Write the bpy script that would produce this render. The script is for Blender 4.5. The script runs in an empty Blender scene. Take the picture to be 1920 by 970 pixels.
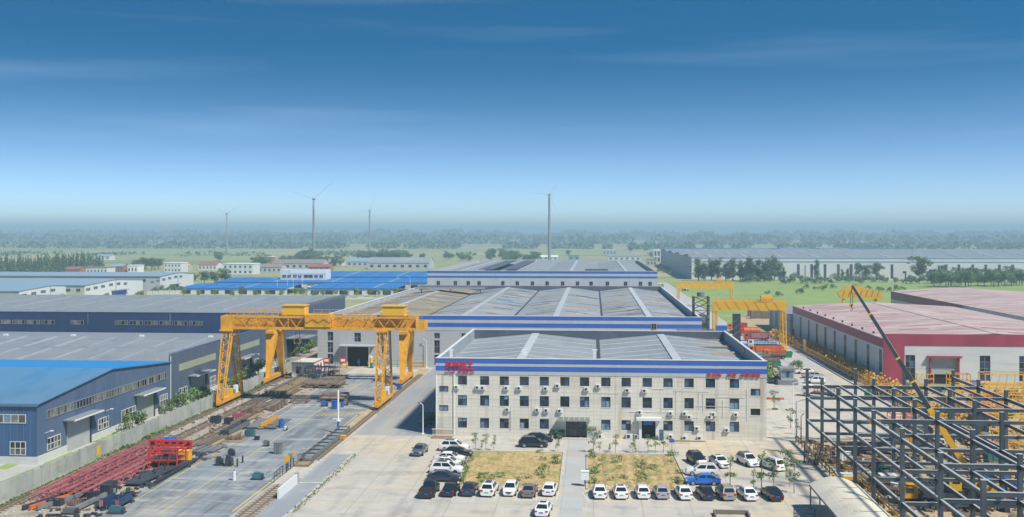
import bpy, bmesh, math, random
from mathutils import Vector, Matrix, Euler
R = random.Random(11)
SC = bpy.context.scene
COL = SC.collection
# ------------------------------------------------------------------ camera, sky, sun, exposure
F, HC, HY = 1900.0, 33.8, 438.0          # focal length in photo pixels, eye height, horizon row
PSI = math.atan(153 / 1900)
CS, SN = math.cos(PSI), math.sin(PSI)
cam = bpy.data.objects.new('camera', bpy.data.cameras.new('camera'))
COL.objects.link(cam)
cam.location = (0, 0, HC)
cam.rotation_euler = (math.pi / 2, 0, PSI)
cam.data.sensor_width = 36
cam.data.lens = 36 * F / 1920
cam.data.shift_y = -(485 - HY) / 1920
cam.data.clip_start = 0.5
cam.data.clip_end = 60000
SC.camera = cam
SUN_EL, SUN_AZ = math.radians(52), math.radians(126)     # azimuth clockwise from +Y
SC.view_settings.view_transform = 'Standard'
SC.view_settings.look = 'None'
SC.view_settings.gamma = 1
SC.view_settings.exposure = 0.92
W = bpy.data.worlds.new('World')
SC.world = W
W.use_nodes = True
nt = W.node_tree
nt.nodes.clear()
def nd(nt, typ, **kw):
    n = nt.nodes.new(typ)
    for k, v in kw.items():
        if k in n.inputs.keys() and not hasattr(n, k): n.inputs[k].default_value = v
        else: setattr(n, k, v)
    return n
tc = nd(nt, 'ShaderNodeTexCoord')
sep = nd(nt, 'ShaderNodeSeparateXYZ'); nt.links.new(tc.outputs['Generated'], sep.inputs[0])
zs = nd(nt, 'ShaderNodeMath', operation='MULTIPLY'); nt.links.new(sep.outputs['Z'], zs.inputs[0]); zs.inputs[1].default_value = 3.2
cmb = nd(nt, 'ShaderNodeCombineXYZ')
nt.links.new(sep.outputs['X'], cmb.inputs[0]); nt.links.new(sep.outputs['Y'], cmb.inputs[1]); nt.links.new(zs.outputs[0], cmb.inputs[2])
nrm = nd(nt, 'ShaderNodeVectorMath', operation='NORMALIZE'); nt.links.new(cmb.outputs[0], nrm.inputs[0])
sky = nd(nt, 'ShaderNodeTexSky', sky_type='NISHITA')
sky.sun_disc = False; sky.sun_elevation = SUN_EL; sky.sun_rotation = SUN_AZ
sky.altitude = 300; sky.air_density = 1.0; sky.dust_density = 0.6; sky.ozone_density = 3.0
nt.links.new(nrm.outputs[0], sky.inputs[0])
hs = nd(nt, 'ShaderNodeHueSaturation'); hs.inputs['Saturation'].default_value = 1.05; hs.inputs['Value'].default_value = .88
nt.links.new(sky.outputs[0], hs.inputs['Color'])
deep = nd(nt, 'ShaderNodeMapRange'); deep.interpolation_type = 'SMOOTHSTEP'; deep.inputs['From Min'].default_value = .0; deep.inputs['From Max'].default_value = .185
nt.links.new(sep.outputs['Z'], deep.inputs['Value'])
tint = nd(nt, 'ShaderNodeMixRGB', blend_type='MULTIPLY'); tint.inputs[2].default_value = (.0, .42, .56, 1)
nt.links.new(deep.outputs[0], tint.inputs[0]); nt.links.new(hs.outputs[0], tint.inputs[1])
# thin streaks of cirrus, wide and flat
mp = nd(nt, 'ShaderNodeMapping'); mp.inputs['Scale'].default_value = (2.0, 2.0, 30)
mp.inputs['Location'].default_value = (0, 0, 1.98)
mp.inputs['Rotation'].default_value = (0.03, 0.02, 0)
nt.links.new(tc.outputs['Generated'], mp.inputs[0])
nz = nd(nt, 'ShaderNodeTexNoise'); nz.inputs['Scale'].default_value = 1.3; nz.inputs['Detail'].default_value = 5; nz.inputs['Roughness'].default_value = .45
nt.links.new(mp.outputs[0], nz.inputs['Vector'])
mr = nd(nt, 'ShaderNodeMapRange'); mr.inputs['From Min'].default_value = .54; mr.inputs['From Max'].default_value = .85; mr.inputs['To Max'].default_value = .055
nt.links.new(nz.outputs[0], mr.inputs['Value'])
mx = nd(nt, 'ShaderNodeMixRGB'); mx.inputs[2].default_value = (7.0, 8.2, 9.5, 1)
nt.links.new(mr.outputs[0], mx.inputs[0]); nt.links.new(tint.outputs[0], mx.inputs[1])
bg = nd(nt, 'ShaderNodeBackground'); bg.inputs[1].default_value = 0.125
nt.links.new(mx.outputs[0], bg.inputs[0])
wo = nd(nt, 'ShaderNodeOutputWorld'); nt.links.new(bg.outputs[0], wo.inputs[0])
sl = bpy.data.lights.new('sun', 'SUN'); sl.energy = 3.3; sl.angle = math.radians(4); sl.color = (1, .925, .80)
so = bpy.data.objects.new('sun', sl); COL.objects.link(so)
TOSUN = Vector((math.sin(SUN_AZ) * math.cos(SUN_EL), math.cos(SUN_AZ) * math.cos(SUN_EL), math.sin(SUN_EL)))
so.rotation_euler = TOSUN.to_track_quat('Z', 'Y').to_euler()
so.location = (0, 0, 300)
# ------------------------------------------------------------------ ground-plane geometry of the view
def G(px, py, z=0.0):                    # point of the level z seen at this place of the photograph
    u = (px - 960) / F; d = (HC - z) * F / (py - HY); l = u * d
    return Vector((l * CS - d * SN, l * SN + d * CS, z))
def XY(px, Y):
    u = (px - 960) / F; return Y * (u * CS - SN) / (CS + u * SN)
def YX(px, X):
    u = (px - 960) / F; return X * (CS + u * SN) / (u * CS - SN)
def ZZ(py, X, Y): return HC - (py - HY) * (Y * CS - X * SN) / F
# ------------------------------------------------------------------ materials
def mat(name, col, rough=.7, metal=0, layers=(), bump=None, rnd=0, spec=None, emit=None, joints=None):
    m = bpy.data.materials.new(name); m.use_nodes = True
    t = m.node_tree; b = t.nodes['Principled BSDF']
    b.inputs['Roughness'].default_value = rough; b.inputs['Metallic'].default_value = metal
    if spec is not None: b.inputs['Specular IOR Level'].default_value = spec
    b.inputs['Base Color'].default_value = (*col, 1)
    geo = nd(t, 'ShaderNodeNewGeometry'); cur = None
    def noise(sc, det=4, r=.6):
        v = nd(t, 'ShaderNodeVectorMath', operation='MULTIPLY'); t.links.new(geo.outputs['Position'], v.inputs[0])
        v.inputs[1].default_value = sc if isinstance(sc, tuple) else (sc, sc, sc)
        n = nd(t, 'ShaderNodeTexNoise'); n.inputs['Scale'].default_value = 1; n.inputs['Detail'].default_value = det; n.inputs['Roughness'].default_value = r
        t.links.new(v.outputs[0], n.inputs['Vector']); return n.outputs[0]
    def mix(fac, c2, f0=None):
        nonlocal cur
        x = nd(t, 'ShaderNodeMixRGB')
        if cur is None: x.inputs[1].default_value = (*col, 1)
        else: t.links.new(cur, x.inputs[1])
        x.inputs[2].default_value = (*c2, 1); t.links.new(fac, x.inputs[0]); cur = x.outputs[0]
    for (c2, sc, lo, hi, st) in layers:
        n = noise(sc)
        g = nd(t, 'ShaderNodeMapRange'); g.inputs['From Min'].default_value = lo; g.inputs['From Max'].default_value = hi; g.inputs['To Max'].default_value = st
        t.links.new(n, g.inputs['Value']); mix(g.outputs[0], c2)
    if joints:                            # thin joint lines of slabs or tiles: (width, height, rotation, colour, strength, offset)
        jw, jh, jr, jc, js = joints
        q = nd(t, 'ShaderNodeMapping'); q.inputs['Rotation'].default_value = jr
        t.links.new(geo.outputs['Position'], q.inputs[0])
        k = nd(t, 'ShaderNodeTexBrick'); k.offset = 0.0
        k.inputs['Scale'].default_value = 1; k.inputs['Brick Width'].default_value = jw; k.inputs['Row Height'].default_value = jh
        k.inputs['Mortar Size'].default_value = min(jw, jh) * (.016 if jh > 1 else .06); k.inputs['Mortar Smooth'].default_value = .3
        t.links.new(q.outputs[0], k.inputs['Vector'])
        g = nd(t, 'ShaderNodeMath', operation='MULTIPLY'); t.links.new(k.outputs['Fac'], g.inputs[0]); g.inputs[1].default_value = js
        mix(g.outputs[0], jc)
    if rnd:
        oi = nd(t, 'ShaderNodeObjectInfo')
        g = nd(t, 'ShaderNodeMapRange'); g.inputs['To Min'].default_value = 1 - rnd; g.inputs['To Max'].default_value = 1 + rnd
        t.links.new(oi.outputs['Random'], g.inputs['Value'])
        h = nd(t, 'ShaderNodeHueSaturation'); t.links.new(g.outputs[0], h.inputs['Value'])
        if cur is None: h.inputs['Color'].default_value = (*col, 1)
        else: t.links.new(cur, h.inputs['Color'])
        cur = h.outputs[0]
    if cur is not None: t.links.new(cur, b.inputs['Base Color'])
    if bump:
        bs, st, di = bump
        n = noise(bs, 3); p = nd(t, 'ShaderNodeBump'); p.inputs['Strength'].default_value = st; p.inputs['Distance'].default_value = di
        t.links.new(n, p.inputs['Height']); t.links.new(p.outputs[0], b.inputs['Normal'])
    return m
LOT = mat('concrete_lot', (.43, .405, .36), .9, layers=[((.50, .41, .27), .035, .47, .62, .85), ((.28, .285, .29), (.45, .03, 1), .52, .66, .6), ((.54, .52, .48), .4, .45, .7, .5), ((.52, .44, .30), (.03, .35, 1), .54, .66, .6), ((.27, .26, .245), (.16, .16, .1), .56, .68, .7), ((.22, .21, .2), 1.1, .62, .72, .55), ((.3, .28, .25), 2.5, .6, .75, .35)], bump=(3, .2, .03), joints=(6.0, 6.0, (0, 0, 0), (.28, .26, .23), .55))
ROADM = mat('road_asphalt', (.27, .28, .295), .9, layers=[((.40, .375, .32), (.12, .02, 1), .5, .7, .7), ((.2, .21, .23), (.8, .05, 1), .5, .7, .6), ((.36, .35, .33), 1.2, .55, .75, .35)])
YARDM = mat('yard_asphalt', (.225, .25, .275), .85, layers=[((.12, .135, .155), (.35, .045, 1), .48, .62, .8), ((.34, .36, .37), (.05, .4, 1), .53, .62, .8), ((.15, .165, .18), (.06, .8, 1), .54, .64, .7), ((.40, .36, .28), (.08, .03, 1), .54, .66, .6), ((.40, .40, .37), .22, .58, .66, .7), ((.07, .08, .095), (1.5, .08, 1), .57, .68, .7), ((.30, .31, .31), 1.4, .58, .7, .5)], joints=(5, 9, (0, 0, 0), (.11, .12, .14), .6))
RAMPM = mat('ramp_asphalt', (.25, .27, .30), .9, layers=[((.33, .33, .33), (.6, .08, 1), .5, .7, .6), ((.4, .37, .3), .2, .6, .75, .6)])
SAND = mat('sandy_ground', (.42, .32, .19), .95, layers=[((.29, .22, .14), .35, .45, .7, .8), ((.52, .43, .3), .12, .5, .7, .7), ((.2, .17, .13), 1.5, .58, .72, .6)], bump=(1.5, .6, .25))
SOIL = mat('planting_soil', (.40, .30, .13), .95, layers=[((.25, .175, .085), 1.6, .48, .62, .8), ((.50, .38, .19), .5, .5, .66, .7), ((.19, .20, .07), .3, .52, .62, .75), ((.16, .11, .06), 4, .58, .68, .6)], bump=(2, .5, .15))
WASTE = mat('waste_ground', (.35, .31, .255), .95, layers=[((.2, .15, .11), .3, .45, .65, .8), ((.38, .34, .28), .12, .5, .7, .7), ((.14, .2, .08), .5, .62, .75, .6), ((.12, .09, .07), 1.8, .58, .7, .6)], bump=(2, .4, .1))
PATHM = mat('pale_path', (.40, .41, .40), .9, layers=[((.31, .31, .3), .2, .45, .7, .6), ((.42, .36, .27), .08, .52, .7, .6)], joints=(4, 4, (0, 0, 0), (.26, .25, .24), .5))
GRASSM = mat('grass', (.21, .30, .07), .95, layers=[((.28, .34, .11), (.03, .12, 1), .45, .62, .8), ((.12, .19, .05), (.12, .6, 1), .5, .66, .7), ((.36, .33, .17), (.012, .06, 1), .55, .68, .7), ((.10, .15, .04), .5, .58, .7, .6)], bump=(3, .5, .2))
FIELDM = mat('farm_fields', (.27, .29, .13), .95, layers=[((.30, .31, .14), (.004, .0022, 1), .45, .52, .9), ((.38, .33, .19), (.003, .0016, 1), .51, .55, .9), ((.15, .21, .08), (.0011, .006, 1), .55, .6, .8), ((.15, .2, .08), .03, .5, .7, .6), ((.07, .11, .03), .2, .55, .75, .5)])
LEAF = mat('leaf_green', (.10, .175, .05), .8, layers=[((.16, .23, .065), .5, .45, .62, .8), ((.06, .105, .035), 1.3, .5, .7, .7)], rnd=.25)
LEAFD = mat('leaf_dark', (.07, .125, .055), .8, layers=[((.105, .165, .065), .4, .45, .62, .8), ((.045, .08, .035), 1.2, .5, .7, .7)], rnd=.2)
LEAFL = mat('leaf_light', (.15, .23, .06), .8, layers=[((.2, .28, .08), .8, .45, .62, .8), ((.05, .09, .03), 2, .5, .7, .7)], rnd=.25)
LEAFO = mat('leaf_orange', (.58, .31, .05), .8, layers=[((.26, .26, .07), .5, .52, .60, .9), ((.7, .46, .12), 1.6, .5, .66, .8), ((.10, .08, .03), 2.5, .55, .7, .5)])
BARK = mat('bark', (.12, .09, .065), .95, layers=[((.07, .055, .04), 4, .4, .7, .8)])
PALEBARK = mat('pale_bark', (.26, .22, .17), .95, layers=[((.14, .11, .08), 3, .4, .7, .8)])
CREAM = mat('facade_tile', (.63, .60, .535), .75, layers=[((.50, .47, .39), (.05, .05, .7), .50, .66, .6), ((.67, .65, .61), (.25, .25, 1.4), .5, .66, .6), ((.38, .31, .20), (.8, .8, .05), .57, .70, .75), ((.44, .42, .36), (.12, 1, 2.2), .56, .68, .5)], joints=(1.2, .62, (math.pi / 2, 0, 0), (.40, .375, .32), .6))
SIDEW = mat('plain_render', (.50, .50, .49), .85, layers=[((.40, .40, .39), .1, .45, .7, .7), ((.58, .57, .55), (.3, .3, .05), .5, .7, .5)])
GREYP = mat('grey_sheet', (.42, .44, .475), .55, layers=[((.35, .37, .41), (.25, .25, .06), .45, .7, .6), ((.48, .49, .52), (1.4, 1.4, .1), .5, .65, .4)])
GREYW = mat('light_grey_wall', (.40, .41, .42), .65, layers=[((.33, .34, .36), (.4, .4, .05), .45, .7, .6), ((.46, .46, .46), .1, .5, .7, .5)], joints=(2.4, 1.0, (math.pi / 2, 0, 0), (.3, .31, .33), .5))
BLUEST = mat('blue_stripe', (.028, .105, .42), .5, layers=[((.045, .14, .47), (.12, .12, .6), .45, .7, .6)])
PARIN = mat('parapet_inner', (.26, .29, .335), .7, layers=[((.19, .215, .25), .4, .45, .7, .7)])
PARDK = mat('parapet_dark', (.07, .085, .125), .7, layers=[((.12, .135, .17), (.3, .3, .3), .5, .7, .6)])
COPING = mat('white_coping', (.66, .67, .68), .5)
ROOFG = mat('roof_grey_sheet', (.245, .27, .295), .6, layers=[((.19, .21, .24), (.9, .05, 1), .45, .68, .6), ((.30, .325, .345), .06, .48, .66, .7), ((.16, .17, .18), (.07, .7, 1), .56, .68, .5), ((.27, .25, .22), .15, .6, .72, .5)])
ROOFW = mat('roof_weathered', (.275, .29, .305), .65, layers=[((.20, .205, .21), (.05, .8, 1), .47, .62, .8), ((.36, .375, .39), (.045, .35, 1), .52, .62, .8), ((.27, .20, .12), (.03, .25, 1), .57, .66, .7), ((.13, .14, .15), (.16, 1.2, 1), .58, .68, .6), ((.22, .27, .33), (.05, .15, 1), .57, .64, .6)])
ROOFR = mat('roof_rusted', (.25, .21, .165), .75, layers=[((.36, .27, .12), (.05, .35, 1), .5, .62, .8), ((.17, .14, .11), (.15, .8, 1), .5, .64, .8), ((.33, .33, .32), (.06, .5, 1), .56, .66, .7)])
ROOFL = mat('roof_pale_sheet', (.225, .25, .28), .6, layers=[((.18, .205, .235), (.06, .4, 1), .46, .66, .7), ((.27, .295, .32), .08, .5, .7, .5), ((.14, .16, .18), (.5, .08, 1), .56, .68, .5), ((.25, .23, .2), (.06, .6, 1), .58, .68, .5)])
SKYL = mat('roof_light', (.46, .49, .51), .5, layers=[((.35, .38, .40), .25, .45, .66, .7)], rnd=.1)
SKYDIM = mat('dull_roof_light', (.315, .34, .365), .6, layers=[((.24, .265, .29), .3, .45, .66, .8)], rnd=.12)
SKYB = mat('roof_light_blue', (.30, .36, .42), .5, layers=[((.40, .44, .48), .3, .45, .66, .6)], rnd=.15)
SHEETT = mat('roof_patch_tan', (.42, .31, .2), .8, layers=[((.3, .22, .15), .4, .45, .66, .6)], rnd=.25)
SHEETB = mat('roof_patch_blue', (.14, .24, .36), .7, layers=[((.2, .3, .42), .4, .45, .66, .6)], rnd=.25)
SHEETD = mat('roof_patch_dark', (.13, .14, .15), .8, rnd=.25)
BROOF = mat('bright_blue_roof', (.012, .16, .45), .6, layers=[((.02, .20, .52), (.02, .3, 1), .45, .65, .7), ((.012, .12, .40), (.012, .25, 1), .52, .66, .7), ((.12, .26, .5), (.25, .03, 1), .6, .72, .4)])
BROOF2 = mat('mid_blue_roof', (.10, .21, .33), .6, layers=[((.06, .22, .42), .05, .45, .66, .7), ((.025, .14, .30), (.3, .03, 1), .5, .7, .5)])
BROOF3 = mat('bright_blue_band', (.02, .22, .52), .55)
SOFTBLUE = mat('faded_blue_roof', (.21, .31, .40), .6, layers=[((.2, .33, .45), .03, .45, .66, .7)])
NAVY = mat('navy_sheet', (.022, .045, .12), .55, layers=[((.03, .06, .15), (.3, .3, .04), .45, .66, .7)])
SHEDB = mat('shed_blue_sheet', (.085, .125, .20), .5, layers=[((.05, .09, .175), (.5, .5, .04), .45, .66, .7), ((.085, .145, .255), .1, .5, .7, .5)])
SHEDF = mat('shed_front_sheet', (.045, .10, .205), .5, layers=[((.024, .07, .17), (.5, .5, .04), .45, .66, .7)])
SHEDG = mat('shed_grey_blue', (.085, .115, .175), .5, layers=[((.07, .095, .15), (.5, .5, .04), .45, .66, .7)])
RIBM = mat('sheet_rib', (.085, .145, .26), .5)
PLINTH = mat('white_plinth', (.52, .53, .53), .85, layers=[((.38, .38, .37), (.3, .3, 1), .5, .7, .6)])
ROLLER = mat('roller_door', (.36, .39, .385), .7, layers=[((.28, .30, .30), (.3, .3, 1), .45, .7, .6)], joints=(30, .35, (math.pi / 2, 0, 0), (.28, .3, .3), .6))
TRANSL = mat('translucent_band', (.30, .35, .25), .6, layers=[((.22, .27, .2), (1, 1.2, .1), .45, .66, .7)])
WHITEP = mat('white_paint', (.75, .75, .74), .5)
WHITEW = mat('white_wall', (.60, .62, .63), .8, layers=[((.5, .52, .53), (.05, .05, .2), .45, .7, .6)])
WHITER = mat('white_weathered', (.50, .52, .53), .8, layers=[((.58, .6, .6), (.1, .1, .5), .45, .66, .7), ((.38, .4, .42), (.06, .06, 1.1), .55, .68, .5)])
BEIGEW = mat('beige_wall', (.42, .43, .36), .85, layers=[((.36, .37, .31), .1, .45, .7, .6)])
GRSIDE = mat('grey_side_wall', (.42, .44, .47), .8, layers=[((.35, .37, .4), (.2, .2, .06), .45, .7, .6)])
MAROON = mat('maroon_sheet', (.30, .042, .08), .5, layers=[((.22, .028, .055), (.2, .2, .05), .45, .66, .7)])
PINKR = mat('faded_red_roof', (.43, .33, .32), .7, layers=[((.33, .19, .195), (.022, .5, 1), .48, .62, .8), ((.54, .46, .43), (.02, .22, 1), .5, .62, .85), ((.33, .15, .16), (.03, 1.2, 1), .58, .66, .7), ((.52, .43, .41), .08, .55, .7, .5)])
GLASS = mat('window_glass', (.02, .045, .10), .12, spec=.7, layers=[((.05, .09, .17), .6, .5, .6, .8)], rnd=.5)
GLASSD = mat('dark_glass', (.012, .016, .024), .15, spec=.6, rnd=.4)
GLASSL = mat('curtained_glass', (.17, .26, .36), .3, layers=[((.08, .15, .25), 1.2, .45, .6, .9)], rnd=.3)
GLASSG = mat('shed_glass', (.10, .11, .10), .3, layers=[((.20, .19, .16), 1.0, .48, .58, .9)], rnd=.5)
FRAMEW = mat('white_frame', (.55, .57, .58), .6)
FRAMED = mat('dark_frame', (.03, .035, .045), .5)
FRAMEG = mat('grey_frame', (.22, .24, .26), .6)
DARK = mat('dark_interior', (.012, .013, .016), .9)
YEL = mat('crane_yellow', (.68, .33, .018), .5, layers=[((.54, .25, .016), .5, .45, .64, .8), ((.34, .15, .025), (2.2, 2.2, .5), .57, .68, .7), ((.72, .42, .08), .9, .55, .68, .6)], rnd=.08)
YELB = mat('bright_yellow', (.72, .40, .02), .45, layers=[((.6, .3, .02), 1, .5, .7, .5)], rnd=.08)
RUSTR = mat('primer_red', (.35, .11, .12), .75, layers=[((.28, .065, .08), .8, .45, .66, .7), ((.46, .19, .19), .3, .5, .7, .6)], rnd=.18)
REDM = mat('red_paint', (.50, .035, .03), .5, rnd=.1)
ORM = mat('orange_red_paint', (.60, .13, .03), .5, layers=[((.45, .06, .02), .7, .5, .7, .6)], rnd=.12)
RUST = mat('rusty_steel', (.19, .135, .10), .85, layers=[((.12, .085, .065), 1.2, .45, .66, .8), ((.27, .2, .15), 3, .52, .7, .6)], rnd=.25)
STEEL = mat('slate_painted_steel', (.043, .057, .075), .5, layers=[((.085, .11, .135), .4, .45, .66, .6), ((.05, .065, .085), 1.5, .5, .7, .5)], rnd=.12)
STEELT = mat('pale_flange_edge', (.38, .41, .43), .5)
DKST = mat('dark_steel', (.035, .042, .052), .55, layers=[((.06, .07, .08), 1, .5, .7, .6)], rnd=.3)
GRST = mat('grey_steel', (.17, .185, .2), .6, layers=[((.1, .11, .12), .8, .45, .66, .6), ((.25, .25, .24), 2, .55, .7, .5)], rnd=.25)
BLUEP = mat('blue_paint', (.02, .12, .42), .5, rnd=.1)
GREENP = mat('green_paint', (.02, .2, .1), .6, rnd=.1)
TEALP = mat('teal_paint', (.045, .14, .16), .6, rnd=.15)
CONC = mat('wall_concrete', (.34, .36, .335), .9, layers=[((.26, .28, .255), (.4, .4, .3), .45, .66, .8), ((.42, .42, .38), .15, .5, .7, .6), ((.18, .22, .14), (.3, .3, 1), .58, .7, .5)], rnd=.10)
KERB = mat('kerb_concrete', (.46, .45, .42), .9, layers=[((.36, .34, .3), .5, .45, .7, .7)])
TIMBER = mat('weathered_timber', (.33, .25, .15), .9, layers=[((.22, .16, .1), .8, .45, .66, .8)], rnd=.25)
SLEEPM = mat('sleeper', (.17, .14, .11), .95, rnd=.2)
TYRE = mat('tyre', (.018, .018, .02), .85)
RIMM = mat('wheel_rim', (.42, .43, .45), .35, metal=.6)
CARGL = mat('car_glass', (.012, .02, .026), .08, spec=.8)
HEADL = mat('headlamp', (.55, .58, .6), .15)
TAILL = mat('tail_lamp', (.38, .015, .02), .25)
PLATE = mat('blue_plate', (.02, .12, .5), .5)
PLATEG = mat('green_plate', (.08, .42, .38), .5)
REDL = mat('sign_red', (.55, .015, .03), .5)
LINEY = mat('yellow_line', (.56, .45, .10), .8, layers=[((.33, .32, .28), .8, .5, .66, .8)])
LINEW = mat('white_line', (.56, .56, .53), .8, layers=[((.4, .39, .37), .9, .5, .66, .8)])
ROPE = mat('steel_rope', (.06, .06, .06), .7)
SKIN = mat('skin', (.45, .27, .19), .6)
TARP = mat('blue_tarpaulin', (.02, .06, .36), .6, bump=(2, .5, .1))
CARPORT = mat('carport_sheet', (.62, .58, .48), .7, layers=[((.47, .44, .37), .25, .48, .66, .7), ((.40, .36, .29), (.3, 1.2, 1), .6, .72, .6)])
# ------------------------------------------------------------------ builders
WM, CH = {}, {}
def link(o, p, mw):
    COL.objects.link(o)
    if p is not None:
        o.parent = p; o.matrix_parent_inverse = WM[p.name].inverted(); CH.setdefault(p.name, []).append(o)
    o.matrix_basis = mw; WM[o.name] = mw.copy(); return o
def tag(o, label, cat, group=None, kind=None):
    if label: o['label'] = label
    if cat: o['category'] = cat
    if group: o['group'] = group
    if kind: o['kind'] = kind
    return o
def thing(name, label, cat, loc=(0, 0, 0), rz=0, group=None):
    o = bpy.data.objects.new(name, None); o.empty_display_size = .3
    link(o, None, Matrix.Translation(Vector(loc)) @ Matrix.Rotation(rz, 4, 'Z'))
    return tag(o, label, cat, group)
def dup(root, mw, label, group=None):
    r = root.copy(); COL.objects.link(r); r.matrix_basis = mw; WM[r.name] = mw.copy()
    if label: r['label'] = label
    if group: r['group'] = group
    def kids(a, b):
        for c in CH.get(a.name, ()):
            k = c.copy(); COL.objects.link(k); k.parent = b; CH.setdefault(b.name, []).append(k); kids(c, k)
    kids(root, r); return r
def place(x, y, z=0, rz=0, s=1):
    return Matrix.Translation((x, y, z)) @ Matrix.Rotation(rz, 4, 'Z') @ Matrix.Diagonal((s, s, s, 1))
MESH = {}
def data(name, verts, faces, mats, mi=None, smooth=False):
    me = bpy.data.meshes.new(name); me.from_pydata([tuple(v) for v in verts], [], faces)
    for m in (mats if isinstance(mats, (list, tuple)) else [mats]): me.materials.append(m)
    if mi: me.polygons.foreach_set('material_index', mi)
    if smooth: me.polygons.foreach_set('use_smooth', [True] * len(me.polygons))
    me.update(); return me
CV = [(-.5, -.5, -.5), (.5, -.5, -.5), (.5, .5, -.5), (-.5, .5, -.5), (-.5, -.5, .5), (.5, -.5, .5), (.5, .5, .5), (-.5, .5, .5)]
CF = [(3, 2, 1, 0), (4, 5, 6, 7), (0, 1, 5, 4), (1, 2, 6, 5), (2, 3, 7, 6), (3, 0, 4, 7)]
def cube(m):
    k = ('c', m.name)
    if k not in MESH: MESH[k] = data('block_' + m.name, CV, CF, m)
    return MESH[k]
def cyl(m, n=10):
    k = ('y', m.name, n)
    if k not in MESH:
        v = [(.5 * math.cos(2 * math.pi * i / n), .5 * math.sin(2 * math.pi * i / n), z) for z in (-.5, .5) for i in range(n)]
        f = [(i, (i + 1) % n, n + (i + 1) % n, n + i) for i in range(n)] + [tuple(reversed(range(n))), tuple(range(n, 2 * n))]
        MESH[k] = data('round_' + m.name, v, f, m)
    return MESH[k]
def inst(name, p, me, mw): return link(bpy.data.objects.new(name, me), p, mw)
def box(name, p, m, x0, x1, y0, y1, z0, z1, rz=0):
    return inst(name, p, cube(m), Matrix.Translation(((x0 + x1) / 2, (y0 + y1) / 2, (z0 + z1) / 2)) @ Matrix.Rotation(rz, 4, 'Z') @ Matrix.Diagonal((max(abs(x1 - x0), .002), max(abs(y1 - y0), .002), max(abs(z1 - z0), .002), 1)))
def axis(a, b, w, h):
    a, b = Vector(a), Vector(b); d = b - a; L = d.length; z = d / L
    up = Vector((0, 0, 1)) if abs(z.z) < .95 else Vector((0, 1, 0))
    x = up.cross(z).normalized(); y = z.cross(x)
    m = Matrix((x, y, z)).transposed().to_4x4()
    return Matrix.Translation((a + b) / 2) @ m @ Matrix.Diagonal((w, h, L, 1))
def bar(name, p, m, a, b, w, h=None): return inst(name, p, cube(m), axis(a, b, w, h or w))
def rod(name, p, m, a, b, w, n=8): return inst(name, p, cyl(m, n), axis(a, b, w, w))
def mesh(name, p, m, v, f, mi=None, smooth=False): return link(bpy.data.objects.new(name, data(name, v, f, m, mi, smooth)), p, Matrix())
def prism(name, p, m, poly, ax, a0, a1):
    n = len(poly)
    def q(u, w, a): return {'x': (a, u, w), 'y': (u, a, w), 'z': (u, w, a)}[ax]
    v = [q(u, w, a0) for u, w in poly] + [q(u, w, a1) for u, w in poly]
    f = [(i, (i + 1) % n, n + (i + 1) % n, n + i) for i in range(n)] + [tuple(reversed(range(n))), tuple(range(n, 2 * n))]
    o = mesh(name, p, m, v, f); bm = bmesh.new(); bm.from_mesh(o.data); bmesh.ops.recalc_face_normals(bm, faces=bm.faces); bm.to_mesh(o.data); bm.free(); return o
class MB:
    def __init__(s): s.v, s.f, s.i = [], [], []
    def add(s, v, f, mi=0):
        o = len(s.v); s.v += [tuple(a) for a in v]; s.f += [tuple(o + k for k in q) for q in f]; s.i += [mi] * len(f)
    def box(s, x0, x1, y0, y1, z0, z1, mi=0):
        s.add([((x0 + x1) / 2 + a * (x1 - x0), (y0 + y1) / 2 + b * (y1 - y0), (z0 + z1) / 2 + c * (z1 - z0)) for a, b, c in CV], CF, mi)
    def bar(s, a, b, w, h=None, mi=0):
        m = axis(a, b, w, h or w); s.add([m @ Vector(c) for c in CV], CF, mi)
    def cyl(s, a, b, r, n=8, mi=0, r2=None):
        m = axis(a, b, 1, 1); r2 = r if r2 is None else r2
        v = [m @ Vector((q * math.cos(2 * math.pi * i / n), q * math.sin(2 * math.pi * i / n), z)) for z, q in ((-.5, r), (.5, r2)) for i in range(n)]
        s.add(v, [(i, (i + 1) % n, n + (i + 1) % n, n + i) for i in range(n)] + [tuple(reversed(range(n))), tuple(range(n, 2 * n))], mi)
    def build(s, name, p, m, smooth=False, mw=None):
        return link(bpy.data.objects.new(name, data(name, s.v, s.f, m, s.i, smooth)), p, mw or Matrix())
def sheet(name, m, pts, z, th=None):
    n = len(pts); return tag(mesh(name, None, m, [(x, y, z) for x, y in pts], [tuple(range(n))]), None, None, kind='structure')
def rect(name, m, x0, x1, y0, y1, z): return sheet(name, m, [(x0, y0), (x1, y0), (x1, y1), (x0, y1)], z)
SIDE = {'-y': 0, '+x': math.pi / 2, '-x': -math.pi / 2, '+y': math.pi}
def on_wall(side, x, y, z): return Matrix.Translation((x, y, z)) @ Matrix.Rotation(SIDE[side], 4, 'Z')
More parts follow.
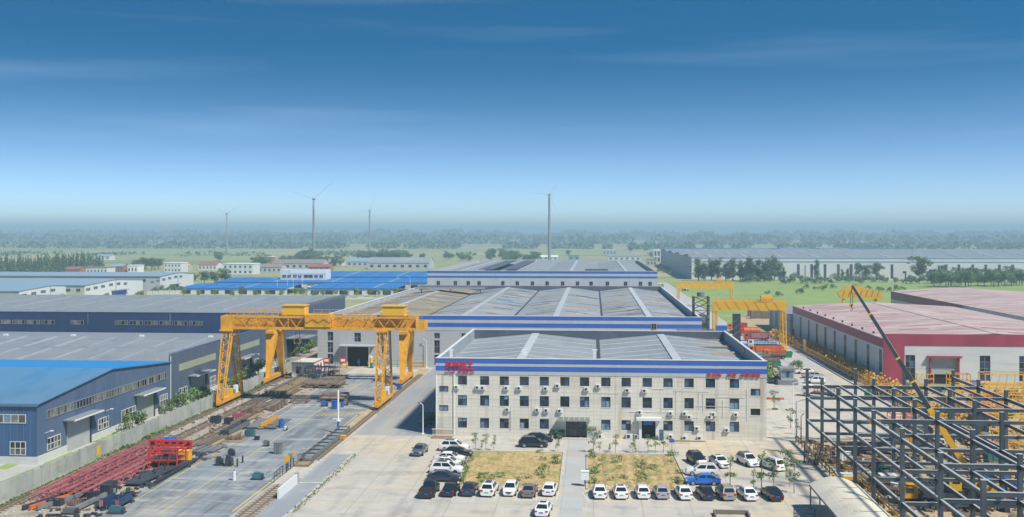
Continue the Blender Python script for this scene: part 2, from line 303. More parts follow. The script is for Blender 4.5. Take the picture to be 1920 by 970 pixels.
def window(p, side, x, y, z, w, h, nx=2, rows=(1,), fm=None, gms=None, t=.07, d=.06, name='window'):
    """x, y, z is the sill corner the wall's own left sees; rows are relative heights from the sill up; each pane is a sub-part."""
    fm = fm or FRAMED; gms = gms or [GLASS]; key = ('w', round(w, 2), round(h, 2), nx, rows, fm.name, t, d)
    tot = sum(rows)
    if key not in MESH:
        b = MB()
        b.box(0, t, -d, 0, 0, h); b.box(w - t, w, -d, 0, 0, h); b.box(t, w - t, -d, 0, 0, t); b.box(t, w - t, -d, 0, h - t, h)
        for i in range(1, nx): b.box(w * i / nx - t / 2, w * i / nx + t / 2, -d, 0, t, h - t)
        a = 0
        for r in rows[:-1]:
            a += r; b.box(t, w - t, -d + .003, 0, h * a / tot - t / 2, h * a / tot + t / 2)
        MESH[key] = data('frame', b.v, b.f, fm)
    mw = on_wall(side, x, y, z); f = inst(name, p, MESH[key], mw); a = 0
    for r in rows:
        for i in range(nx):
            inst('pane', f, cube(R.choice(gms)), mw @ Matrix.Translation((w * (i + .5) / nx, -d * .35, h * (a + r / 2) / tot)) @ Matrix.Diagonal((w / nx - t, .02, h * r / tot - t, 1)))
        a += r
    return f
def wall_holes(name, p, m, side, x, y, z, w, h, holes, depth=.22):
    """wall sheet with real openings and reveals; holes are (u0, u1, v0, v1)."""
    us = sorted({0, w, *[a for q in holes for a in q[:2]]}); vs = sorted({0, h, *[a for q in holes for a in q[2:]]})
    b = MB()
    for i in range(len(us) - 1):
        for j in range(len(vs) - 1):
            cu, cv = (us[i] + us[i + 1]) / 2, (vs[j] + vs[j + 1]) / 2
            if any(q[0] < cu < q[1] and q[2] < cv < q[3] for q in holes): continue
            b.add([(us[i], 0, vs[j]), (us[i + 1], 0, vs[j]), (us[i + 1], 0, vs[j + 1]), (us[i], 0, vs[j + 1])], [(0, 1, 2, 3)])
    for a, c, e, g in holes:
        b.add([(a, 0, e), (c, 0, e), (c, 0, g), (a, 0, g), (a, depth, e), (c, depth, e), (c, depth, g), (a, depth, g)], [(0, 4, 5, 1), (1, 5, 6, 2), (2, 6, 7, 3), (3, 7, 4, 0)])
    mw = on_wall(side, x, y, z)
    return link(bpy.data.objects.new(name, data(name, b.v, b.f, m)), p, mw)
def gable(p, x0, x1, y0, y1, ze, zr, ax, wm, rm, over=.35, ridge=None, th=.18):
    """four walls with pointed ends and two roof slabs; ax is the way the ridge runs."""
    if ax == 'x':
        c = ridge if ridge is not None else (y0 + y1) / 2
        prism('wall', p, wm, [(y0, 0), (y1, 0), (y1, ze), (c, zr), (y0, ze)], 'x', x0, x1)
        for a, o in ((y0, -over), (y1, over)):
            s = (zr - ze) / (c - a); e = a + o
            prism('roof', p, rm, [(e, ze + s * o + .03), (c, zr + .03), (c, zr + .03 + th), (e, ze + s * o + .03 + th)], 'x', x0 - over, x1 + over)
    else:
        c = ridge if ridge is not None else (x0 + x1) / 2
        prism('wall', p, wm, [(x0, 0), (x1, 0), (x1, ze), (c, zr), (x0, ze)], 'y', y0, y1)
        for a, o in ((x0, -over), (x1, over)):
            s = (zr - ze) / (c - a); e = a + o
            prism('roof', p, rm, [(e, ze + s * o + .03), (c, zr + .03), (c, zr + .03 + th), (e, ze + s * o + .03 + th)], 'y', y0 - over, y1 + over)
# ------------------------------------------------------------------ ground
tag(mesh('ground', None, FIELDM, [(-16000, -400, -.06), (16000, -400, -.06), (16000, 24000, -.06), (-16000, 24000, -.06)], [(0, 1, 2, 3)]), None, None, kind='structure')
rect('factory_pavement', LOT, -80, 61.5, 40, 262, 0)
rect('service_lane', PATHM, 27.6, 50.5, 262, 700, 0)
rect('truck_park', PATHM, 50.6, 61.5, 262.2, 338, 0.002)
rect('hall_surround', WASTE, -96, 27.4, 262.2, 740, -.01)
rect('shed_path', PATHM, -122, -80.2, 60, 262, -.004)
rect('works_yard', YARDM, -59.6, -43.3, 60, 240, .006)
rect('track_bed', WASTE, -74, -59.8, 60, 250, .004)
rect('asphalt_road', ROADM, -40.2, -27.2, 167.5, 252, .005)
rect('rail_margin', SAND, -43.2, -40.6, 150, 250, .005)
rect('ramp', RAMPM, -40.4, -36.6, 60, 152.5, .006)
rect('building_site_ground', SAND, 33.2, 61.4, 60, 170, .006)
rect('outer_ground', SAND, 61.6, 170, 60, 232, -.01)
rect('green_field', GRASSM, 62, 330, 380, 742, -.02)
rect('field_strip', GRASSM, 50.7, 62, 330, 742, -.016)
sheet('dirt_track', SAND, [(*G(1380, 610)[:2],), (*G(1470, 618)[:2],), (*G(1500, 600)[:2],), (*G(1390, 590)[:2],)], -.006)
rect('street', PATHM, -330, -80, 512, 534, -.02)
# painted lines
def line(name, m, a, b, w, z=.011):
    a, b = Vector((a[0], a[1], 0)), Vector((b[0], b[1], 0)); d = (b - a).normalized(); n = Vector((-d.y, d.x, 0)) * w / 2
    return sheet(name, m, [(q.x, q.y) for q in (a - n, b - n, b + n, a + n)], z)
line('yard_edge_line', LINEY, (-43.75, 120), (-43.75, 190), .22)
for i, x in enumerate((-57.9, -52.2)): line('yard_lane_line', LINEY, (x, 118), (x, 236), .14)
for k in range(9):
    q = G(592 + 9 * k, 780); line('yard_hatching', LINEY, (q.x, q.y), (q.x + 1.1, q.y + 3.2), .25)
for px, py, dx, dy in ((605, 823, 0, 1), (577, 842, 1, 0), (640, 800, 1, 0), (672, 735, 1, 0), (560, 905, 1, .1), (690, 708, 1, 0), (606, 765, 1, .1), (500, 760, 1, .05)):
    q = G(px, py); line('yard_mark', LINEW, (q.x, q.y), (q.x + 3 * dx, q.y + 3 * dy), .4)
for px in (805, 846, 886, 926, 966, 1005, 1043): q = G(px, 939); line('parking_bay_line', LINEW, (q.x, q.y), (q.x + .15, q.y + 5), .12)
for px in (1104, 1142, 1182, 1219, 1260, 1300, 1338, 1380, 1425): q = G(px, 942); line('parking_bay_line', LINEW, (q.x, q.y), (q.x - .9, q.y + 5), .12)
for px, py in ((838, 858), (830, 872), (826, 886), (822, 900)): q = G(px, py); line('parking_bay_line', LINEY, (q.x - 2.2, q.y), (q.x + 2.2, q.y), .12)
# centre path between the beds
rect('bed_path', PATHM, -4.2, -1.35, 60, 166, .008)
# far hills of haze-softened wood: three belts
def leaf_quads(b, n, fn, size, mi=0, rnd=R):
    for _ in range(n):
        c = fn(); s = size * rnd.uniform(.6, 1.4)
        a = Vector((rnd.gauss(0, 1), rnd.gauss(0, 1), rnd.gauss(0, .8))).normalized(); u = a.orthogonal().normalized(); v = a.cross(u)
        c = Vector(c); b.add([c - u * s - v * s * .6, c + u * s - v * s * .6, c + u * s * .8 + v * s * .6, c - u * s * .8 + v * s * .6], [(0, 1, 2, 3)], mi)
def belt(name, label, y, x0, x1, h, n, size, gaps=0, depth=120):
    b = MB(); rr = random.Random(int(y)); tops = [rr.uniform(.5, 1.15) for _ in range(400)]
    keep = [rr.random() > gaps for _ in range(400)]
    def fn():
        while True:
            t = rr.random(); k = t * 160; 
            if not keep[int(k)]: continue
            hh = h * (tops[int(k)] * (1 - k % 1) + tops[int(k) + 1] * (k % 1))
            return (x0 + t * (x1 - x0), y + rr.uniform(-1, 1) * depth, hh * rr.random() ** .7)
    leaf_quads(b, n, fn, size, rnd=rr)
    tag(b.build(name, None, LEAFD), label, 'woodland', kind='stuff')
belt('far_wood', 'hazy belt of woodland along the horizon', 5200, -4200, 3600, 46, 9000, 11)
belt('distant_wood', 'blue grey tree belt across the far fields', 3300, -2600, 2300, 30, 9000, 6.5, .12)
belt('middle_wood', 'broken tree belt beyond the pale fields', 2250, -1700, 1500, 15, 7000, 3.4, .45, 60)
belt('scrub_belt', 'low scrub scattered over the distant fields', 1500, -1100, 1000, 7, 2600, 1.8, .72, 90)
# ------------------------------------------------------------------ office building
OX0, OX1, OY0, OY1, OH = -26.3, 28.1, 168.0, 220.4, 12.95
of = thing('office_building', 'three storey cream office building with two blue stripes and red lettering', 'office building', (0, OY0, 0))
cols = [867, 908.5, 945.5, 983, 1020.5, 1059, 1096, 1136, 1174, 1213.5, 1252.5, 1292, 1332, 1377]
holes, wins = [], []
for j, (z0, z1) in enumerate(((8.52, 10.02), (5.05, 6.8), (1.35, 3.02))):
    for i, px in enumerate(cols):
        if j == 2 and i in (5, 6, 9): continue
        u = XY(px, OY0) - OX0; wins.append((u - .76, u + .76, z0, z1, j, i))
for px, za, zb in ((832, 7.3, 8.3), (832, 4.1, 5.1), (1416.5, 7.3, 8.45), (1416.5, 4.1, 5.2)):
    u = XY(px, OY0) - OX0; wins.append((u - .78, u + .78, za, zb, 3, 0))
door1 = (XY(1061, OY0) - OX0, XY(1099, OY0) - OX0, .05, 2.9)
door2 = (XY(1203, OY0) - OX0, XY(1229, OY0) - OX0, .03, 3.0)
holes = [w[:4] for w in wins] + [door1, door2]
wall_holes('front_wall', of, CREAM, '-y', OX0, OY0, 0, OX1 - OX0, 10.25, holes)
for a, c, e, g, j, i in wins:
    gm = [GLASS, GLASS, GLASSD] if j == 0 else [GLASS, GLASS, GLASSL, GLASSD] if j == 1 else [GLASS, GLASSD, GLASSL]
    window(of, '-y', OX0 + a, OY0 + .19, e, c - a, g - e, 2, (1.1, .65) if j < 3 else (1,), FRAMED, gm, .07, .07)
    if j != 2 or i % 2: box('window_sill', of, COPING, OX0 + a - .07, OX0 + c + .07, OY0 - .05, OY0 + .02, e - .09, e)
box('side_wall', of, SIDEW, OX0, OX0 + .3, OY0 + .23, OY1, 0, 12.8)
box('side_wall', of, SIDEW, OX1 - .3, OX1, OY0 + .23, OY1, 0, 12.8)
box('rear_wall', of, SIDEW, OX0 + .3, OX1 - .3, OY1 - .3, OY1, 0, 12.75)
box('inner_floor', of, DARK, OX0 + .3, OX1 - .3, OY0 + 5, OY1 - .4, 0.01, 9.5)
box('fascia', of, GREYP, OX0 - .03, OX1 + .03, OY0 - .06, OY0 + .25, 10.25, OH)
box('blue_stripe', of, BLUEST, OX0 - .05, OX1 + .05, OY0 - .10, OY0 - .062, 12.18, 12.9)
box('blue_stripe', of, BLUEST, OX0 - .05, OX1 + .05, OY0 - .10, OY0 - .062, 10.92, 11.68)
box('coping', of, COPING, OX0 - .1, OX1 + .1, OY0 - .14, OY0 + .3, OH + .003, OH + .11)
for x in (OX0, OX1 - .32): box('coping', of, COPING, x - .05, x + .37, OY0 + .302, OY1 + .05, 12.803, 12.95)
box('coping', of, COPING, OX0 + .33, OX1 - .33, OY1 - .34, OY1 + .05, 12.753, 12.86)
box('parapet_lining', of, PARIN, OX0 + .302, OX0 + .36, OY0 + .3, OY1 - .32, 10.4, 12.78)
box('parapet_lining', of, PARIN, OX1 - .36, OX1 - .302, OY0 + .3, OY1 - .32, 10.4, 12.78)
box('parapet_lining', of, PARDK, OX0 + .37, OX1 - .37, OY1 - .36, OY1 - .302, 10.4, 12.72)
for k in range(15):
    x = OX0 + .4 + k * (OX1 - OX0 - .8) / 14
    if k: box('fascia_joint', of, GREYW, x - .02, x + .02, OY0 - .066, OY0 - .058, 10.3, 12.17)
def roof_bay(p, xa, xb, zl, zr_, y0, y1, m, name='roof'):   # two slopes from valley to ridge and back
    xm = (xa + xb) / 2
    for a, b_ in ((xa, xm), (xb, xm)):
        prism(name, p, m, [(a, zl), (b_, zr_), (b_, zr_ - .15), (a, zl - .15)], 'y', y0, y1)
    box('ridge_cap', p, SKYL, xm - .75, xm + .75, y0 + .5, y1 - .4, zr_ - .02, zr_ + .12)
def roof_strip(p, xa, xb, za, zb, y, w, m, name='roof_light'):
    prism(name, p, m, [(xa, za + .02), (xb, zb + .02), (xb, zb + .09), (xa, za + .09)], 'y', y, y + w)
oxm = (OX0 + OX1) / 2
for xa, xb in ((OX0 + .37, oxm), (oxm, OX1 - .37)):
    roof_bay(of, xa, xb, 10.75, 12.05, OY0 + .3, OY1 - .37, ROOFG)
    xm = (xa + xb) / 2
    for s, (a, b_) in enumerate(((xa + .5, xm - .9), (xm + .9, xb - .5))):
        for y in (180, 186.5, 193, 200.5, 208.5, 215):
            za = 10.75 + 1.3 * (1 - abs(a - xm) / (xm - xa)); zb = 10.75 + 1.3 * (1 - abs(b_ - xm) / (xm - xa))
            roof_strip(of, a, b_, za, zb, y + R.uniform(-.5, .5), .75, SKYL)
box('valley_gutter', of, DKST, oxm - .35, oxm + .35, OY0 + .4, OY1 - .5, 10.74, 10.80)
for px, py, w, d in ((1415, 664, 4.6, .7), (1398, 652, 6, .6), (1390, 640, 4, .5), (1340, 621, 3.6, .6), (1405, 655, 3, .5), (1372, 634, 1, .9)):
    q = G(px, py, 11.2); box('loose_board', of, R.choice([SHEETT, SHEETD, SKYL]), min(q.x - w, 26.4 - 2 * w), min(q.x + w, 26.4), q.y, q.y + d, 11.25, 11.5)
for px in (845, 983, 1115):
    q = G(px, 668, 11.6); box('roof_vent', of, COPING, q.x - .3, q.x + .3, q.y, q.y + .5, 11.3, 12.6); box('roof_vent', of, COPING, q.x - .5, q.x + .5, q.y + .1, q.y + .4, 12.62, 12.8)
for i, w in enumerate((.32, -.3)): pass
rod('downpipe', of, COPING, (XY(851, OY0), OY0 - .09, .1), (XY(851, OY0), OY0 - .09, 10.2), .16)
rod('downpipe', of, COPING, (XY(818, OY0), OY0 - .09, .1), (XY(818, OY0), OY0 - .09, 10.2), .16)
rod('downpipe', of, FRAMEG, (XY(957, OY0), OY0 - .07, .9), (XY(957, OY0), OY0 - .07, 5.0), .07)
for px in (1240, 1268, 1310, 1318, 1355, 1400): rod('facade_pipe', of, COPING, (XY(px, OY0), OY0 - .05, R.uniform(3.2, 5)), (XY(px, OY0), OY0 - .05, R.uniform(6.5, 8.5)), .06)
for pa, pb, z in ((1225, 1245, 8.2), (1262, 1330, 7.9), (1100, 1160, 7.4), (1240, 1310, 3.6), (1305, 1370, 5.5), (1345, 1395, 7.0), (1180, 1250, 4.4)):
    rod('facade_pipe', of, COPING, (XY(pa, OY0), OY0 - .045, z), (XY(pb, OY0), OY0 - .045, z), .06)
# doors of the office
dx0, dx1 = OX0 + door1[0], OX0 + door1[1]
dr = window(of, '-y', dx0, OY0 + .2, .05, dx1 - dx0, 2.82, 4, (1, .5, .8), GRST, [GLASSD, GLASS, GLASSD], .06, .07, name='glass_door')
cn = box('door_canopy', of, GREYW, XY(1046, OY0), XY(1109, OY0), OY0 - 1.9, OY0 - .02, 3.05, 3.22)
for k in range(6): box('canopy_panel', cn, TRANSL, XY(1047 + 10 * k, OY0 - 1), XY(1056 + 10 * k, OY0 - 1), OY0 - 1.93, OY0 - 1.9, 3.22, 3.75)
box('door_step', of, KERB, dx0 - .6, dx1 + .6, OY0 - 1.6, OY0 - .01, 0.01, .14)
ex0, ex1 = OX0 + door2[0], OX0 + door2[1]
box('doorway', of, DARK, ex0, ex1, OY0 + .21, OY0 + 1.5, .02, 2.95)
box('door_header', of, BLUEP, ex0 + .3, ex1 - .4, OY0 + .1, OY0 + .205, 2.25, 2.85)
for x in (ex0 - .45, ex1): box('door_pier', of, COPING, x, x + .45, OY0 - .5, OY0 - .01, .01, 3.15)
box('door_canopy', of, COPING, ex0 - .9, ex1 + .9, OY0 - 1.2, OY0 - .01, 3.16, 3.62)
# red lettering (extruded type)
def text_mesh(s, size, depth=.05, bold=.0):
    c = bpy.data.curves.new('t', 'FONT'); c.body = s; c.size = size; c.extrude = depth; c.offset = bold; c.resolution_u = 2
    o = bpy.data.objects.new('t', c); COL.objects.link(o)
    dg = bpy.context.evaluated_depsgraph_get(); dg.update()
    me = bpy.data.meshes.new_from_object(o.evaluated_get(dg), depsgraph=dg); bpy.data.objects.remove(o); me.materials.clear(); return me
def lettering(p, s, x0, x1, z0, z1, y, m, name='character', bold=.02):
    n = len(s)
    for i, ch in enumerate(s):
        if ch == ' ': continue
        me = text_mesh(ch, 1, .05, bold); me.materials.append(m)
        vs = [v.co for v in me.vertices]
        if not vs: continue
        lo = Vector((min(v.x for v in vs), min(v.y for v in vs), 0)); hi = Vector((max(v.x for v in vs), max(v.y for v in vs), 0))
        cw = (x1 - x0) / n; w = cw * .9; sx = w / max(hi.x - lo.x, .01); sz = (z1 - z0) / max(hi.y - lo.y, .01)
        mw = Matrix.Translation((x0 + cw * i + cw * .05, y, z0)) @ Matrix.Rotation(math.pi / 2, 4, 'X') @ Matrix.Diagonal((sx, sz, 1, 1)) @ Matrix.Translation((-lo.x, -lo.y, 0))
        inst(name, p, me, mw)
ys = OY0 - .2
s1 = thing('letter_sign', 'large red company name sign at the upper left of the office front', 'sign', (XY(862, ys), ys, 11.2))
lettering(s1, '海泰重工', XY(835, ys), XY(889, ys), 11.12, 12.5, ys, REDL)
lettering(s1, 'HT CRANE', XY(845, ys), XY(879, ys), 10.42, 10.9, ys, REDL, 'letter')
for a, c in ((834.5, 843), (881, 889.5)): box('dash', s1, REDL, XY(a, ys), XY(c, ys), ys - .05, ys + .05, 10.6, 10.74)
s2 = thing('letter_sign', 'small red slogan lettering at the upper right of the office front', 'sign', (XY(1377, ys), ys, 10.4))
for s, a, c in (('安全的', 1326, 1353), ('优质', 1363, 1382), ('本源信誉', 1387.5, 1427)): lettering(s2, s, XY(a, ys), XY(c, ys), 10.36, 11.08, ys, REDL)
q = G(1375, 655, 12)
s3 = thing('red_emblem', 'small red emblem board inside the right roof parapet', 'sign', (OX1 - .45, 190, 12))
box('board', s3, REDL, OX1 - .44, OX1 - .37, 189.6, 191.2, 11.6, 12.6); box('cross_mark', s3, COPING, OX1 - .46, OX1 - .445, 190.2, 190.6, 11.8, 12.4)
# air conditioners
def make_ac(label, x, z, y=OY0, s=1.0):
    t = thing('air_conditioner', label, 'air conditioner', (0, 0, 0), 0, 'air conditioner units along the office front')
    box('casing', t, COPING, -.42, .42, -.36, -.02, 0, .58)
    f = inst('fan_grille', t, cyl(DKST, 14), Matrix.Translation((-.12, -.365, .29)) @ Matrix.Rotation(math.pi / 2, 4, 'X') @ Matrix.Diagonal((.46, .46, .03, 1)))
    inst('fan_hub', f, cyl(COPING, 10), Matrix.Translation((-.12, -.385, .29)) @ Matrix.Rotation(math.pi / 2, 4, 'X') @ Matrix.Diagonal((.12, .12, .02, 1)))
    for a in (-.3, .3): box('bracket', t, FRAMEG, a - .03, a + .03, -.34, -.015, -.06, -.003)
    t.matrix_basis = place(x, y - .01, z, 0, s); return t
ORD = 'first second third fourth fifth sixth seventh eighth ninth tenth eleventh twelfth thirteenth fourteenth'.split()
acs = []
for px, z in ((857, 7.86), (896, 7.86), (906, 7.8), (950, 7.82), (974, 7.82)): acs.append((px, z, 'top'))
for px, z in ((1024, 7.82), (1046, 8.3), (1100, 7.8), (1122, 8.3), (1177, 7.7), (1209, 7.65)): acs.append((px, z, 'top'))
for px, z in ((952, 4.25), (1008, 4.25), (1025, 4.2), (1050, 4.15), (1200, 4.1), (1258, 4.0), (1284, 4.0), (1293, 3.45), (1331, 3.5), (1338, 3.95), (1380, 3.95)): acs.append((px, z, 'mid'))
for px, z in ((1032, .05), (1126, .05), (1180, .05), (1194, .15), (1258, .2), (1284, .02), (1312, .02), (1307, 1.6), (1363, 1.4)): acs.append((px, z, 'low'))
NEAR = {}
ac0 = None; cnt = {'top': 0, 'mid': 0, 'low': 0}
for px, z, r in acs:
    k = cnt[r]; cnt[r] += 1
    lab = f'white air conditioner, {ORD[k]} from the left ' + {'top': 'below the top floor windows of the office', 'mid': 'below the middle floor windows of the office', 'low': 'at ground floor level of the office'}[r]
    s = 1.35 if (r == 'low' and px in (1032, 1180)) else 1.0
    if ac0 is None: ac0 = make_ac(lab, XY(px, OY0), z, s=1)
    else: dup(ac0, place(XY(px, OY0), OY0 - .01, z, 0, s), lab)
# small things by the office front
t = thing('display_board', 'blue notice display stand beside the open office doorway', 'notice board', (XY(1240, OY0 - 1), OY0 - 1, 0))
box('panel', t, BLUEP, XY(1236, 167), XY(1244, 167), 166.9, 167.02, .25, 1.75); box('poster', t, GLASSL, XY(1237.5, 167), XY(1242.5, 167), 166.87, 166.897, .7, 1.55)
box('base', t, BLUEP, XY(1236.5, 167), XY(1243.5, 167), 166.7, 167.2, .01, .24)
t = thing('rolling_door', 'grey and green shutter cupboard right of the glass office door', 'cupboard', (XY(1107, OY0), OY0, 0))
box('body', t, GREYW, XY(1100.5, OY0), XY(1115, OY0), OY0 - .7, OY0 - .02, .02, 1.7); box('lid', t, TRANSL, XY(1100.2, OY0), XY(1115.3, OY0), OY0 - .8, OY0 - .02, 1.703, 2.05)
for i, (px, py, m, lab) in enumerate(((1162, 822, YELB, 'yellow floor sign on the pavement before the office'), (1323, 821.5, ORM, 'orange bucket on the ground by the office wall'))):
    q = G(px, py); t = thing('floor_sign' if i == 0 else 'bucket', lab, 'sign' if i == 0 else 'bucket', q)
    if i == 0:
        prism('face', t, m, [(q.y - .25, .01), (q.y, .62), (q.y + .03, .6), (q.y - .2, .01)], 'x', q.x - .25, q.x + .25); prism('back', t, m, [(q.y + .3, .01), (q.y + .06, .6), (q.y + .035, .6), (q.y + .25, .01)], 'x', q.x - .25, q.x + .25)
    else:
        rod('pail', t, m, q + Vector((0, 0, .01)), q + Vector((0, 0, .45)), .42, 10); rod('rim', t, WHITEP, q + Vector((0, 0, .452)), q + Vector((0, 0, .49)), .46, 10)
q = G(1293, 828); t = thing('timber_plank', 'dark timber boards lying flat before the office front', 'boards', q)
for k in range(2): box('board', t, SLEEPM, q.x - 2.6, q.x + 2.2 + k * .4, q.y - .3 + k * .35, q.y - .02 + k * .35, .01, .1)
# brown slatted fence and steps at the office's left corner
t = thing('slatted_fence', 'brown vertical slat fence at the left foot of the office', 'fence', (XY(830, 166.5), 166.5, 0))
for k in range(18): x = XY(812 + 2.05 * k, 166.3); box('slat', t, TIMBER, x - .045, x + .045, 166.25, 166.31, .45, 1.35)
for z in (.42, 1.36): box('rail', t, COPING, XY(810, 166.3), XY(849.5, 166.3), 166.2, 166.36, z, z + .09)
for k in range(3): box('step', t, TIMBER, XY(810, 166), XY(848, 166), 165.3 + .3 * k, 165.6 + .3 * k, .01, .12 + .11 * k)
# ------------------------------------------------------------------ assembly hall behind the office
h1 = thing('assembly_hall', 'long grey hall with blue stripes and weathered roof behind the office', 'factory hall', (0, 253, 0))
X0, X1, Y0, Y1, ZT = -70, 26.6, 253, 402, 13.1
gate = (XY(651, Y0) - X0, XY(691, Y0) - X0, .03, 5.0)
hw = [(614, 624.5, .6, 3.2), (614, 624.5, 3.5, 6.2), (614, 624.5, 6.5, 8.8), (664, 676.5, 6.3, 8.6), (814, 824.5, .6, 3.2), (814, 824.5, 3.6, 6.9), (814, 824.5, 7.3, 8.7), (865, 873, 3.6, 6.9), (865, 873, 7.3, 8.7)]
hh = [(XY(a, Y0) - X0, XY(b, Y0) - X0, c, e) for a, b, c, e in hw]
wall_holes('front_wall', h1, GREYW, '-y', X0, Y0, 0, X1 - X0, 9.4, hh + [gate], .3)
for a, b, c, e in hh: window(h1, '-y', X0 + a, Y0 + .25, c, b - a, e - c, 2, (1, 1) if e - c > 2 else (1,), FRAMEG, [GLASSD, GLASS], .08, .08)
box('gateway', h1, DARK, X0 + gate[0], X0 + gate[1], Y0 + .9, Y0 + 20, .01, 5)
box('gateway_side', h1, GREYW, X0 + gate[0] - .3, X0 + gate[0] - .01, Y0 + .31, Y0 + 1.2, .01, 5); box('gateway_side', h1, GREYW, X0 + gate[1] + .01, X0 + gate[1] + .3, Y0 + .31, Y0 + 1.2, .01, 5)
box('gate_canopy', h1, GREYP, X0 + gate[0] - 1.7, X0 + gate[1] + 1.7, Y0 - 2, Y0 - .01, 5.35, 5.6)
for x in (gate[0] - .35, gate[1] + .02): box('gate_post', h1, COPING, X0 + x, X0 + x + .33, Y0 - .1, Y0 - .005, .01, 5.1)
box('fascia', h1, GREYP, X0 - .03, X1 + .03, Y0 - .05, Y0 + .3, 9.4, ZT)
for z0, z1 in ((12.15, 13.05), (10.3, 11.3)): box('blue_stripe', h1, BLUEST, XY(700, Y0), X1 + .05, Y0 - .09, Y0 - .052, z0, z1)
box('coping', h1, COPING, X0 - .1, X1 + .1, Y0 - .12, Y0 + .35, ZT + .003, ZT + .1)
box('side_wall', h1, GREYW, X0, X0 + .3, Y0 + .31, Y1, 0, 12.4); box('side_wall', h1, GREYW, X1 - .3, X1, Y0 + .31, Y1, 0, 12.8); box('rear_wall', h1, GREYW, X0 + .31, X1 - .31, Y1 - .3, Y1, 0, 13.0)
box('parapet_lining', h1, PARIN, X1 - .37, X1 - .302, Y0 + .4, Y1 - .4, 10, 12.78); box('parapet_lining', h1, PARDK, X0 + .5, X1 - .4, Y1 - .37, Y1 - .302, 10, 12.95)
box('coping', h1, COPING, X1 - .4, X1 + .06, Y0 + .36, Y1, 12.803, 12.95); box('coping', h1, COPING, X0 - .06, X0 + .4, Y0 + .36, Y1, 12.403, 12.55)
for k in range(14): box('parapet_stay', h1, GREYP, X0 + .3, X0 + 1.6, Y0 + 20 + k * 9, Y0 + 20.3 + k * 9, 11.2, 12.3)
bw = (X1 - X0 - .8) / 4
for k in range(4):
    xa = X0 + .4 + k * bw; xb = xa + bw; xm = (xa + xb) / 2
    roof_bay(h1, xa, xb, 11.0, 12.4, Y0 + .4, Y1 - .4, ROOFR if k == 0 else ROOFW)
    if k: box('valley_gutter', h1, DKST, xa - .3, xa + .3, Y0 + .5, Y1 - .5, 10.99, 11.05)
    def zz(x): return 11.0 + 1.4 * (1 - abs(x - xm) / (bw / 2))
    for a, b_ in ((xa + .5, xm - .9), (xm + .9, xb - .5)):
        y = Y0 + 8
        while y < Y1 - 3:
            m = R.choice([SKYL, SKYL, SKYB, SKYL, SHEETD])
            if k == 0: m = R.choice([SHEETT, SHEETD, SKYL, SHEETT])
            c0, c1 = (a, b_) if R.random() < .55 else (a + (b_ - a) * R.uniform(0, .4), a + (b_ - a) * R.uniform(.6, 1))
            if R.random() < .85: roof_strip(h1, c0, c1, zz(c0), zz(c1), y, R.uniform(.35, .8), m)
            if R.random() < .5:
                c0 = R.uniform(a, b_ - 3.5); c1 = min(b_, c0 + R.uniform(1.5, 6)); roof_strip(h1, c0, c1, zz(c0), zz(c1), y + 1.6, R.uniform(.6, 2.2), R.choice([SHEETT, SHEETB, SHEETD, SKYB, SHEETT, SKYL]), 'roof_patch')
            y += R.uniform(4.2, 6.2)
for px, py, w in ((1228, 607, .9),):
    window(h1, '-y', XY(1221, Y0), Y0 - .1, 10.0, 1.3, 1.5, 2, (1,), TIMBER, [GLASSD], .12, .08)
cx = G(790, 545, 13); t = thing('roof_canopy', 'curved grey canopy on the far left edge of the weathered hall roof', 'canopy', (-48, 385, 12.5))
prism('cover', t, GRST, [(-66, 13.4), (-40, 13.4), (-40, 13.75), (-66, 13.75)], 'y', 372, 380); box('edge', t, PARIN, -66, -40, 371.9, 372, 13.2, 13.8)
for x in (-64, -53, -42): box('stay', t, DKST, x, x + .3, 373, 373.3, 11.6, 13.4)
# sign boards, hedge and people by the hall gate
for a, m, lab in ((612, REDM, 'red notice board on posts left of the hall window'), (643, REDM, 'red and white notice board beside the hall gate'), (646.5, YELB, 'yellow safety board at the foot of the hall gate')):
    q = G(a, 690); t = thing('notice_board', lab, 'notice board', q); z = 1.1 if m is REDM else .2
    box('panel', t, m, q.x - .8, q.x + .8, q.y - .05, q.y + .05, z, z + 1.4); box('notice', t, WHITEP, q.x - .55, q.x + .55, q.y - .08, q.y - .055, z + .5, z + 1.1)
    for s in (-.7, .7): box('post', t, FRAMEG, q.x + s - .05, q.x + s + .05, q.y + .06, q.y + .15, .01, z + 1.4)
q = G(696, 690); t = thing('traffic_dummy', 'green and yellow traffic dummy figure right of the hall gate', 'signal figure', q)
rod('legs', t, GREENP, q + Vector((0, 0, .2)), q + Vector((0, 0, 1.3)), .7); rod('jacket', t, YELB, q + Vector((0, 0, 1.3)), q + Vector((0, 0, 2.5)), .9); rod('helmet', t, WHITEP, q + Vector((0, 0, 2.55)), q + Vector((0, 0, 3.0)), .6); rod('base', t, DKST, q + Vector((0, 0, .01)), q + Vector((0, 0, .2)), 1.0)
q = G(690, 689); t = thing('bollard', 'yellow and black striped guard post at the right of the hall gate', 'bollard', q)
for k in range(4): rod('band', t, (YELB, DKST)[k % 2], q + Vector((0, 0, .01 + .4 * k)), q + Vector((0, 0, .40 + .4 * k)), .3)
def rail_fence(name, label, x0, x1, y, h, m, step, zb=0.01):
    t = thing(name, label, 'fence', ((x0 + x1) / 2, y, 0))
    n = max(2, int((x1 - x0) / step))
    for k in range(n + 1): x = x0 + (x1 - x0) * k / n; box('post', t, m, x - .05, x + .05, y - .05, y + .05, zb, h)
    for z in (h * .5, h): box('rail', t, m, x0, x1, y - .03, y + .03, z, z + .07)
    return t
rail_fence('green_fence', 'dark green wire fence at the left foot of the grey hall', XY(597, 250.6), XY(650, 250.6), 250.6, 1.9, GREENP, 1.4)
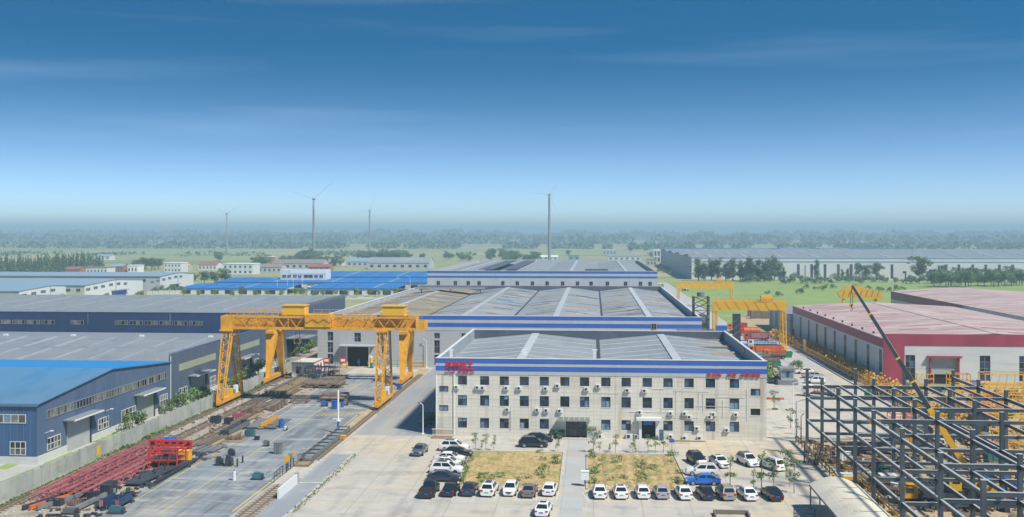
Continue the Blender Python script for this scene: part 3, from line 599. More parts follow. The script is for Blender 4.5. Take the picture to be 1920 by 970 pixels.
rail_fence('green_fence', 'dark green wire fence between the hall gate and gantry leg', XY(700, 250.6), XY(756, 250.6), 250.6, 1.9, GREENP, 1.4)
t = rail_fence('barrier', 'yellow timber barrier against the hall wall behind the gantry leg', XY(755, 250), XY(796, 250), 250, 1.9, YELB, 1.5)
for z in (.4, 1.3): box('board', t, TIMBER, XY(755, 250), XY(796, 250), 249.85, 249.93, z, z + .45)
# ------------------------------------------------------------------ rear hall
h2 = thing('rear_hall', 'farther grey hall with two blue stripes behind the weathered roof', 'factory hall', (-24, 466, 0))
X0, X1, Y0, Y1, ZT = -77, 29, 466, 675, 16.5
box('front_wall', h2, GREYP, X0, X1, Y0, Y0 + .4, 0, ZT); box('side_wall', h2, GREYW, X0, X0 + .3, Y0 + .41, Y1, 0, 16.2); box('side_wall', h2, GREYW, X1 - .3, X1, Y0 + .41, Y1, 0, 16.2); box('rear_wall', h2, GREYW, X0 + .31, X1 - .31, Y1 - .3, Y1, 0, 16.3)
for z0, z1 in ((15.4, 16.4), (13.3, 14.2)): box('blue_stripe', h2, BLUEST, X0 - .03, X1 + .03, Y0 - .06, Y0 - .003, z0, z1)
box('coping', h2, COPING, X0 - .05, X1 + .05, Y0 - .1, Y0 + .5, ZT + .003, ZT + .12); box('parapet_lining', h2, PARIN, X1 - .4, X1 - .31, Y0 + .5, Y1, 13.5, 16.25)
for px in (822, 854, 878, 898.5, 943, 970, 998.5, 1026, 1055, 1083, 1108.5, 1139, 1173, 1201, 1219):
    window(h2, '-y', XY(px, Y0) - .8, Y0 - .003, 9.9, 1.6, 1.9, 2, (1,), FRAMEG, [GLASSD], .1, .08)
bw = (X1 - X0 - .8) / 4
for k in range(4):
    xa = X0 + .4 + k * bw; xm = xa + bw / 2
    roof_bay(h2, xa, xa + bw, 14.2, 15.9, Y0 + .5, Y1 - .4, ROOFG)
    for a, b_ in ((xa + .5, xm - .9), (xm + .9, xa + bw - .5)):
        for j in range(7):
            y = Y0 + 26 + 26 * j; f = lambda x: 14.2 + 1.7 * (1 - abs(x - xm) / (bw / 2)); roof_strip(h2, a, b_, f(a), f(b_), y, 1.0, SKYB)
for i, (pa, ya, w) in enumerate(((905, 490, 9), (925, 494, 9))):
    x = XY(pa, 500) + i * 6; t = tag(box('solar_array', None, PARDK, x, x + 7, 480, 640, 16.6, 16.75), ('left', 'right')[i] + ' dark solar array strip on the rear hall roof', 'solar array')
for a in ((1100, 480), ): tag(box('roof_monitor', None, PARDK, XY(1097, 480), XY(1140, 480), 478, 486, 15.9, 16.9), 'low dark ridge box on the right of the rear hall roof', 'roof vent')
# ------------------------------------------------------------------ near blue shed, left
def zwall(px, py, X): return ZZ(py, X, YX(px, X))
XS = -81.2
b1 = thing('blue_shed', 'near blue workshop with bright blue roof and long window band', 'workshop', (XS, 142, 0))
PF = [(142.2, 8.75), (165.2, 10.85), (189.2, 9.0)]
prism('wall', b1, SHEDB, [(142.2, 0), (189.2, 0), (189.2, 9.0), (165.2, 10.85), (142.2, 8.75)], 'x', -150, XS)
box('front_wall', b1, SHEDF, -150, XS - .01, 142.12, 142.19, 0, 8.7)
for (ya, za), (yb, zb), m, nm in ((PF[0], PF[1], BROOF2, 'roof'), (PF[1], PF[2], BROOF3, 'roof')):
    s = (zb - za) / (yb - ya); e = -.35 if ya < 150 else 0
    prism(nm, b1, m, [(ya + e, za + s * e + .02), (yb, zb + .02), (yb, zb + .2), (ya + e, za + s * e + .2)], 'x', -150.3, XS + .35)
rb = MB()
for k in range(47):
    y = 142.7 + k; zt = 8.75 + (10.85 - 8.75) * (y - 142.2) / 23 if y < 165.2 else 10.85 - 1.85 * (y - 165.2) / 24
    rb.box(XS + .003, XS + .05, y, y + .07, 1.15, zt - .1)
for k in range(30): rb.box(XS - 1 - k * 1.0, XS - .93 - k * 1.0, 142.07, 142.117, 1.15, 8.6)
tag(rb.build('sheet_rib', b1, RIBM), None, None, kind='stuff')
box('plinth', b1, PLINTH, XS + .003, XS + .09, 142.2, 189.1, 0, 1.12); box('plinth', b1, PLINTH, -150, XS + .09, 142.03, 142.115, 0, 1.12)
box('eave_trim', b1, RIBM, -150, XS + .4, 141.78, 141.86, 8.5, 8.85)
def xwin(p, pa, pb, z0, z1, nx, rows, X=XS, fm=FRAMEW, gms=None):
    ya, yb = YX(pa, X), YX(pb, X); window(p, '+x', X + .005, ya, z0, yb - ya, z1 - z0, nx, rows, fm, gms or [GLASSG, GLASSD], .09, .1)
xwin(b1, 88, 113, 1.35, 3.25, 4, (1, 1)); xwin(b1, 183.8, 203, 1.35, 3.25, 4, (1, 1)); xwin(b1, 227, 254, 1.35, 3.25, 4, (1, 1)); xwin(b1, 299.5, 313.5, 1.3, 3.3, 4, (1, 1))
xwin(b1, 87, 312, 6.15, 7.45, 44, (1,), fm=FRAMEG, gms=[GLASSG, GLASSG, GLASSD])
def roller(p, pa, pb, h, X=XS, can=1.2):
    ya, yb = YX(pa, X), YX(pb, X)
    d = box('roller_door', p, ROLLER, X + .003, X + .12, ya, yb, .02, h); box('door_edge', p, DKST, X + .003, X + .3, yb + .02, yb + .3, .02, h)
    c = box('door_canopy', p, FRAMEG, X + .01, X + 1.9, ya - can, yb + can, h + .25, h + .42); box('fascia', c, COPING, X + 1.903, X + 1.96, ya - can, yb + can, h + .2, h + .45)
roller(b1, 125, 167, 4.75); roller(b1, 256, 287, 4.75)
window(b1, '-y', XY(18, 142), 142.1, 1.35, XY(48, 142) - XY(18, 142), 2.0, 3, (1, 1), FRAMEW, [GLASSG, GLASSD], .09, .08)
window(b1, '-y', XY(-8, 142), 142.1, 6.0, XY(48, 142) - XY(-8, 142), 1.3, 4, (1,), FRAMEW, [GLASSG, GLASSL], .09, .08)
rod('downpipe', b1, COPING, (XS + .12, 189.0, .1), (XS + .12, 189.0, 10.2), .16)
for py, px in ((841, 246), (767, 228), (765, 335)):
    y = YX(px / 1.0, XS); 
for k, y in enumerate((144.2, 163, 176)): q = Vector((XS + .1, y, 4.2)); bar('lamp_arm', b1, COPING, q, q + Vector((1.0, 0, .35)), .08); box('lamp_head', b1, WHITEP, q.x + .8, q.x + 1.3, y - .15, y + .15, 4.5, 4.62)
# second shed
b2 = thing('grey_shed', 'grey blue workshop with translucent wall bands beside the gantry', 'workshop', (XS, 190, 0))
prism('wall', b2, SHEDG, [(189.35, 0), (247, 0), (247, 10.55), (189.35, 10.35)], 'x', XS - .4, XS)
box('body', b2, SHEDG, -175, XS - .41, 189.4, 246.9, 0, 8.2)
def slope(p, name, m, ya, za, yb, zb, xa, xb): return prism(name, p, m, [(ya, za), (yb, zb), (yb, zb + .18), (ya, za + .18)], 'x', xa, xb)
slope(b2, 'roof', ROOFL, 189.4, 8.45, 221, 10.35, -176, XS - .42); slope(b2, 'roof', ROOFL, 221, 10.35, 247, 8.6, -176, XS - .42)
for x in range(-170, -84, 7):
    for (ya, yb) in ((192, 204.5), (206.5, 219.5)):
        f = lambda y: 8.45 + (y - 189.4) * 1.9 / 31.6; slope(b2, 'roof_light', SKYDIM, ya, f(ya) + .19, yb, f(yb) + .19, x + R.uniform(-.3, .3), x + .62)
for x in range(-166, -84, 16): box('ridge_vent', b2, COPING, x, x + .9, 220.6, 221.4, 10.55, 10.9)
box('plinth', b2, PLINTH, XS + .003, XS + .09, 189.4, 247, 0, 1.1); box('coping', b2, RIBM, XS - .45, XS + .06, 189.35, 247, 10.56, 10.66)
rb = MB()
for k in range(57): rb.box(XS + .003, XS + .045, 190 + k, 190.07 + k, 1.12, 10.3)
tag(rb.build('sheet_rib', b2, SHEDG), None, None, kind='stuff')
for pa, pb in ((335, 404), (446, 486)): ya, yb = YX(pa, XS), YX(pb, XS); box('translucent_band', b2, TRANSL, XS + .05, XS + .07, ya, yb, 6.7, 8.1)
xwin(b2, 335, 351, 1.3, 3.3, 4, (1, 1)); xwin(b2, 393, 404, 1.3, 3.3, 4, (1, 1)); xwin(b2, 477, 484, 1.3, 3.6, 3, (1,), gms=[GLASSD])
roller(b2, 357, 384, 4.8); roller(b2, 447, 468, 4.8)
# third shed with strip windows
b3 = thing('navy_shed', 'dark navy workshop with long window strip behind the grey shed', 'workshop', (-82.5, 262, 0))
X3 = -82.5
box('front_wall', b3, NAVY, -240, X3, 262, 262.3, 0, 12.6); box('side_wall', b3, SHEDG, X3 - .3, X3, 262.31, 332, 0, 12.75)
box('coping', b3, SHEDG, -240, X3 + .05, 261.9, 262.35, 12.603, 12.75)
slope(b3, 'roof', ROOFL, 262.4, 12.3, 312, 13.6, -240, X3 - .31); slope(b3, 'roof', ROOFL, 312, 13.6, 334, 12.6, -240, X3 - .31)
box('side_parapet', b3, GRST, X3 - .29, X3 + .02, 280, 332, 12.76, 13.6)
for x in range(-228, -92, 9): f = lambda y: 12.3 + (y - 262.4) * 1.3 / 49.6; slope(b3, 'roof_light', SKYDIM, 270 + R.uniform(-4, 6), f(270) + .19, 308, f(308) + .19, x, x + .6)
x = XY(-4, 262)
while x < XY(408, 262):
    if R.random() < .9: window(b3, '-y', x, 261.99, 9.35, 3.6, 1.15, 4, (1,), FRAMEG, [GLASSG, GLASSD, GLASSG], .1, .06)
    x += 4.1
for px in (165, 319): rod('downpipe', b3, GRST, (XY(px, 262), 261.9, 9.5), (XY(px, 262), 261.9, 12.5), .2)
for pa, h in ((538, 5.2), (562, 4.0)):
    y = YX(pa, X3); box('door', b3, DARK if h > 5 else BLUEP, X3 + .003, X3 + .1, y, y + 8, .02, h); box('door_canopy', b3, FRAMEG, X3 + .01, X3 + 2.6, y - 1, y + 9, h + .2, h + .45)
box('door', b3, DARK, XY(497, 262) - 3, XY(497, 262) + 3, 261.9, 261.995, .02, 3)
# ------------------------------------------------------------------ far left works with white gable walls
def white_works(label, X, ya, yb, ze, zr, wm, gm, pxs, ywall, roofm=SOFTBLUE, door=None):
    t = thing('white_workshop', label, 'workshop', (X, ya, 0)); ym = (ya + yb) / 2
    prism('end_wall', t, gm, [(ya, 0), (yb, 0), (yb, ze), (ym, zr), (ya, ze)], 'x', X - .4, X)
    box('front_wall', t, wm, -620, X - .41, ya, ya + .4, 0, ze - .05)
    slope(t, 'roof', roofm, ya - .5, ze - .08, ym, zr, -620, X + .3); slope(t, 'roof', roofm, ym, zr, yb + .5, ze - .08, -620, X + .3)
    for px in pxs:
        y = YX(px, X); f = ze + (zr - ze) * (1 - abs(y - ym) / (ym - ya)); window(t, '+x', X + .01, y - 2.1, f - 2.9, 4.2, 1.3, 3, (1, 1), FRAMEG, [GLASSG, GLASSD], .15, .1)
    if door:
        a, b_, h, m = door; box('door', t, m, X + .003, X + .15, YX(a, X), YX(b_, X), .02, h); box('door_canopy', t, FRAMEG, X + .16, X + 1.6, YX(a, X) - 1, YX(b_, X) + 1, h + .1, h + .4)
    for px in ywall: window(t, '-y', XY(px, ya) - 1.1, ya - .01, ze - 3.2, 2.2, 1.6, 2, (1,), FRAMEG, [GLASSD], .15, .1)
    rod('downpipe', t, FRAMEG, (X + .15, ym, .1), (X + .15, ym, zr - .3), .25)
    return t
white_works('nearest white gabled workshop at the left edge with six windows', -263, 446, 499, 7.3, 8.5, BEIGEW, WHITEW, (7, 26, 45, 63, 81, 99), ())
white_works('white gabled workshop with beige front wall, middle of the three', -253, 487, 552, 7.9, 9.4, BEIGEW, WHITEW, (165, 179, 193, 208, 222, 235), (112, 128, 147), door=(210, 236, 3.4, BLUEP))
white_works('farthest white gabled workshop with grey front wall', -251.5, 572, 621, 8.8, 10.1, GRSIDE, WHITEW, (285, 296, 307, 318, 329, 339), (254.5, 270), door=(319, 334, 3.2, BLUEP))
t = thing('boundary_wall', 'long low white wall before the bright blue roofs', 'wall', (-226, 560, 0)); 
for k in range(14): x = XY(276, 540) + k * 2.8; box('wall_panel', t, WHITEW, x, x + 2.72, 540 + k * .9, 540.3 + k * .9, 0, 2.2)
# ------------------------------------------------------------------ bright blue low roofs
def blue_bay(label, xa, xb, y0, y1, ze=3.7, zr=5.6):
    t = thing('blue_roof_shed', label, 'shed', ((xa + xb) / 2, y0, 0)); xm = (xa + xb) / 2
    box('front_wall', t, WHITEW, xa, xb, y0, y0 + .3, 0, ze - .05); box('eave_trim', t, BLUEST, xa, xb, y0 - .35, y0 - .05, ze - .5, ze + .1)
    for k in range(int((xb - xa) / 8)): box('wall_opening', t, GLASSD, xa + 2 + 8 * k, xa + 6.5 + 8 * k, y0 - .06, y0 - .003, .4, 2.6)
    slope(t, 'roof', BROOF, y0 - .4, ze, (y0 + y1) / 2, zr, xa, xb); slope(t, 'roof', BROOF, (y0 + y1) / 2, zr, y1, ze, xa, xb)
    n = int((xb - xa) / 24)
    for k in range(1, 2 * n): slope(t, 'roof_light', BLUEST if k % 3 else SOFTBLUE, y0 + 1, ze + .2, (y0 + y1) / 2, zr + .2, xa + 12 * k, xa + 12 * k + 1.2)
    return t
def diag_blue(label, pts, zs, m=BROOF):     # a low roof plane given by its corners on the ground, eave to ridge
    t = thing('blue_roof_shed', label, 'shed', (*pts[0], 0))
    v = [(x, y, z) for (x, y), z in zip(pts, zs)] + [(x, y, 0) for x, y in pts]; n = len(pts)
    mesh('roof', t, m, [(a, b_, c + .12) for a, b_, c in v[:n]], [tuple(range(n))])
    mesh('wall', t, WHITEW, v, [(i, n + i, n + (i + 1) % n, (i + 1) % n) for i in range(n)]); return t
def P2(px, py, z): q = G(px, py, z); return (q.x, q.y)
blue_bay('bright blue roofed shed, nearest left, behind the street trees', XY(336, 545), XY(538, 545), 545, 600, 3.5, 4.6)
blue_bay('bright blue roofed shed right of the lamp posts', XY(576, 545), XY(744, 545), 545, 604, 3.7, 4.8)
blue_bay('bright blue roofed shed in the second row', XY(400, 604), XY(800, 604), 606, 668, 4.0, 5.2)
blue_bay('bright blue roofed shed farthest back beside the rear hall', XY(545, 672), XY(812, 672), 672, 770, 4.6, 6.2)
for i, (pa, pb, y, z) in enumerate(((400, 470, 560, 4.3), (576, 650, 560, 4.5), (470, 530, 612, 4.6), (640, 720, 612, 4.7), (700, 770, 690, 5.6))):
    t = thing('parapet_wall', ('pale roof upstand with small openings, first from the left', 'pale roof upstand on the blue roofs, second from the left', 'short pale upstand on the second blue roof', 'long pale upstand on the second blue roof', 'farthest pale upstand on the blue roofs')[i], 'roof wall', (XY(pa, y), y, z - .5))
    n = 10
    for k in range(n):
        a = Vector((XY(pa, y), y, z - .6)).lerp(Vector((XY(pb, y + 26), y + 26, z - .6)), k / n); c = Vector((XY(pa, y), y, z - .6)).lerp(Vector((XY(pb, y + 26), y + 26, z - .6)), (k + .93) / n)
        bar('wall_panel', t, (COPING, GREYW)[k % 2], a, c, .3, .8)
t = thing('white_office', 'white flat parapet office with seven dark windows on the blue roofs', 'office', (XY(568, 622), 622, 0))
xa, xb = XY(526, 622), XY(611, 622); box('body', t, WHITEW, xa, xb, 622, 634, 0, 11.0); box('parapet', t, WHITEP, xa + 6, xb, 621.8, 621.99, 8.6, 11.4)
for pa, pb in ((529, 537), (538.5, 546), (549.5, 557), (558.5, 566), (569, 587), (589, 596.5), (598.5, 606)): window(t, '-y', XY(pa, 622), 621.95, 5.9, XY(pb, 622) - XY(pa, 622), 2.1, 2, (1,), WHITEP, [GLASSD], .12, .08)
# lamp posts along the street
def lamp(label, x, y, h, arm, m=WHITEP, group=None, head=None):
    t = thing('street_lamp', label, 'street lamp', (x, y, 0), 0, group)
    b = MB(); b.cyl((x, y, 0), (x, y, h), .11, 8, 0, .06); b.build('pole', t, m); box('base', t, m, x - .2, x + .2, y - .2, y + .2, .005, .25)
    bar('arm', t, m, (x, y, h - .03), (x + arm, y, h + .35), .08); box('lamp_head', t, head or m, min(x + arm, x + arm * 1.6), max(x + arm, x + arm * 1.6), y - .14, y + .14, h + .3, h + .42)
    return t
for i, (px, yb) in enumerate(((520, 552), (539, 551), (550, 551), (567, 553), (769, 553))):
    q = G(px, yb); lamp(('tall white street lamp by the blue roofs, first from the left', 'tall white street lamp by the blue roofs, second from the left', 'tall white street lamp by the blue roofs, third from the left', 'tall white street lamp by the blue roofs, fourth from the left', 'white street lamp at the right end of the blue roofs')[i], q.x, q.y, (8.5, 8.5, 9, 10.5, 10)[i], -1.5 if i in (0, 3, 4) else 1.5)
# ------------------------------------------------------------------ village houses beyond
def house(label, px, py, wpx, dep, h, wm, rm, flat=False, nwin=4, floors=1, name='village_house', cat='house'):
    q = G(px, py); x0, x1 = XY(px, q.y), XY(px + wpx, q.y); t = thing(name, label, cat, ((x0 + x1) / 2, q.y, 0))
    if flat:
        box('wall', t, wm, x0, x1, q.y, q.y + dep, 0, h); box('parapet', t, rm, x0 - .3, x1 + .3, q.y - .3, q.y + dep + .3, h + .003, h + .6)
    else: gable(t, x0, x1, q.y, q.y + dep, h, h + dep * .16, 'x', wm, rm)
    for f in range(floors):
        for k in range(nwin): w = (x1 - x0) / nwin; window(t, '-y', x0 + w * (k + .28), q.y - .005, h * (f + .3) / floors, w * .42, h * .42 / floors, 2, (1,), FRAMEG, [GLASSD], .14, .08)
    return t
REDT = mat('red_tile_roof', (.30, .12, .09), .85, layers=[((.22, .09, .07), .3, .45, .7, .7)], rnd=.15)
BRICKM = mat('red_brick_wall', (.33, .15, .11), .9, layers=[((.24, .11, .08), .4, .45, .7, .7)], rnd=.15)
GRR = mat('grey_tile_roof', (.2, .18, .17), .85, layers=[((.3, .22, .19), .3, .5, .7, .7)], rnd=.15)
H = [('low red roofed house at the far left of the village', 122, 517, 26, 12, 5, BRICKM, REDT, 0, 3, 1), ('long flat white house with a row of dark windows', 149, 516, 52, 14, 6, WHITEW, GRR, 1, 8, 1), ('red brick house with blue grey roof behind the white workshop', 207, 513, 24, 12, 6, BRICKM, SOFTBLUE, 0, 4, 1),
     ('small white flat roofed house with three windows', 239, 513, 19, 12, 6.5, WHITEP, WHITEP, 1, 3, 1), ('two storey white house with open terrace in the village', 308, 511, 31, 16, 8, WHITEW, WHITEP, 1, 5, 2), ('small yellow house next to the two storey white house', 340, 508, 14, 9, 4.5, BEIGEW, YELB, 0, 2, 1),
     ('long red roofed house among the village houses', 372, 507, 34, 16, 5, WHITEW, REDT, 0, 5, 1), ('two storey white house with twelve windows near the trees', 418, 515, 56, 18, 8.5, WHITEW, WHITEP, 1, 6, 2), ('long grey roofed shed in the village behind the white office', 475, 512, 52, 16, 5, GRSIDE, GRR, 0, 6, 1),
     ('tall narrow white and pink house above the grey sheds', 493, 502, 16, 12, 10.5, BRICKM, WHITEP, 1, 4, 2), ('long brown roofed shed behind the blue roofs', 510, 505, 95, 22, 5.5, GRSIDE, GRR, 0, 8, 1), ('red brick roofed shed right of the white office', 578, 509, 40, 14, 4, BRICKM, REDT, 0, 4, 1), ('small white tent roofed house near the field edge', 614, 499, 28, 14, 5, WHITEW, WHITEP, 0, 3, 1),
     ('long blue grey roofed shed along the field edge', 650, 500, 60, 22, 5, GRSIDE, SOFTBLUE, 0, 6, 1), ('grey roofed market shed behind the rear hall', 690, 505, 115, 30, 6, GRSIDE, ROOFG, 0, 8, 1), ('small blue roofed hut on the skyline of the rear hall', 1066, 489, 20, 10, 6, SOFTBLUE, BROOF2, 1, 2, 1),
     ('pale low store behind the rear hall ridge', 1010, 488, 36, 12, 4, WHITEW, WHITEP, 0, 4, 1), ('white long store at the right behind the rear hall', 1140, 489, 62, 16, 5, WHITEW, ROOFL, 0, 6, 1), ('grey small kiosk at the right corner of the rear hall', 1213, 500, 18, 10, 7, GREYW, FRAMEG, 1, 3, 1),
     ('yellow two storey house partly hidden behind village trees', 1130, 478, 26, 10, 7, BEIGEW, WHITEP, 1, 4, 1), ('blue roofed store at the left edge of the village', 180, 488, 26, 14, 5, WHITEW, SOFTBLUE, 0, 3, 1)]
for a in H: house(a[0], a[1], a[2], a[3], a[4], a[5], a[6], a[7], bool(a[8]), a[9], a[10])
q = G(1226, 491); t = thing('colonnade_building', 'red based pale building with tall white columns beyond the lane', 'building', q)
x0, x1 = XY(1226, q.y), XY(1263, q.y); box('body', t, BRICKM, x0, x1, q.y + 3, q.y + 22, 0, 6.0); box('upper_wall', t, WHITEW, x0, x1, q.y + 3.2, q.y + 22, 6.003, 13); box('roof_slab', t, WHITEP, x0 - .5, x1 + .5, q.y - .5, q.y + 22.4, 13.003, 14)
box('balcony', t, COPING, x0, x1, q.y, q.y + 2.99, 5.4, 6.6)
for k in range(7): x = x0 + (x1 - x0) * k / 6; box('column', t, WHITEP, x - .4, x + .4, q.y - .1, q.y + .6, 0, 13)
for k in range(6): x = x0 + (x1 - x0) * (k + .25) / 6; window(t, '-y', x, q.y + 3.19, 8, (x1 - x0) / 12, 3.4, 2, (1, 1), FRAMEG, [GLASS], .15, .08)
# ------------------------------------------------------------------ red roofed works, right
r1 = thing('red_roof_works', 'large white works with maroon eaves and faded pink roof', 'factory hall', (65, 234, 0))
X0, X1, Y0, Y1 = 65.0, 116, 234, 338
dd = (XY(1745, Y0) - X0, XY(1795, Y0) - X0, .03, 5.8)
fw = [(XY(a, Y0) - X0, XY(b, Y0) - X0, .8, 6.5) for a, b in ((1697.5, 1716), (1837, 1857), (1911, 1931))]
wall_holes('front_wall', r1, WHITER, '-y', X0, Y0, 0, X1 - X0, 8.6, fw + [dd], .3)
for a, b, c, e in fw: window(r1, '-y', X0 + a, Y0 + .25, c, b - a, e - c, 2, (1, 1, 1, 1), FRAMEG, [GLASSD, GLASSD, GLASS], .09, .08)
box('fascia', r1, MAROON, X0 - .03, X1, Y0 - .08, Y0 + .3, 8.6, 11.2); box('corner_panel', r1, MAROON, X0 - .04, XY(1696, Y0), Y0 - .09, Y0 - .003, .02, 8.597)
box('doorway', r1, DARK, X0 + dd[0], X0 + dd[1], Y0 + .6, Y0 + 3, .01, 5.8); sh = box('roller_door', r1, ROLLER, X0 + dd[0], X0 + dd[1], Y0 + .31, Y0 + .45, 2.2, 5.8)
for x in (dd[0] - .35, dd[1] + .01): box('door_jamb', r1, MAROON, X0 + x, X0 + x + .34, Y0 - .5, Y0 - .003, .02, 6.0)
box('door_canopy', r1, MAROON, X0 + dd[0] - .8, X0 + dd[1] + .8, Y0 - .9, Y0 - .01, 6.0, 6.4)
box('side_wall', r1, WHITEW, X0, X0 + .3, Y0 + .31, Y1, 0, 8.0); box('side_fascia', r1, MAROON, X0 - .05, X0 + .3, Y0 + .31, Y1, 8.0, 10.0)
box('rear_wall', r1, WHITEW, X0 + .31, X1, Y1 - .3, Y1, 0, 10); box('side_wall', r1, WHITEW, X1 - .3, X1, Y0 + .31, Y1 - .31, 0, 9.9)
for i, px in enumerate((1501.5, 1517, 1532, 1548, 1565.5, 1585, 1605, 1628, 1651.5)):
    y = YX(px, X0); window(r1, '-x', X0 - .01, y + 1.0, .9, 2.0, 6.6, 2, (1, 1, 1, 1, 1), FRAMEG, [GLASSD, GLASSD, GLASS], .1, .1)
xm = 89.5
for (a, za), (b_, zb) in (((X0 - .1, 10.02), (xm, 11.35)), ((xm, 11.35), (X1, 10.0))): prism('roof', r1, PINKR, [(a, za), (b_, zb), (b_, zb + .15), (a, za + .15)], 'y', Y0 + .32, Y1)
for k in range(38):
    y = Y0 + 3 + k * 2.6
    for (a, b_) in ((X0 + .5, xm - .6), (xm + .6, X1 - 1)):
        if R.random() < .75:
            c0 = R.uniform(a, a + (b_ - a) * .5); c1 = R.uniform(c0 + 4, b_); f = lambda x: 10.02 + 1.33 * (1 - abs(x - xm) / (xm - X0)) + .13
            roof_strip(r1, c0, c1, f(c0), f(c1), y, R.uniform(.12, .3), R.choice([PINKR, PINKR, MAROON]), 'sheet_lap')
for k in range(9): y = 245 + 10 * k; rod('roof_vent', r1, DKST, (X0 + .8, y, 10.2), (X0 + .8, y, 10.75), .5)
box('ridge_cap', r1, PINKR, xm - .5, xm + .5, Y0 + .4, Y1, 11.5, 11.58)
box('door_hood', r1, FRAMEG, X0 - 1.2, X0 - .06, YX(1484, X0) - 3, YX(1484, X0) + 3, 5.2, 5.4); box('side_door', r1, GLASSD, X0 - .05, X0 - .003, YX(1488, X0) - 1.3, YX(1488, X0) + 1.3, .02, 2.6)
an = thing('grey_annexe', 'low grey annexe with dark windows at the end of the red works', 'annexe', (65, 340, 0))
box('body', an, GRSIDE, 64.2, 90, 338.3, 378, 0, 7.0); box('roof', an, ROOFL, 63.9, 90.3, 338.2, 378.3, 7.003, 7.3)
for px in (1446, 1456, 1465, 1474): y = YX(px, 64.2); window(an, '-x', 64.19, y + 1.2, 1.2, 2.4, 5, 2, (1, 1, 1), FRAMEG, [GLASSD], .12, .1)
r2 = thing('second_red_works', 'second red eaved works with a pale wall stretch behind the first', 'factory hall', (121, 270, 0))
XB = 120.5; box('side_wall', r2, WHITEW, XB, XB + .4, 262, 423, 0, 7.2)
for ya, yb, m in ((342.6, 423, MAROON), (289, 342.5, GRSIDE), (262, 288.9, MAROON)): box('side_fascia', r2, m, XB - .06, XB + .4, ya, yb, 7.203, 10.2)
for (a, za), (b_, zb) in (((XB - .2, 10.22), (146, 11.9)), ((146, 11.9), (172, 10.2))): prism('roof', r2, PINKR, [(a, za), (b_, zb), (b_, zb + .15), (a, za + .15)], 'y', 262, 423)
box('rear_wall', r2, WHITEW, XB + .41, 172, 422.5, 423, 0, 10); box('front_wall', r2, WHITEW, XB + .41, 172, 262, 262.4, 0, 10)
for k in range(22): roof_strip(r2, XB + 1, R.uniform(130, 145), 10.45, 10.45 + .066 * 12, 266 + 7 * k, .25, R.choice([PINKR, MAROON]), 'sheet_lap')
# ------------------------------------------------------------------ wide white hall on the right horizon
r3 = thing('white_long_hall', 'very long white hall with blue bands and tall dark windows beyond the field', 'factory hall', (200, 755, 0))
X0, Y0 = 72, 755
box('front_wall', r3, WHITEW, X0, 420, Y0, Y0 + .5, 0, 16.4); box('side_wall', r3, GRSIDE, X0, X0 + .5, Y0 + .51, 1100, 0, 16.2)
for z0, z1 in ((15.2, 16.3), (12.6, 13.5)): box('blue_band', r3, SOFTBLUE, X0 - .05, 420, Y0 - .07, Y0 - .003, z0, z1)
for z in (15.2, 12.0, 8.5): box('blue_band', r3, SOFTBLUE, X0 - .07, X0 - .003, Y0, 1100, z, z + .9)
for k in range(4):
    ya = Y0 + .6 + k * 86
    slope(r3, 'roof', ROOFL, ya, 15.6, ya + 43, 17.6, X0 + .5, 420); slope(r3, 'roof', ROOFL, ya + 43, 17.6, ya + 86, 15.6, X0 + .5, 420)
    for x in range(int(X0) + 14, 410, 26): slope(r3, 'roof_light', SKYDIM, ya + 4, 15.99, ya + 40, 17.66, x, x + 3)
for i in range(3): box('ridge_monitor', r3, SOFTBLUE, 150 + 40 * i, 180 + 40 * i, 1060, 1064, 17.4, 19)
box('rear_parapet', r3, BROOF2, X0, 330, 1100, 1101, 14, 18.2)
for px in (1497, 1522, 1547, 1572, 1596, 1672.5, 1774, 1798, 1824, 1848.5, 1874, 1899): x = XY(px, Y0); window(r3, '-y', x - .95, Y0 - .01, 1.2, 1.9, 10.2, 2, (1, 1, 1, 1, 1), FRAMEG, [GLASS, GLASSD], .12, .1)
for px, w, z, h in ((1703, 2, 12.0, .9), (1747, 3, 12.0, .9), (1748, 4.5, 6.4, 1.3), (1696, 2.4, 5, 1.4), (1698, .9, .2, 4.6)): x = XY(px, Y0); box('dark_panel', r3, GLASSD, x - w / 2, x + w / 2, Y0 - .06, Y0 - .003, z, z + h)
for px in (1510, 1622, 1760): x = XY(px, Y0); rod('downpipe', r3, FRAMEG, (x, Y0 - .2, .1), (x, Y0 - .2, 11), .35)
# wind turbines
def turbine(label, px, hubpy, Y, ang):
    x = XY(px, Y); z = ZZ(hubpy, x, Y); t = thing('wind_turbine', label, 'wind turbine', (x, Y, 0))
    TURB = FRAMEG
    b = MB(); b.cyl((x, Y, 0), (x, Y, z), 1.7, 12, 0, 1.0); b.build('tower', t, TURB); box('nacelle', t, TURB, x - 1.1, x + 1.1, Y - 1.5, Y + 4, z - .2, z + 1.9); rod('hub', t, TURB, (x, Y - 3.3, z + .9), (x, Y - 1.5, z + .9), 1.8)
    for k in range(3):
        a = ang + k * 2 * math.pi / 3; d = Vector((math.cos(a), 0, math.sin(a))); c = Vector((x, Y - 2.6, z + .9)); n = Vector((-d.z, 0, d.x)); L = 32
        v = [c + d * 1 - n * .25, c + d * 1 + n * .25, c + d * 6 + n * .32, c + d * L + n * .06, c + d * L - n * .06, c + d * 6 - n * .22]
        o = Vector((0, .25, 0)); mesh('blade', t, FRAMEW, [p - o * .5 for p in v] + [p + o * .5 for p in v], [(0, 1, 2, 5), (5, 2, 3, 4), (7, 6, 11, 8), (8, 11, 10, 9), (0, 5, 11, 6), (5, 4, 10, 11), (1, 7, 8, 2), (2, 8, 9, 3), (4, 3, 9, 10), (0, 6, 7, 1)])
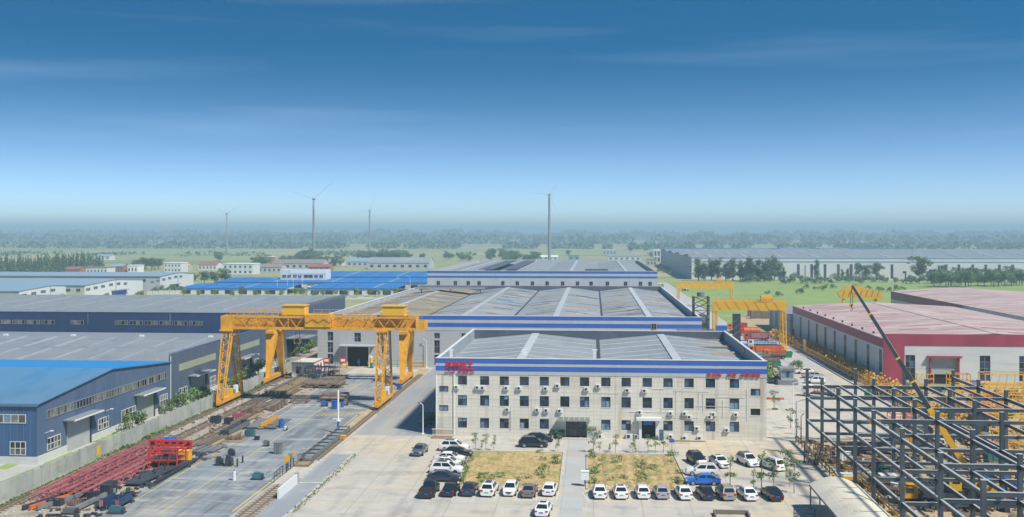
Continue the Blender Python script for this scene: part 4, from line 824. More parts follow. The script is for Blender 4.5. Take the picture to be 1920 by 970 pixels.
turbine('tallest wind turbine standing above the rear hall', 1030, 367, 1100, math.radians(174)); turbine('wind turbine left of centre above the village', 588, 375, 1120, math.radians(160))
turbine('faint wind turbine right of the left centre one', 693, 396, 1600, math.radians(70)); turbine('faint wind turbine farthest left on the horizon', 425, 402, 1650, math.radians(30))
# ------------------------------------------------------------------ gantry cranes
def lattice(p, m, A, B, wa, wb, da, db, n, th=.16, name='leg_chord', bname='brace'):
    """a tapering four-chord lattice column from A to B: half widths along x and y at each end; each member is its own piece."""
    A, B = Vector(A), Vector(B)
    def pt(t, i):
        c = A.lerp(B, t); sx, sy = ((-1, -1), (1, -1), (1, 1), (-1, 1))[i % 4]
        return c + Vector((sx * (wa + (wb - wa) * t), sy * (da + (db - da) * t), 0))
    for i in range(4): bar(name, p, m, pt(0, i), pt(1, i), th)
    for k in range(n):
        for i in range(4):
            a, b_ = (i, i + 1) if k % 2 else (i + 1, i); bar(bname, p, m, pt(k / n, a), pt((k + 1) / n, b_), th * .6)
    for k in range(0, n + 1, 2):
        for i in (0, 3, 1): bar(bname, p, m, pt(k / n, i), pt(k / n, i + 1), th * .55)
def bogie(p, x, ya, yb, m=YEL):
    e = box('end_carriage', p, m, x - .45, x + .45, ya, yb, .75, 1.6)
    for y in (ya + .6, ya + 1.9, yb - 1.9, yb - .6): inst('wheel', e, cyl(DKST, 12), Matrix.Translation((x, y, .42)) @ Matrix.Rotation(math.pi / 2, 4, 'Y') @ Matrix.Diagonal((.7, .7, .3, 1)))
    for y in (ya + 1.25, yb - 1.25): box('wheel_box', e, DKST, x - .38, x + .38, y - 1.1, y + 1.1, .45, .747)
    for y in (ya - .3, yb): box('buffer', e, m, x - .3, x + .3, y, y + .297, .6, 1.1)
def railing(p, a, b, h, n, m=YEL, name='railing_post'):
    a, b = Vector(a), Vector(b); u = Vector((0, 0, h))
    for k in range(n + 1): q = a.lerp(b, k / n); bar(name, p, m, q, q + u, .07)
    for f in (.5, 1): bar('handrail', p, m, a + u * f, b + u * f, .07)
XL, XR = -72.3, -41.2
g1 = thing('gantry_crane', 'front yellow gantry crane on four lattice legs across the yard', 'gantry crane', ((XL + XR) / 2, 197, 0))
XE = -34.6; ZB, ZTp = 15.1, 17.3
for y, nm in ((195.6, 'front'), (198.6, 'back')):
    bar('bottom_chord', g1, YEL, (XL - 1.2, y, ZB), (XE, y, ZB), .42, .5); bar('top_chord', g1, YEL, (XL - 1.2, y, ZTp), (XE, y, ZTp), .34, .34)
    x = XL + 1.4; k = 0
    while x < XE - 1.3:
        a, b_ = ((x, y, ZB + .2), (x + 1.25, y, ZTp - .15)) if k % 2 == 0 else ((x, y, ZTp - .15), (x + 1.25, y, ZB + .2))
        bar('girder_brace', g1, YEL, a, b_, .17); x += 1.25; k += 1
    for x in (-60, -50, -47.2, -36.2): bar('girder_post', g1, YEL, (x, y, ZB + .2), (x, y, ZTp - .15), .2)
box('girder_web', g1, YEL, XL - 1.2, XE, 196.9, 197.2, ZB + .1, ZB + 1.75)
box('girder_floor', g1, YEL, XL - 1.2, XE, 195.82, 198.38, ZB - .1, ZB + .06)
box('end_plate', g1, YEL, XL - 1.3, XL + 1.3, 195.35, 195.41, ZB - .2, ZTp + .2); box('end_plate', g1, YEL, XL - 1.3, XL - 1.22, 195.42, 198.8, ZB - .2, ZTp + .2); box('end_plate', g1, YEL, XE + .02, XE + .1, 195.42, 198.8, ZB - .2, ZTp + .1)
for x0, x1, nm in ((-56.6, -51.4, 'hoist_box'),):
    box(nm, g1, YEL, x0, x1, 195.2, 198, ZTp - 1.9, ZTp + .55)
for x in range(int(XL), int(XE), 4): bar('cross_tie', g1, YEL, (x, 195.6, ZTp), (x, 198.6, ZTp), .18)
box('walkway', g1, GRST, XL + 1, XE - 1, 198.8, 199.7, ZTp + .12, ZTp + .2)
railing(g1, (XL + .6, 199.6, ZTp + .2), (-60.8, 199.6, ZTp + .2), 1.3, 9); railing(g1, (-56, 199.6, ZTp + .2), (-41.5, 199.6, ZTp + .2), 1.0, 9); railing(g1, (XL + .6, 195.5, ZTp + .18), (-62, 195.5, ZTp + .18), 1.1, 7)
for x in (XL, XR):
    bogie(g1, x, 190.6, 203.6)
    for ya, yb in ((191.6, 195.7), (202.6, 198.5)): lattice(g1, YEL, (x, ya, 1.62), (x, yb, ZB - .5), .5, .85, .42, .8, 12, .19)
    box('leg_saddle', g1, YEL, x - 1.2, x + 1.2, 194.4, 199.8, ZB - .56, ZB - .27)
    bar('leg_tie', g1, YEL, (x, 193.2, 6), (x, 201.2, 6), .2) if 0 else None
    c = box('drive_cabinet', g1, YELB, x - .4, x + .4, 196, 197.6, 1.63, 2.9); box('motor', g1, GRST, x - .35, x + .35, 198.2, 199.2, 1.63, 2.4); box('electric_box', g1, WHITEP, x - .3, x + .35, 199.7, 200.8, 1.63, 3.1)
for x in (XL, XR):
    for s in (-.22, .22): bar('ladder_rail', g1, YELB, (x + .8 + s, 191.0, 1.7), (x + 1.0 + s, 195.0, ZB - .4), .07)
    for k in range(22): f = (k + .5) / 22; bar('ladder_rung', g1, YELB, (x + .58 + .2 * f, 191 + 4 * f, 1.7 + (ZB - 2.1) * f), (x + 1.02 + .2 * f, 191 + 4 * f, 1.7 + (ZB - 2.1) * f), .05)
for k in range(16):
    x = XL + 2 + k * 2.2; bar('festoon_cable', g1, ROPE, (x, 195.1, ZTp - .3), (x + 1.1, 195.1, ZTp - 1.0), .06); bar('festoon_cable', g1, ROPE, (x + 1.1, 195.1, ZTp - 1.0), (x + 2.2, 195.1, ZTp - .3), .06)
def trolley(label, x0, x1, y0, y1, z, name='hoist_trolley'):
    t = thing(name, label, 'crane trolley', ((x0 + x1) / 2, (y0 + y1) / 2, z))
    box('house', t, YELB, x0, x1, y0, y1, z + .25, z + 2.0); box('roof', t, YELB, x0 - .2, x1 + .2, y0 - .2, y1 + .2, z + 2.003, z + 2.14)
    box('base_frame', t, YEL, x0 - .3, x1 + .3, y0 + .1, y1 - .1, z, z + .247)
    for a in (x0 + .4, x1 - .4):
        for b_ in (y0 + .3, y1 - .3): rod('wheel', t, DKST, (a, b_ - .1, z - .02), (a, b_ + .1, z - .02), .4)
    return t
trolley('yellow trolley house left of centre on the front gantry crane', XY(533, 197), XY(574, 197), 195.6, 198.8, ZTp + .2)
trolley('yellow trolley house at the right end of the front gantry crane', XY(719, 197), XY(760, 197), 195.6, 198.8, ZTp + .2)
def hook(label, x, y, zt, zb, s=1.0, m=YELB):
    t = thing('hook_block', label, 'crane hook', (x, y, zb))
    for dx in (-.25, .25): bar('rope', t, ROPE, (x + dx * s, y, zb + 1.1 * s), (x + dx * s, y, zt), .06)
    box('block', t, m, x - .45 * s, x + .45 * s, y - .25 * s, y + .25 * s, zb + .5 * s, zb + 1.15 * s); rod('sheave', t, DKST, (x, y - .3 * s, zb + .85 * s), (x, y + .3 * s, zb + .85 * s), .6 * s, 10)
    rod('shank', t, DKST, (x, y, zb + .15 * s), (x, y, zb + .5 * s), .18 * s)
    b = MB(); pr = None
    for k in range(9):
        a = math.radians(90 - 32 * k); c = Vector((x + .28 * s * math.cos(a) - 0, y, zb - .15 * s + .28 * s * math.sin(a)))
        if pr: b.bar(pr, c, .13 * s)
        pr = c
    b.build('hook', t, DKST); return t
hook('yellow hook block hanging from the middle of the front gantry', XY(558, 197.1), 197.1, ZB - .1, 11.2, 1.5)
hook('long hanging chain hook before the white site cabin', XY(560, 215), 215, 12.2, 3.6, 1.2, DKST)
# second crane with plated legs
g2 = thing('gantry_crane', 'rear yellow gantry crane on four solid tapering box legs', 'gantry crane', ((XL + XR) / 2, 228, 0))
XL2, XR2 = -72.9, -42.4
for y in (226.3, 230): box('main_girder', g2, YEL, XL2 - 1.5, XR2 + 4.4, y - .45, y + .45, 12.0, 14.0); box('girder_flange', g2, YEL, XL2 - 1.5, XR2 + 4.4, y - .6, y + .6, 11.9, 11.997)
for x in (XL2 - 1.2, XR2 + 4.0): box('end_beam', g2, YEL, x, x + .6, 226.76, 229.54, 12.1, 13.9)
for x in (XL2, XR2):
    bogie(g2, x, 220.4, 234.6); box('leg_saddle', g2, YEL, x - .9, x + .9, 223.6, 232.4, 11.2, 11.85)
    for ya, yb in ((222.4, 225.6), (232.6, 230.6)):
        b = MB(); lo, hi = (.42, .38), (1.15, .95)
        v = [(x + sx * lo[0], ya + sy * lo[1], 1.6) for sx, sy in ((-1, -1), (1, -1), (1, 1), (-1, 1))] + [(x + sx * hi[0], yb + sy * hi[1], 11.2) for sx, sy in ((-1, -1), (1, -1), (1, 1), (-1, 1))]
        b.add(v, CF); b.build('leg', g2, YEL)
railing(g2, (XL2, 231, 14), (XR2 + 3, 231, 14), 1.1, 14)
box('hoist', g2, GRST, -60.5, -57.5, 227, 229.4, 14.0, 15.2)
# two farther cranes in the right hand lane
def far_gantry(label, X0, X1, Y, zb, zt, legs_y, cab=None):
    t = thing('gantry_crane', label, 'gantry crane', ((X0 + X1) / 2, Y, 0))
    for y in (Y - 1.3, Y + 1.3):
        box('main_girder', t, YELB, X0 - .6, X1 + .8, y - .3, y + .3, zb, zb + (zt - zb) * .86); bar('top_rail', t, YELB, (X0 - .6, y, zt), (X1 + .8, y, zt), .2)
        n = int((X1 - X0) / 1.3)
        for k in range(n): a = X0 + (X1 - X0) * k / n; c = X0 + (X1 - X0) * (k + 1) / n; bar('girder_brace', t, YELB, (a, y - .33, zb + .2 if k % 2 else zt), (c, y - .33, zt if k % 2 else zb + .2), .13)
    for x in (X0, X1):
        for y in (Y - legs_y, Y + legs_y): lattice(t, YELB, (x, y, 1.2), (x, Y + (y - Y) * .4, zb), .35, .55, .3, .4, 8, .15)
        box('end_carriage', t, YELB, x - .4, x + .4, Y - legs_y - 1, Y + legs_y + 1, .5, 1.2)
        for y in (Y - legs_y, Y + legs_y): rod('wheel', t, DKST, (x - .2, y, .35), (x + .2, y, .35), .7)
    railing(t, (X0, Y - 1.4, zt + .1), (X1, Y - 1.4, zt + .1), .9, 12, YEL)
    if cab: box('trolley', t, YELB, cab, cab + 3.2, Y - 1.2, Y + 1.2, zt + .1, zt + 1.6)
    return t
far_gantry('nearer yellow gantry crane standing over the lane of trucks', XY(1341, 299), XY(1468, 299), 299, 11.6, 14.2, 3.4, XY(1426, 299))
far_gantry('farther small yellow gantry crane at the end of the lane', XY(1272, 474), XY(1372, 474), 474, 8.4, 11.4, 3.4, XY(1343, 474))
t = thing('gantry_girder', 'yellow crane girder parked beyond the pink roof', 'crane girder', (XY(1610, 352), 352, 0))
ya = 352; xa, xb = XY(1570, ya), XY(1653, ya)
prism('boom', t, YELB, [(xa, 13.4), (xa + 3.4, 16.0), (xa + 6, 16.1), (xb, 13.8), (xb, 11.6), (xa + 1, 11.9)], 'y', ya - .8, ya + .8)
for k in range(7): x = xa + 1.5 + k * 1.9; bar('lacing', t, DKST, (x, ya - .83, 12.4), (x + .8, ya - .83, 14.6), .14)
for x in (xa + 2, xb - 2): box('leg', t, YELB, x - .4, x + .4, ya - .5, ya + .5, 0, 11.6)
# ------------------------------------------------------------------ steel frame under construction
sf = thing('steel_building', 'open slate grey steel building frame under construction, three storeys', 'steel frame', (45, 135, 0))
GX = (34.3, 41.9, 49.5, 57.1); GY = (166.6, 155.9, 145.8, 136.5, 127.7, 116.1, 103.6, 92.5); LV = (3.9, 7.5, 11.0)
def ibeam(a, b_, w=.26, h=.42, name='beam'):
    a, b_ = Vector(a), Vector(b_); o = Vector((0, 0, -h / 2))
    o2 = bar(name, sf, STEEL, a + o, b_ + o, .16, h - .05); d = (b_ - a).normalized()
    f = bar('top_flange', o2, STEELT if name != 'tie' else STEEL, a + Vector((0, 0, -.022)), b_ + Vector((0, 0, -.022)), w, .04); bar('bottom_flange', o2, STEEL, a + Vector((0, 0, -h)), b_ + Vector((0, 0, -h)), w, .04)
for j, y in enumerate(GY):
    for i, x in enumerate(GX):
        c = box('column', sf, STEEL, x - .21, x + .21, y - .21, y + .21, .02, 12.05); box('column_cap', c, STEELT, x - .24, x + .24, y - .24, y + .24, 12.052, 12.09); box('base_plate', c, DKST, x - .4, x + .4, y - .4, y + .4, .008, .07)
    for i in range(3):
        for l, z in enumerate(LV):
            if j == 0 and l == 2: z = 9.3
            if j == 5 and l == 2: continue
            if j in (5,) and l == 0 and i == 2: continue
            ibeam((GX[i] + .22, y, z), (GX[i + 1] - .22, y, z))
for j in range(len(GY) - 1):
    for i, x in enumerate(GX):
        for l, z in enumerate(LV):
            if j == 0 and l == 2 and i < 3: continue
            if j == 0 and i in (1, 2) and l == 1: continue
            if j >= 3 and l == 2 and i == 2: continue
            ibeam((x, GY[j] - .22, z), (x, GY[j + 1] + .22, z))
    for i in range(3):
        for s in (1, 2):
            x = GX[i] + (GX[i + 1] - GX[i]) * s / 3
            if (1 <= j <= 2 and not (j == 1 and i == 1 and s == 2)): ibeam((x, GY[j] - .14, 10.97), (x, GY[j + 1] + .14, 10.97), .18, .3, 'secondary_beam')
            if j in (3, 4) and i == 0: ibeam((x, GY[j] - .14, 7.47), (x, GY[j + 1] + .14, 7.47), .18, .3, 'secondary_beam')
for x, y in ((41.9, 136.5), (49.5, 145.8), (57.1, 127.7), (34.3, 127.7)):
    for dx, dy in ((-.6, -.6), (.6, -.6), (.6, .6), (-.6, .6)): bar('work_platform', sf, YELB, (x + dx, y + dy, 10.4), (x + dx, y + dy, 11.6), .05)
# mobile crane among the columns
mc = thing('mobile_crane', 'yellow mobile crane with long dark telescopic boom inside the steel frame', 'mobile crane', (45.7, 127, 0))
cx, cy = 45.7, 130.5; tip = Vector((XY(1598, cy + 1), cy + 1, ZZ(536, XY(1598, cy + 1), cy + 1))); piv = Vector((cx + 1.6, cy, 3.0)); bd = (tip - piv)
bar('boom', mc, YELB, piv, piv + bd * .36, .62, .74); bar('boom_section', mc, DKST, piv + bd * .355, piv + bd * .62, .44, .5); bar('boom_section', mc, DKST, piv + bd * .615, piv + bd * .85, .34, .4); bar('boom_section', mc, DKST, piv + bd * .845, tip, .26, .3)
for f in (.36, .5, .62, .85): c = piv + bd * f; bar('boom_collar', mc, YELB, c, c + bd * .008, .72 - .4 * f, .82 - .45 * f)
bar('boom_edge', mc, STEELT, piv + bd * .36 + Vector((.27, -.2, .1)), tip + Vector((.14, -.12, .05)), .06)
bar('lift_cylinder', mc, GRST, (cx + .3, cy, 2.2), piv + bd * .2 + Vector((0, 0, -.5)), .34)
box('carrier', mc, DKST, cx - 5.6, cx + 4.6, cy - 1.3, cy + 1.3, .95, 1.65); box('turntable', mc, DKST, cx - .9, cx + 1.9, cy - .9, cy + .9, 1.653, 2.0); box('superstructure', mc, YELB, cx - .6, cx + 3.6, cy + .15, cy + 1.35, 2.003, 3.1); box('counterweight', mc, YELB, cx + 2.4, cx + 4.2, cy - 1.3, cy + .14, 2.01, 3.2)
cb = prism('cab', mc, YELB, [(cx - 1.9, 2.0), (cx - .4, 2.0), (cx - .4, 3.9), (cx - 1.4, 3.9), (cx - 1.9, 3.1)], 'y', cy - 1.4, cy - .3); box('window', cb, CARGL, cx - 1.5, cx - .6, cy - 1.43, cy - 1.405, 2.9, 3.75); box('windscreen', cb, CARGL, cx - 1.93, cx - 1.88, cy - 1.3, cy - .4, 2.3, 3.0)
dc = box('driver_cab', mc, YEL, cx - 7.2, cx - 5.6, cy - 1.25, cy + 1.25, .9, 2.4); box('windscreen', dc, CARGL, cx - 7.24, cx - 7.205, cy - 1.05, cy + 1.05, 1.6, 2.25); box('window', dc, CARGL, cx - 7.0, cx - 6.1, cy - 1.28, cy - 1.255, 1.6, 2.2)
for x in (-4.8, -3.4, 1.6, 3.0):
    for s in (-1.25, 1.25): w = rod('wheel', mc, TYRE, (cx + x, cy + s - .2, .58), (cx + x, cy + s + .2, .58), 1.16, 14); rod('rim', w, RIMM, (cx + x, cy + s * 1.17 - .02, .58), (cx + x, cy + s * 1.17 + .02, .58), .6, 10)
for x in (-5.3, 4.2):
    bar('outrigger', mc, DKST, (cx + x, cy - 3.2, .85), (cx + x, cy + 3.2, .85), .3)
    for s in (-3.2, 3.2): box('outrigger_foot', mc, DKST, cx + x - .3, cx + x + .3, cy + s - .3, cy + s + .3, .01, .8)
bar('hoist_rope', mc, ROPE, tip, tip + Vector((-.1, 0, -1)), .1)
hook('small hook block hanging from the tip of the dark boom', tip.x - .1, tip.y, tip.z - .9, ZZ(579, tip.x, tip.y), .5)
# ------------------------------------------------------------------ cars
PAINT = {}
def paint(name, col, rough=.25):
    if name not in PAINT:
        m = mat('car_paint_' + name, col, rough, spec=.6, layers=[(tuple(c * .86 + .02 for c in col), .9, .5, .7, .5)])
        m.node_tree.nodes['Principled BSDF'].inputs['Coat Weight'].default_value = .4; PAINT[name] = m
    return PAINT[name]
paint('white', (.74, .74, .73)); paint('black', (.012, .013, .016)); paint('grey', (.09, .10, .12)); paint('silver', (.33, .34, .36)); paint('brown', (.17, .15, .135)); paint('blue', (.01, .13, .55)); paint('navy', (.02, .03, .06)); paint('taupe', (.30, .27, .24))
SHAPE = {   # length, width, height, [(x, belt height, half width share)], cabin: bottom rear, bottom front, roof rear, roof front
    'sedan': (4.75, 1.82, 1.46, [(-2.37, .62, .80), (-2.28, .88, .90), (-1.7, .98, .97), (-.9, .97, 1), (.9, .95, 1), (1.6, .86, .96), (2.15, .74, .88), (2.37, .52, .76)], (-1.95, 1.15, -1.15, .25)),
    'suv': (4.65, 1.88, 1.68, [(-2.32, .70, .84), (-2.26, 1.02, .93), (-1.7, 1.06, .98), (-.9, 1.05, 1), (.9, 1.03, 1), (1.6, .98, .97), (2.1, .86, .9), (2.32, .58, .8)], (-2.22, 1.2, -1.75, .35)),
    'hatch': (4.2, 1.76, 1.5, [(-2.1, .64, .84), (-2.04, .94, .93), (-1.5, .99, .98), (-.8, .98, 1), (.9, .95, 1), (1.45, .88, .96), (1.95, .76, .88), (2.1, .54, .78)], (-1.98, 1.15, -1.4, .2)),
    'pickup': (5.3, 1.9, 1.8, [(-2.65, 1.0, .94), (-2.6, 1.08, .97), (-1.6, 1.1, 1), (-.6, 1.1, 1), (1.1, 1.1, 1), (1.9, 1.05, .97), (2.5, .92, .92), (2.65, .62, .84)], (-.65, 1.35, -.45, .65))}
PROTO = {}
def car_body(kind):
    L, Wd, Hh, st, cab = SHAPE[kind]; hw = Wd / 2; b = MB(); prof = []
    for x, zb, k in st:
        w = hw * k; prof.append([(x, -w * .86, .24), (x, -w * .98, .42), (x, -w, .62 * zb + .12), (x, -w * .93, zb), (x, -w * .5, zb + .035), (x, 0, zb + .045)])
    ring = [[*p, *[(a, -y, z) for a, y, z in reversed(p[:-1])]] for p in prof]; n = len(ring[0]); v = [q for r in ring for q in r]; f = []
    for i in range(len(ring) - 1):
        for j in range(n - 1): f.append((i * n + j, (i + 1) * n + j, (i + 1) * n + j + 1, i * n + j + 1))
        f.append((i * n + n - 1, (i + 1) * n + n - 1, (i + 1) * n, i * n))
    f += [tuple(range(n)), tuple(reversed(range((len(ring) - 1) * n, len(ring) * n)))]
    b.add(v, f)
    br, bf, rr, rf = cab; zb = st[3][1] - .04; wb = hw * .92; wr = hw * .70
    def cabin(x0, x1, X0, X1, w0, w1, za, zb_): return [Vector(q) for q in ((x0, -w0, za), (x1, -w0, za), (x1, w0, za), (x0, w0, za), (X0, -w1, zb_), (X1, -w1, zb_), (X1, w1, zb_), (X0, w1, zb_))]
    c = cabin(br, bf, rr, rf, wb, wr, zb, Hh - .09)
    b.add(c, CF[:1] + CF[2:])
    top = cabin(rr, rf, rr + .22, rf - .22, wr, wr * .82, Hh - .09, Hh); b.add(top, CF[1:])
    return b, c
def on_face(c, idx, u0, u1, v0, v1, off=.014):
    p = [c[i] for i in idx]
    def pt(u, v): return p[0].lerp(p[1], u).lerp(p[3].lerp(p[2], u), v)
    q = [pt(u0, v0), pt(u1, v0), pt(u1, v1), pt(u0, v1)]; nn = (q[1] - q[0]).cross(q[3] - q[0]).normalized(); cen = sum(c, Vector()) / 8
    if nn.dot(q[0] - cen) < 0: nn = -nn
    return [a + nn * off for a in q]
def glass_mesh(k, q):
    if k not in MESH: MESH[k] = data('glass', q, [(0, 1, 2, 3)], CARGL)
    return MESH[k]
def make_car(kind, colour, sunroof=False, plate='blue', name='parked_car'):
    key = (kind, colour, sunroof, plate)
    if key in PROTO: return PROTO[key], False
    L, Wd, Hh, st, cab = SHAPE[kind]; hw = Wd / 2; pm = paint(colour, (0, 0, 0))
    t = thing(name, 'x', 'car', (0, 0, 0)); b, c = car_body(kind)
    if ('cb', kind, colour) not in MESH: MESH[('cb', kind, colour)] = data('car_body', b.v, b.f, pm)
    bo = inst('body', t, MESH[('cb', kind, colour)], Matrix())
    bo.data.polygons.foreach_set('use_smooth', [False] * len(bo.data.polygons))
    inst('windscreen', t, glass_mesh(('ws', kind), on_face(c, (1, 2, 6, 5), .06, .94, .08, .95)), Matrix())
    inst('rear_window', t, glass_mesh(('rw', kind), on_face(c, (3, 0, 4, 7), .08, .92, .14, .93)), Matrix())
    for s, idx in (('l', (0, 1, 5, 4)), ('r', (2, 3, 7, 6))):
        for (u0, u1) in ((.08, .47), (.52, .93)): inst('side_window', t, glass_mesh(('sw', kind, s, u0), on_face(c, idx, u0, u1, .12, .93)), Matrix())
    wx = L * .295; r = .34 if kind in ('suv', 'pickup') else .315
    for x in (-wx, wx):
        for s in (-1, 1):
            w = inst('wheel', t, cyl(TYRE, 14), Matrix.Translation((x, s * (hw - .085), r)) @ Matrix.Rotation(math.pi / 2, 4, 'X') @ Matrix.Diagonal((2 * r, 2 * r, .2, 1)))
            inst('rim', w, cyl(RIMM, 10), Matrix.Translation((x, s * (hw + .02), r)) @ Matrix.Rotation(math.pi / 2, 4, 'X') @ Matrix.Diagonal((1.3 * r, 1.3 * r, .03, 1)))
    for s in (-1, 1):
        box('headlight', t, HEADL, L / 2 - .30, L / 2 - .05, s * hw * .66 - .17, s * hw * .66 + .17, .60, .74)
        box('tail_light', t, TAILL, -L / 2 - .015, -L / 2 + .22, s * hw * .70 - .15, s * hw * .70 + .15, .72 if kind != 'pickup' else .8, .88 if kind != 'suv' else .98)
        box('mirror', t, pm, cab[1] - .45, cab[1] - .25, s * (hw + .04) - .09, s * (hw + .04) + .09, st[3][1] - .02, st[3][1] + .14)
    box('number_plate', t, PLATEG if plate == 'green' else PLATE, -L / 2 - .03, -L / 2 + .02, -.24, .24, .60, .72); box('number_plate', t, PLATEG if plate == 'green' else PLATE, L / 2 - .02, L / 2 + .025, -.24, .24, .40, .52)
    box('bumper', t, DKST, -L / 2 + .01, -L / 2 + .3, -hw * .78, hw * .78, .2, .34); box('grille', t, DKST, L / 2 - .12, L / 2 + .015, -hw * .45, hw * .45, .54, .68)
    if sunroof: box('sunroof', t, CARGL, cab[2] + .35, cab[3] - .35, -hw * .42, hw * .42, Hh + .004, Hh + .018)
    if kind == 'suv':
        for s in (-1, 1): box('roof_rail', t, GRST, cab[2] + .2, cab[3] - .2, s * hw * .6 - .025, s * hw * .6 + .025, Hh - .05, Hh + .05)
    if kind == 'pickup':
        box('load_bed', t, DARK, -2.5, -.75, -.72, .72, 1.1, 1.165)
        for s in (-1, 1): box('bed_side', t, pm, -2.6, -.7, s * .86 - .07, s * .86 + .07, 1.05, 1.24)
        box('tailgate', t, pm, -2.66, -2.58, -.8, .8, .7, 1.24)
    PROTO[key] = t; return t, True
def park(kind, colour, px, py, deg, label, group=None, sunroof=False, plate='blue', back=None):
    """px, py: where the middle of the car meets the ground; deg: heading of the nose, 90 = away from the viewer."""
    q = G(px, py); t, new = make_car(kind, colour, sunroof, plate); mw = place(q.x, q.y, .012, math.radians(deg))
    if new: t.matrix_basis = mw; t['label'] = label; 
    else: t = dup(t, mw, label)
    if group: t['group'] = group
    return t
g = 'cars parked in the front row left of the path'
park('pickup', 'black', 806, 927, 88, 'black pickup truck at the left end of the front parking row', g)
park('sedan', 'black', 846, 925, 87, 'black saloon parked next to the black pickup', g)
park('sedan', 'navy', 881, 924, 88, 'dark navy saloon with blue plate, third in the left front row', g)
park('suv', 'white', 918, 925, 86, 'white off-roader with dark sunroof in the left front row', g, True, 'green')
park('hatch', 'white', 957, 925, 268, 'white hatchback facing the viewer in the left front row', g)
park('sedan', 'brown', 993, 927, 87, 'grey brown saloon near the right end of the left front row', g)
park('hatch', 'white', 1031, 925, 86, 'white hatchback with rear window toward us beside the path', g)
park('sedan', 'white', 1019, 962, 86, 'white saloon with sunroof alone nearest the viewer', None, True)
g = 'cars parked in the front row right of the path'
for kind, col, px, lab, sr, pl in (('sedan', 'white', 1124, 'white saloon first right of the path in the front row', 0, 'blue'), ('sedan', 'white', 1163, 'white saloon with sunroof, second right of the path', 1, 'green'), ('hatch', 'white', 1204, 'white hatchback, third right of the path', 0, 'green'), ('hatch', 'silver', 1239, 'silver hatchback in the right front row', 0, 'blue'), ('sedan', 'white', 1281, 'white saloon between the silver hatchback and a black saloon', 0, 'blue'), ('sedan', 'black', 1322, 'black saloon in the middle of the right front row', 0, 'blue'), ('suv', 'taupe', 1360, 'grey beige off-roader in the right front row', 0, 'blue'), ('sedan', 'white', 1400, 'white saloon before the leafy sapling in the right front row', 0, 'blue'), ('sedan', 'black', 1447, 'black saloon at the right end of the front row', 0, 'blue')):
    park(kind, col, px, 929 + (px - 1124) * .013, 92 + (px - 1124) * .022, lab, g, bool(sr), pl)
g = 'cars parked side by side left of the planting bed'
for kind, col, px, py, lab, sr in (('suv', 'white', 852, 845, 'white off-roader at the rear of the side parked column', 1), ('sedan', 'black', 857, 855, 'black saloon sticking out in the side parked column', 0), ('sedan', 'white', 844, 866, 'white saloon right below the black one in the side column', 0), ('sedan', 'white', 841, 875, 'white saloon with small sunroof in the middle of the side column', 1), ('suv', 'white', 838, 887, 'white off-roader second from the front of the side column', 1), ('sedan', 'navy', 834, 902, 'dark navy saloon at the front of the side column', 0)):
    park(kind, col, px, py, -4, lab, g, bool(sr))
park('sedan', 'grey', 787, 851, -94, 'dark grey saloon standing alone on the open lot')
park('suv', 'black', 1000, 838, 0, 'black off-roader parked sideways before the office')
park('sedan', 'black', 1010, 828, 2, 'black saloon half hidden behind the black off-roader')
g = 'cars on the right lot beside the second bed'
park('suv', 'black', 1306, 869, -76, 'black off-roader facing the viewer beside the second bed', g)
park('suv', 'white', 1316, 891, 177, 'white off-roader parked sideways behind the blue car', g)
park('sedan', 'blue', 1317, 908, 183, 'bright blue saloon parked sideways at the bed corner', g)
park('sedan', 'white', 1349, 873, -74, 'white saloon facing the viewer, left of the pair in the open', g, True)
park('suv', 'white', 1402, 871, -72, 'white off-roader with black roof window facing the viewer', g, True)
park('suv', 'white', 1447, 879, 118, 'white off-roader seen from behind at the right of the lot', g)
g = 'cars parked along the lane behind the steel frame'
park('sedan', 'white', 1508, 701, 180, 'white saloon farthest along the lane by the gate booth', g); park('sedan', 'silver', 1523, 709, 178, 'silver car half behind a white one along the lane', g); park('suv', 'white', 1528, 719, 178, 'white off-roader nearest the steel frame in the lane', g)
park('sedan', 'white', 1226, 545, 90, 'small white car far off by the corner of the rear hall'); 
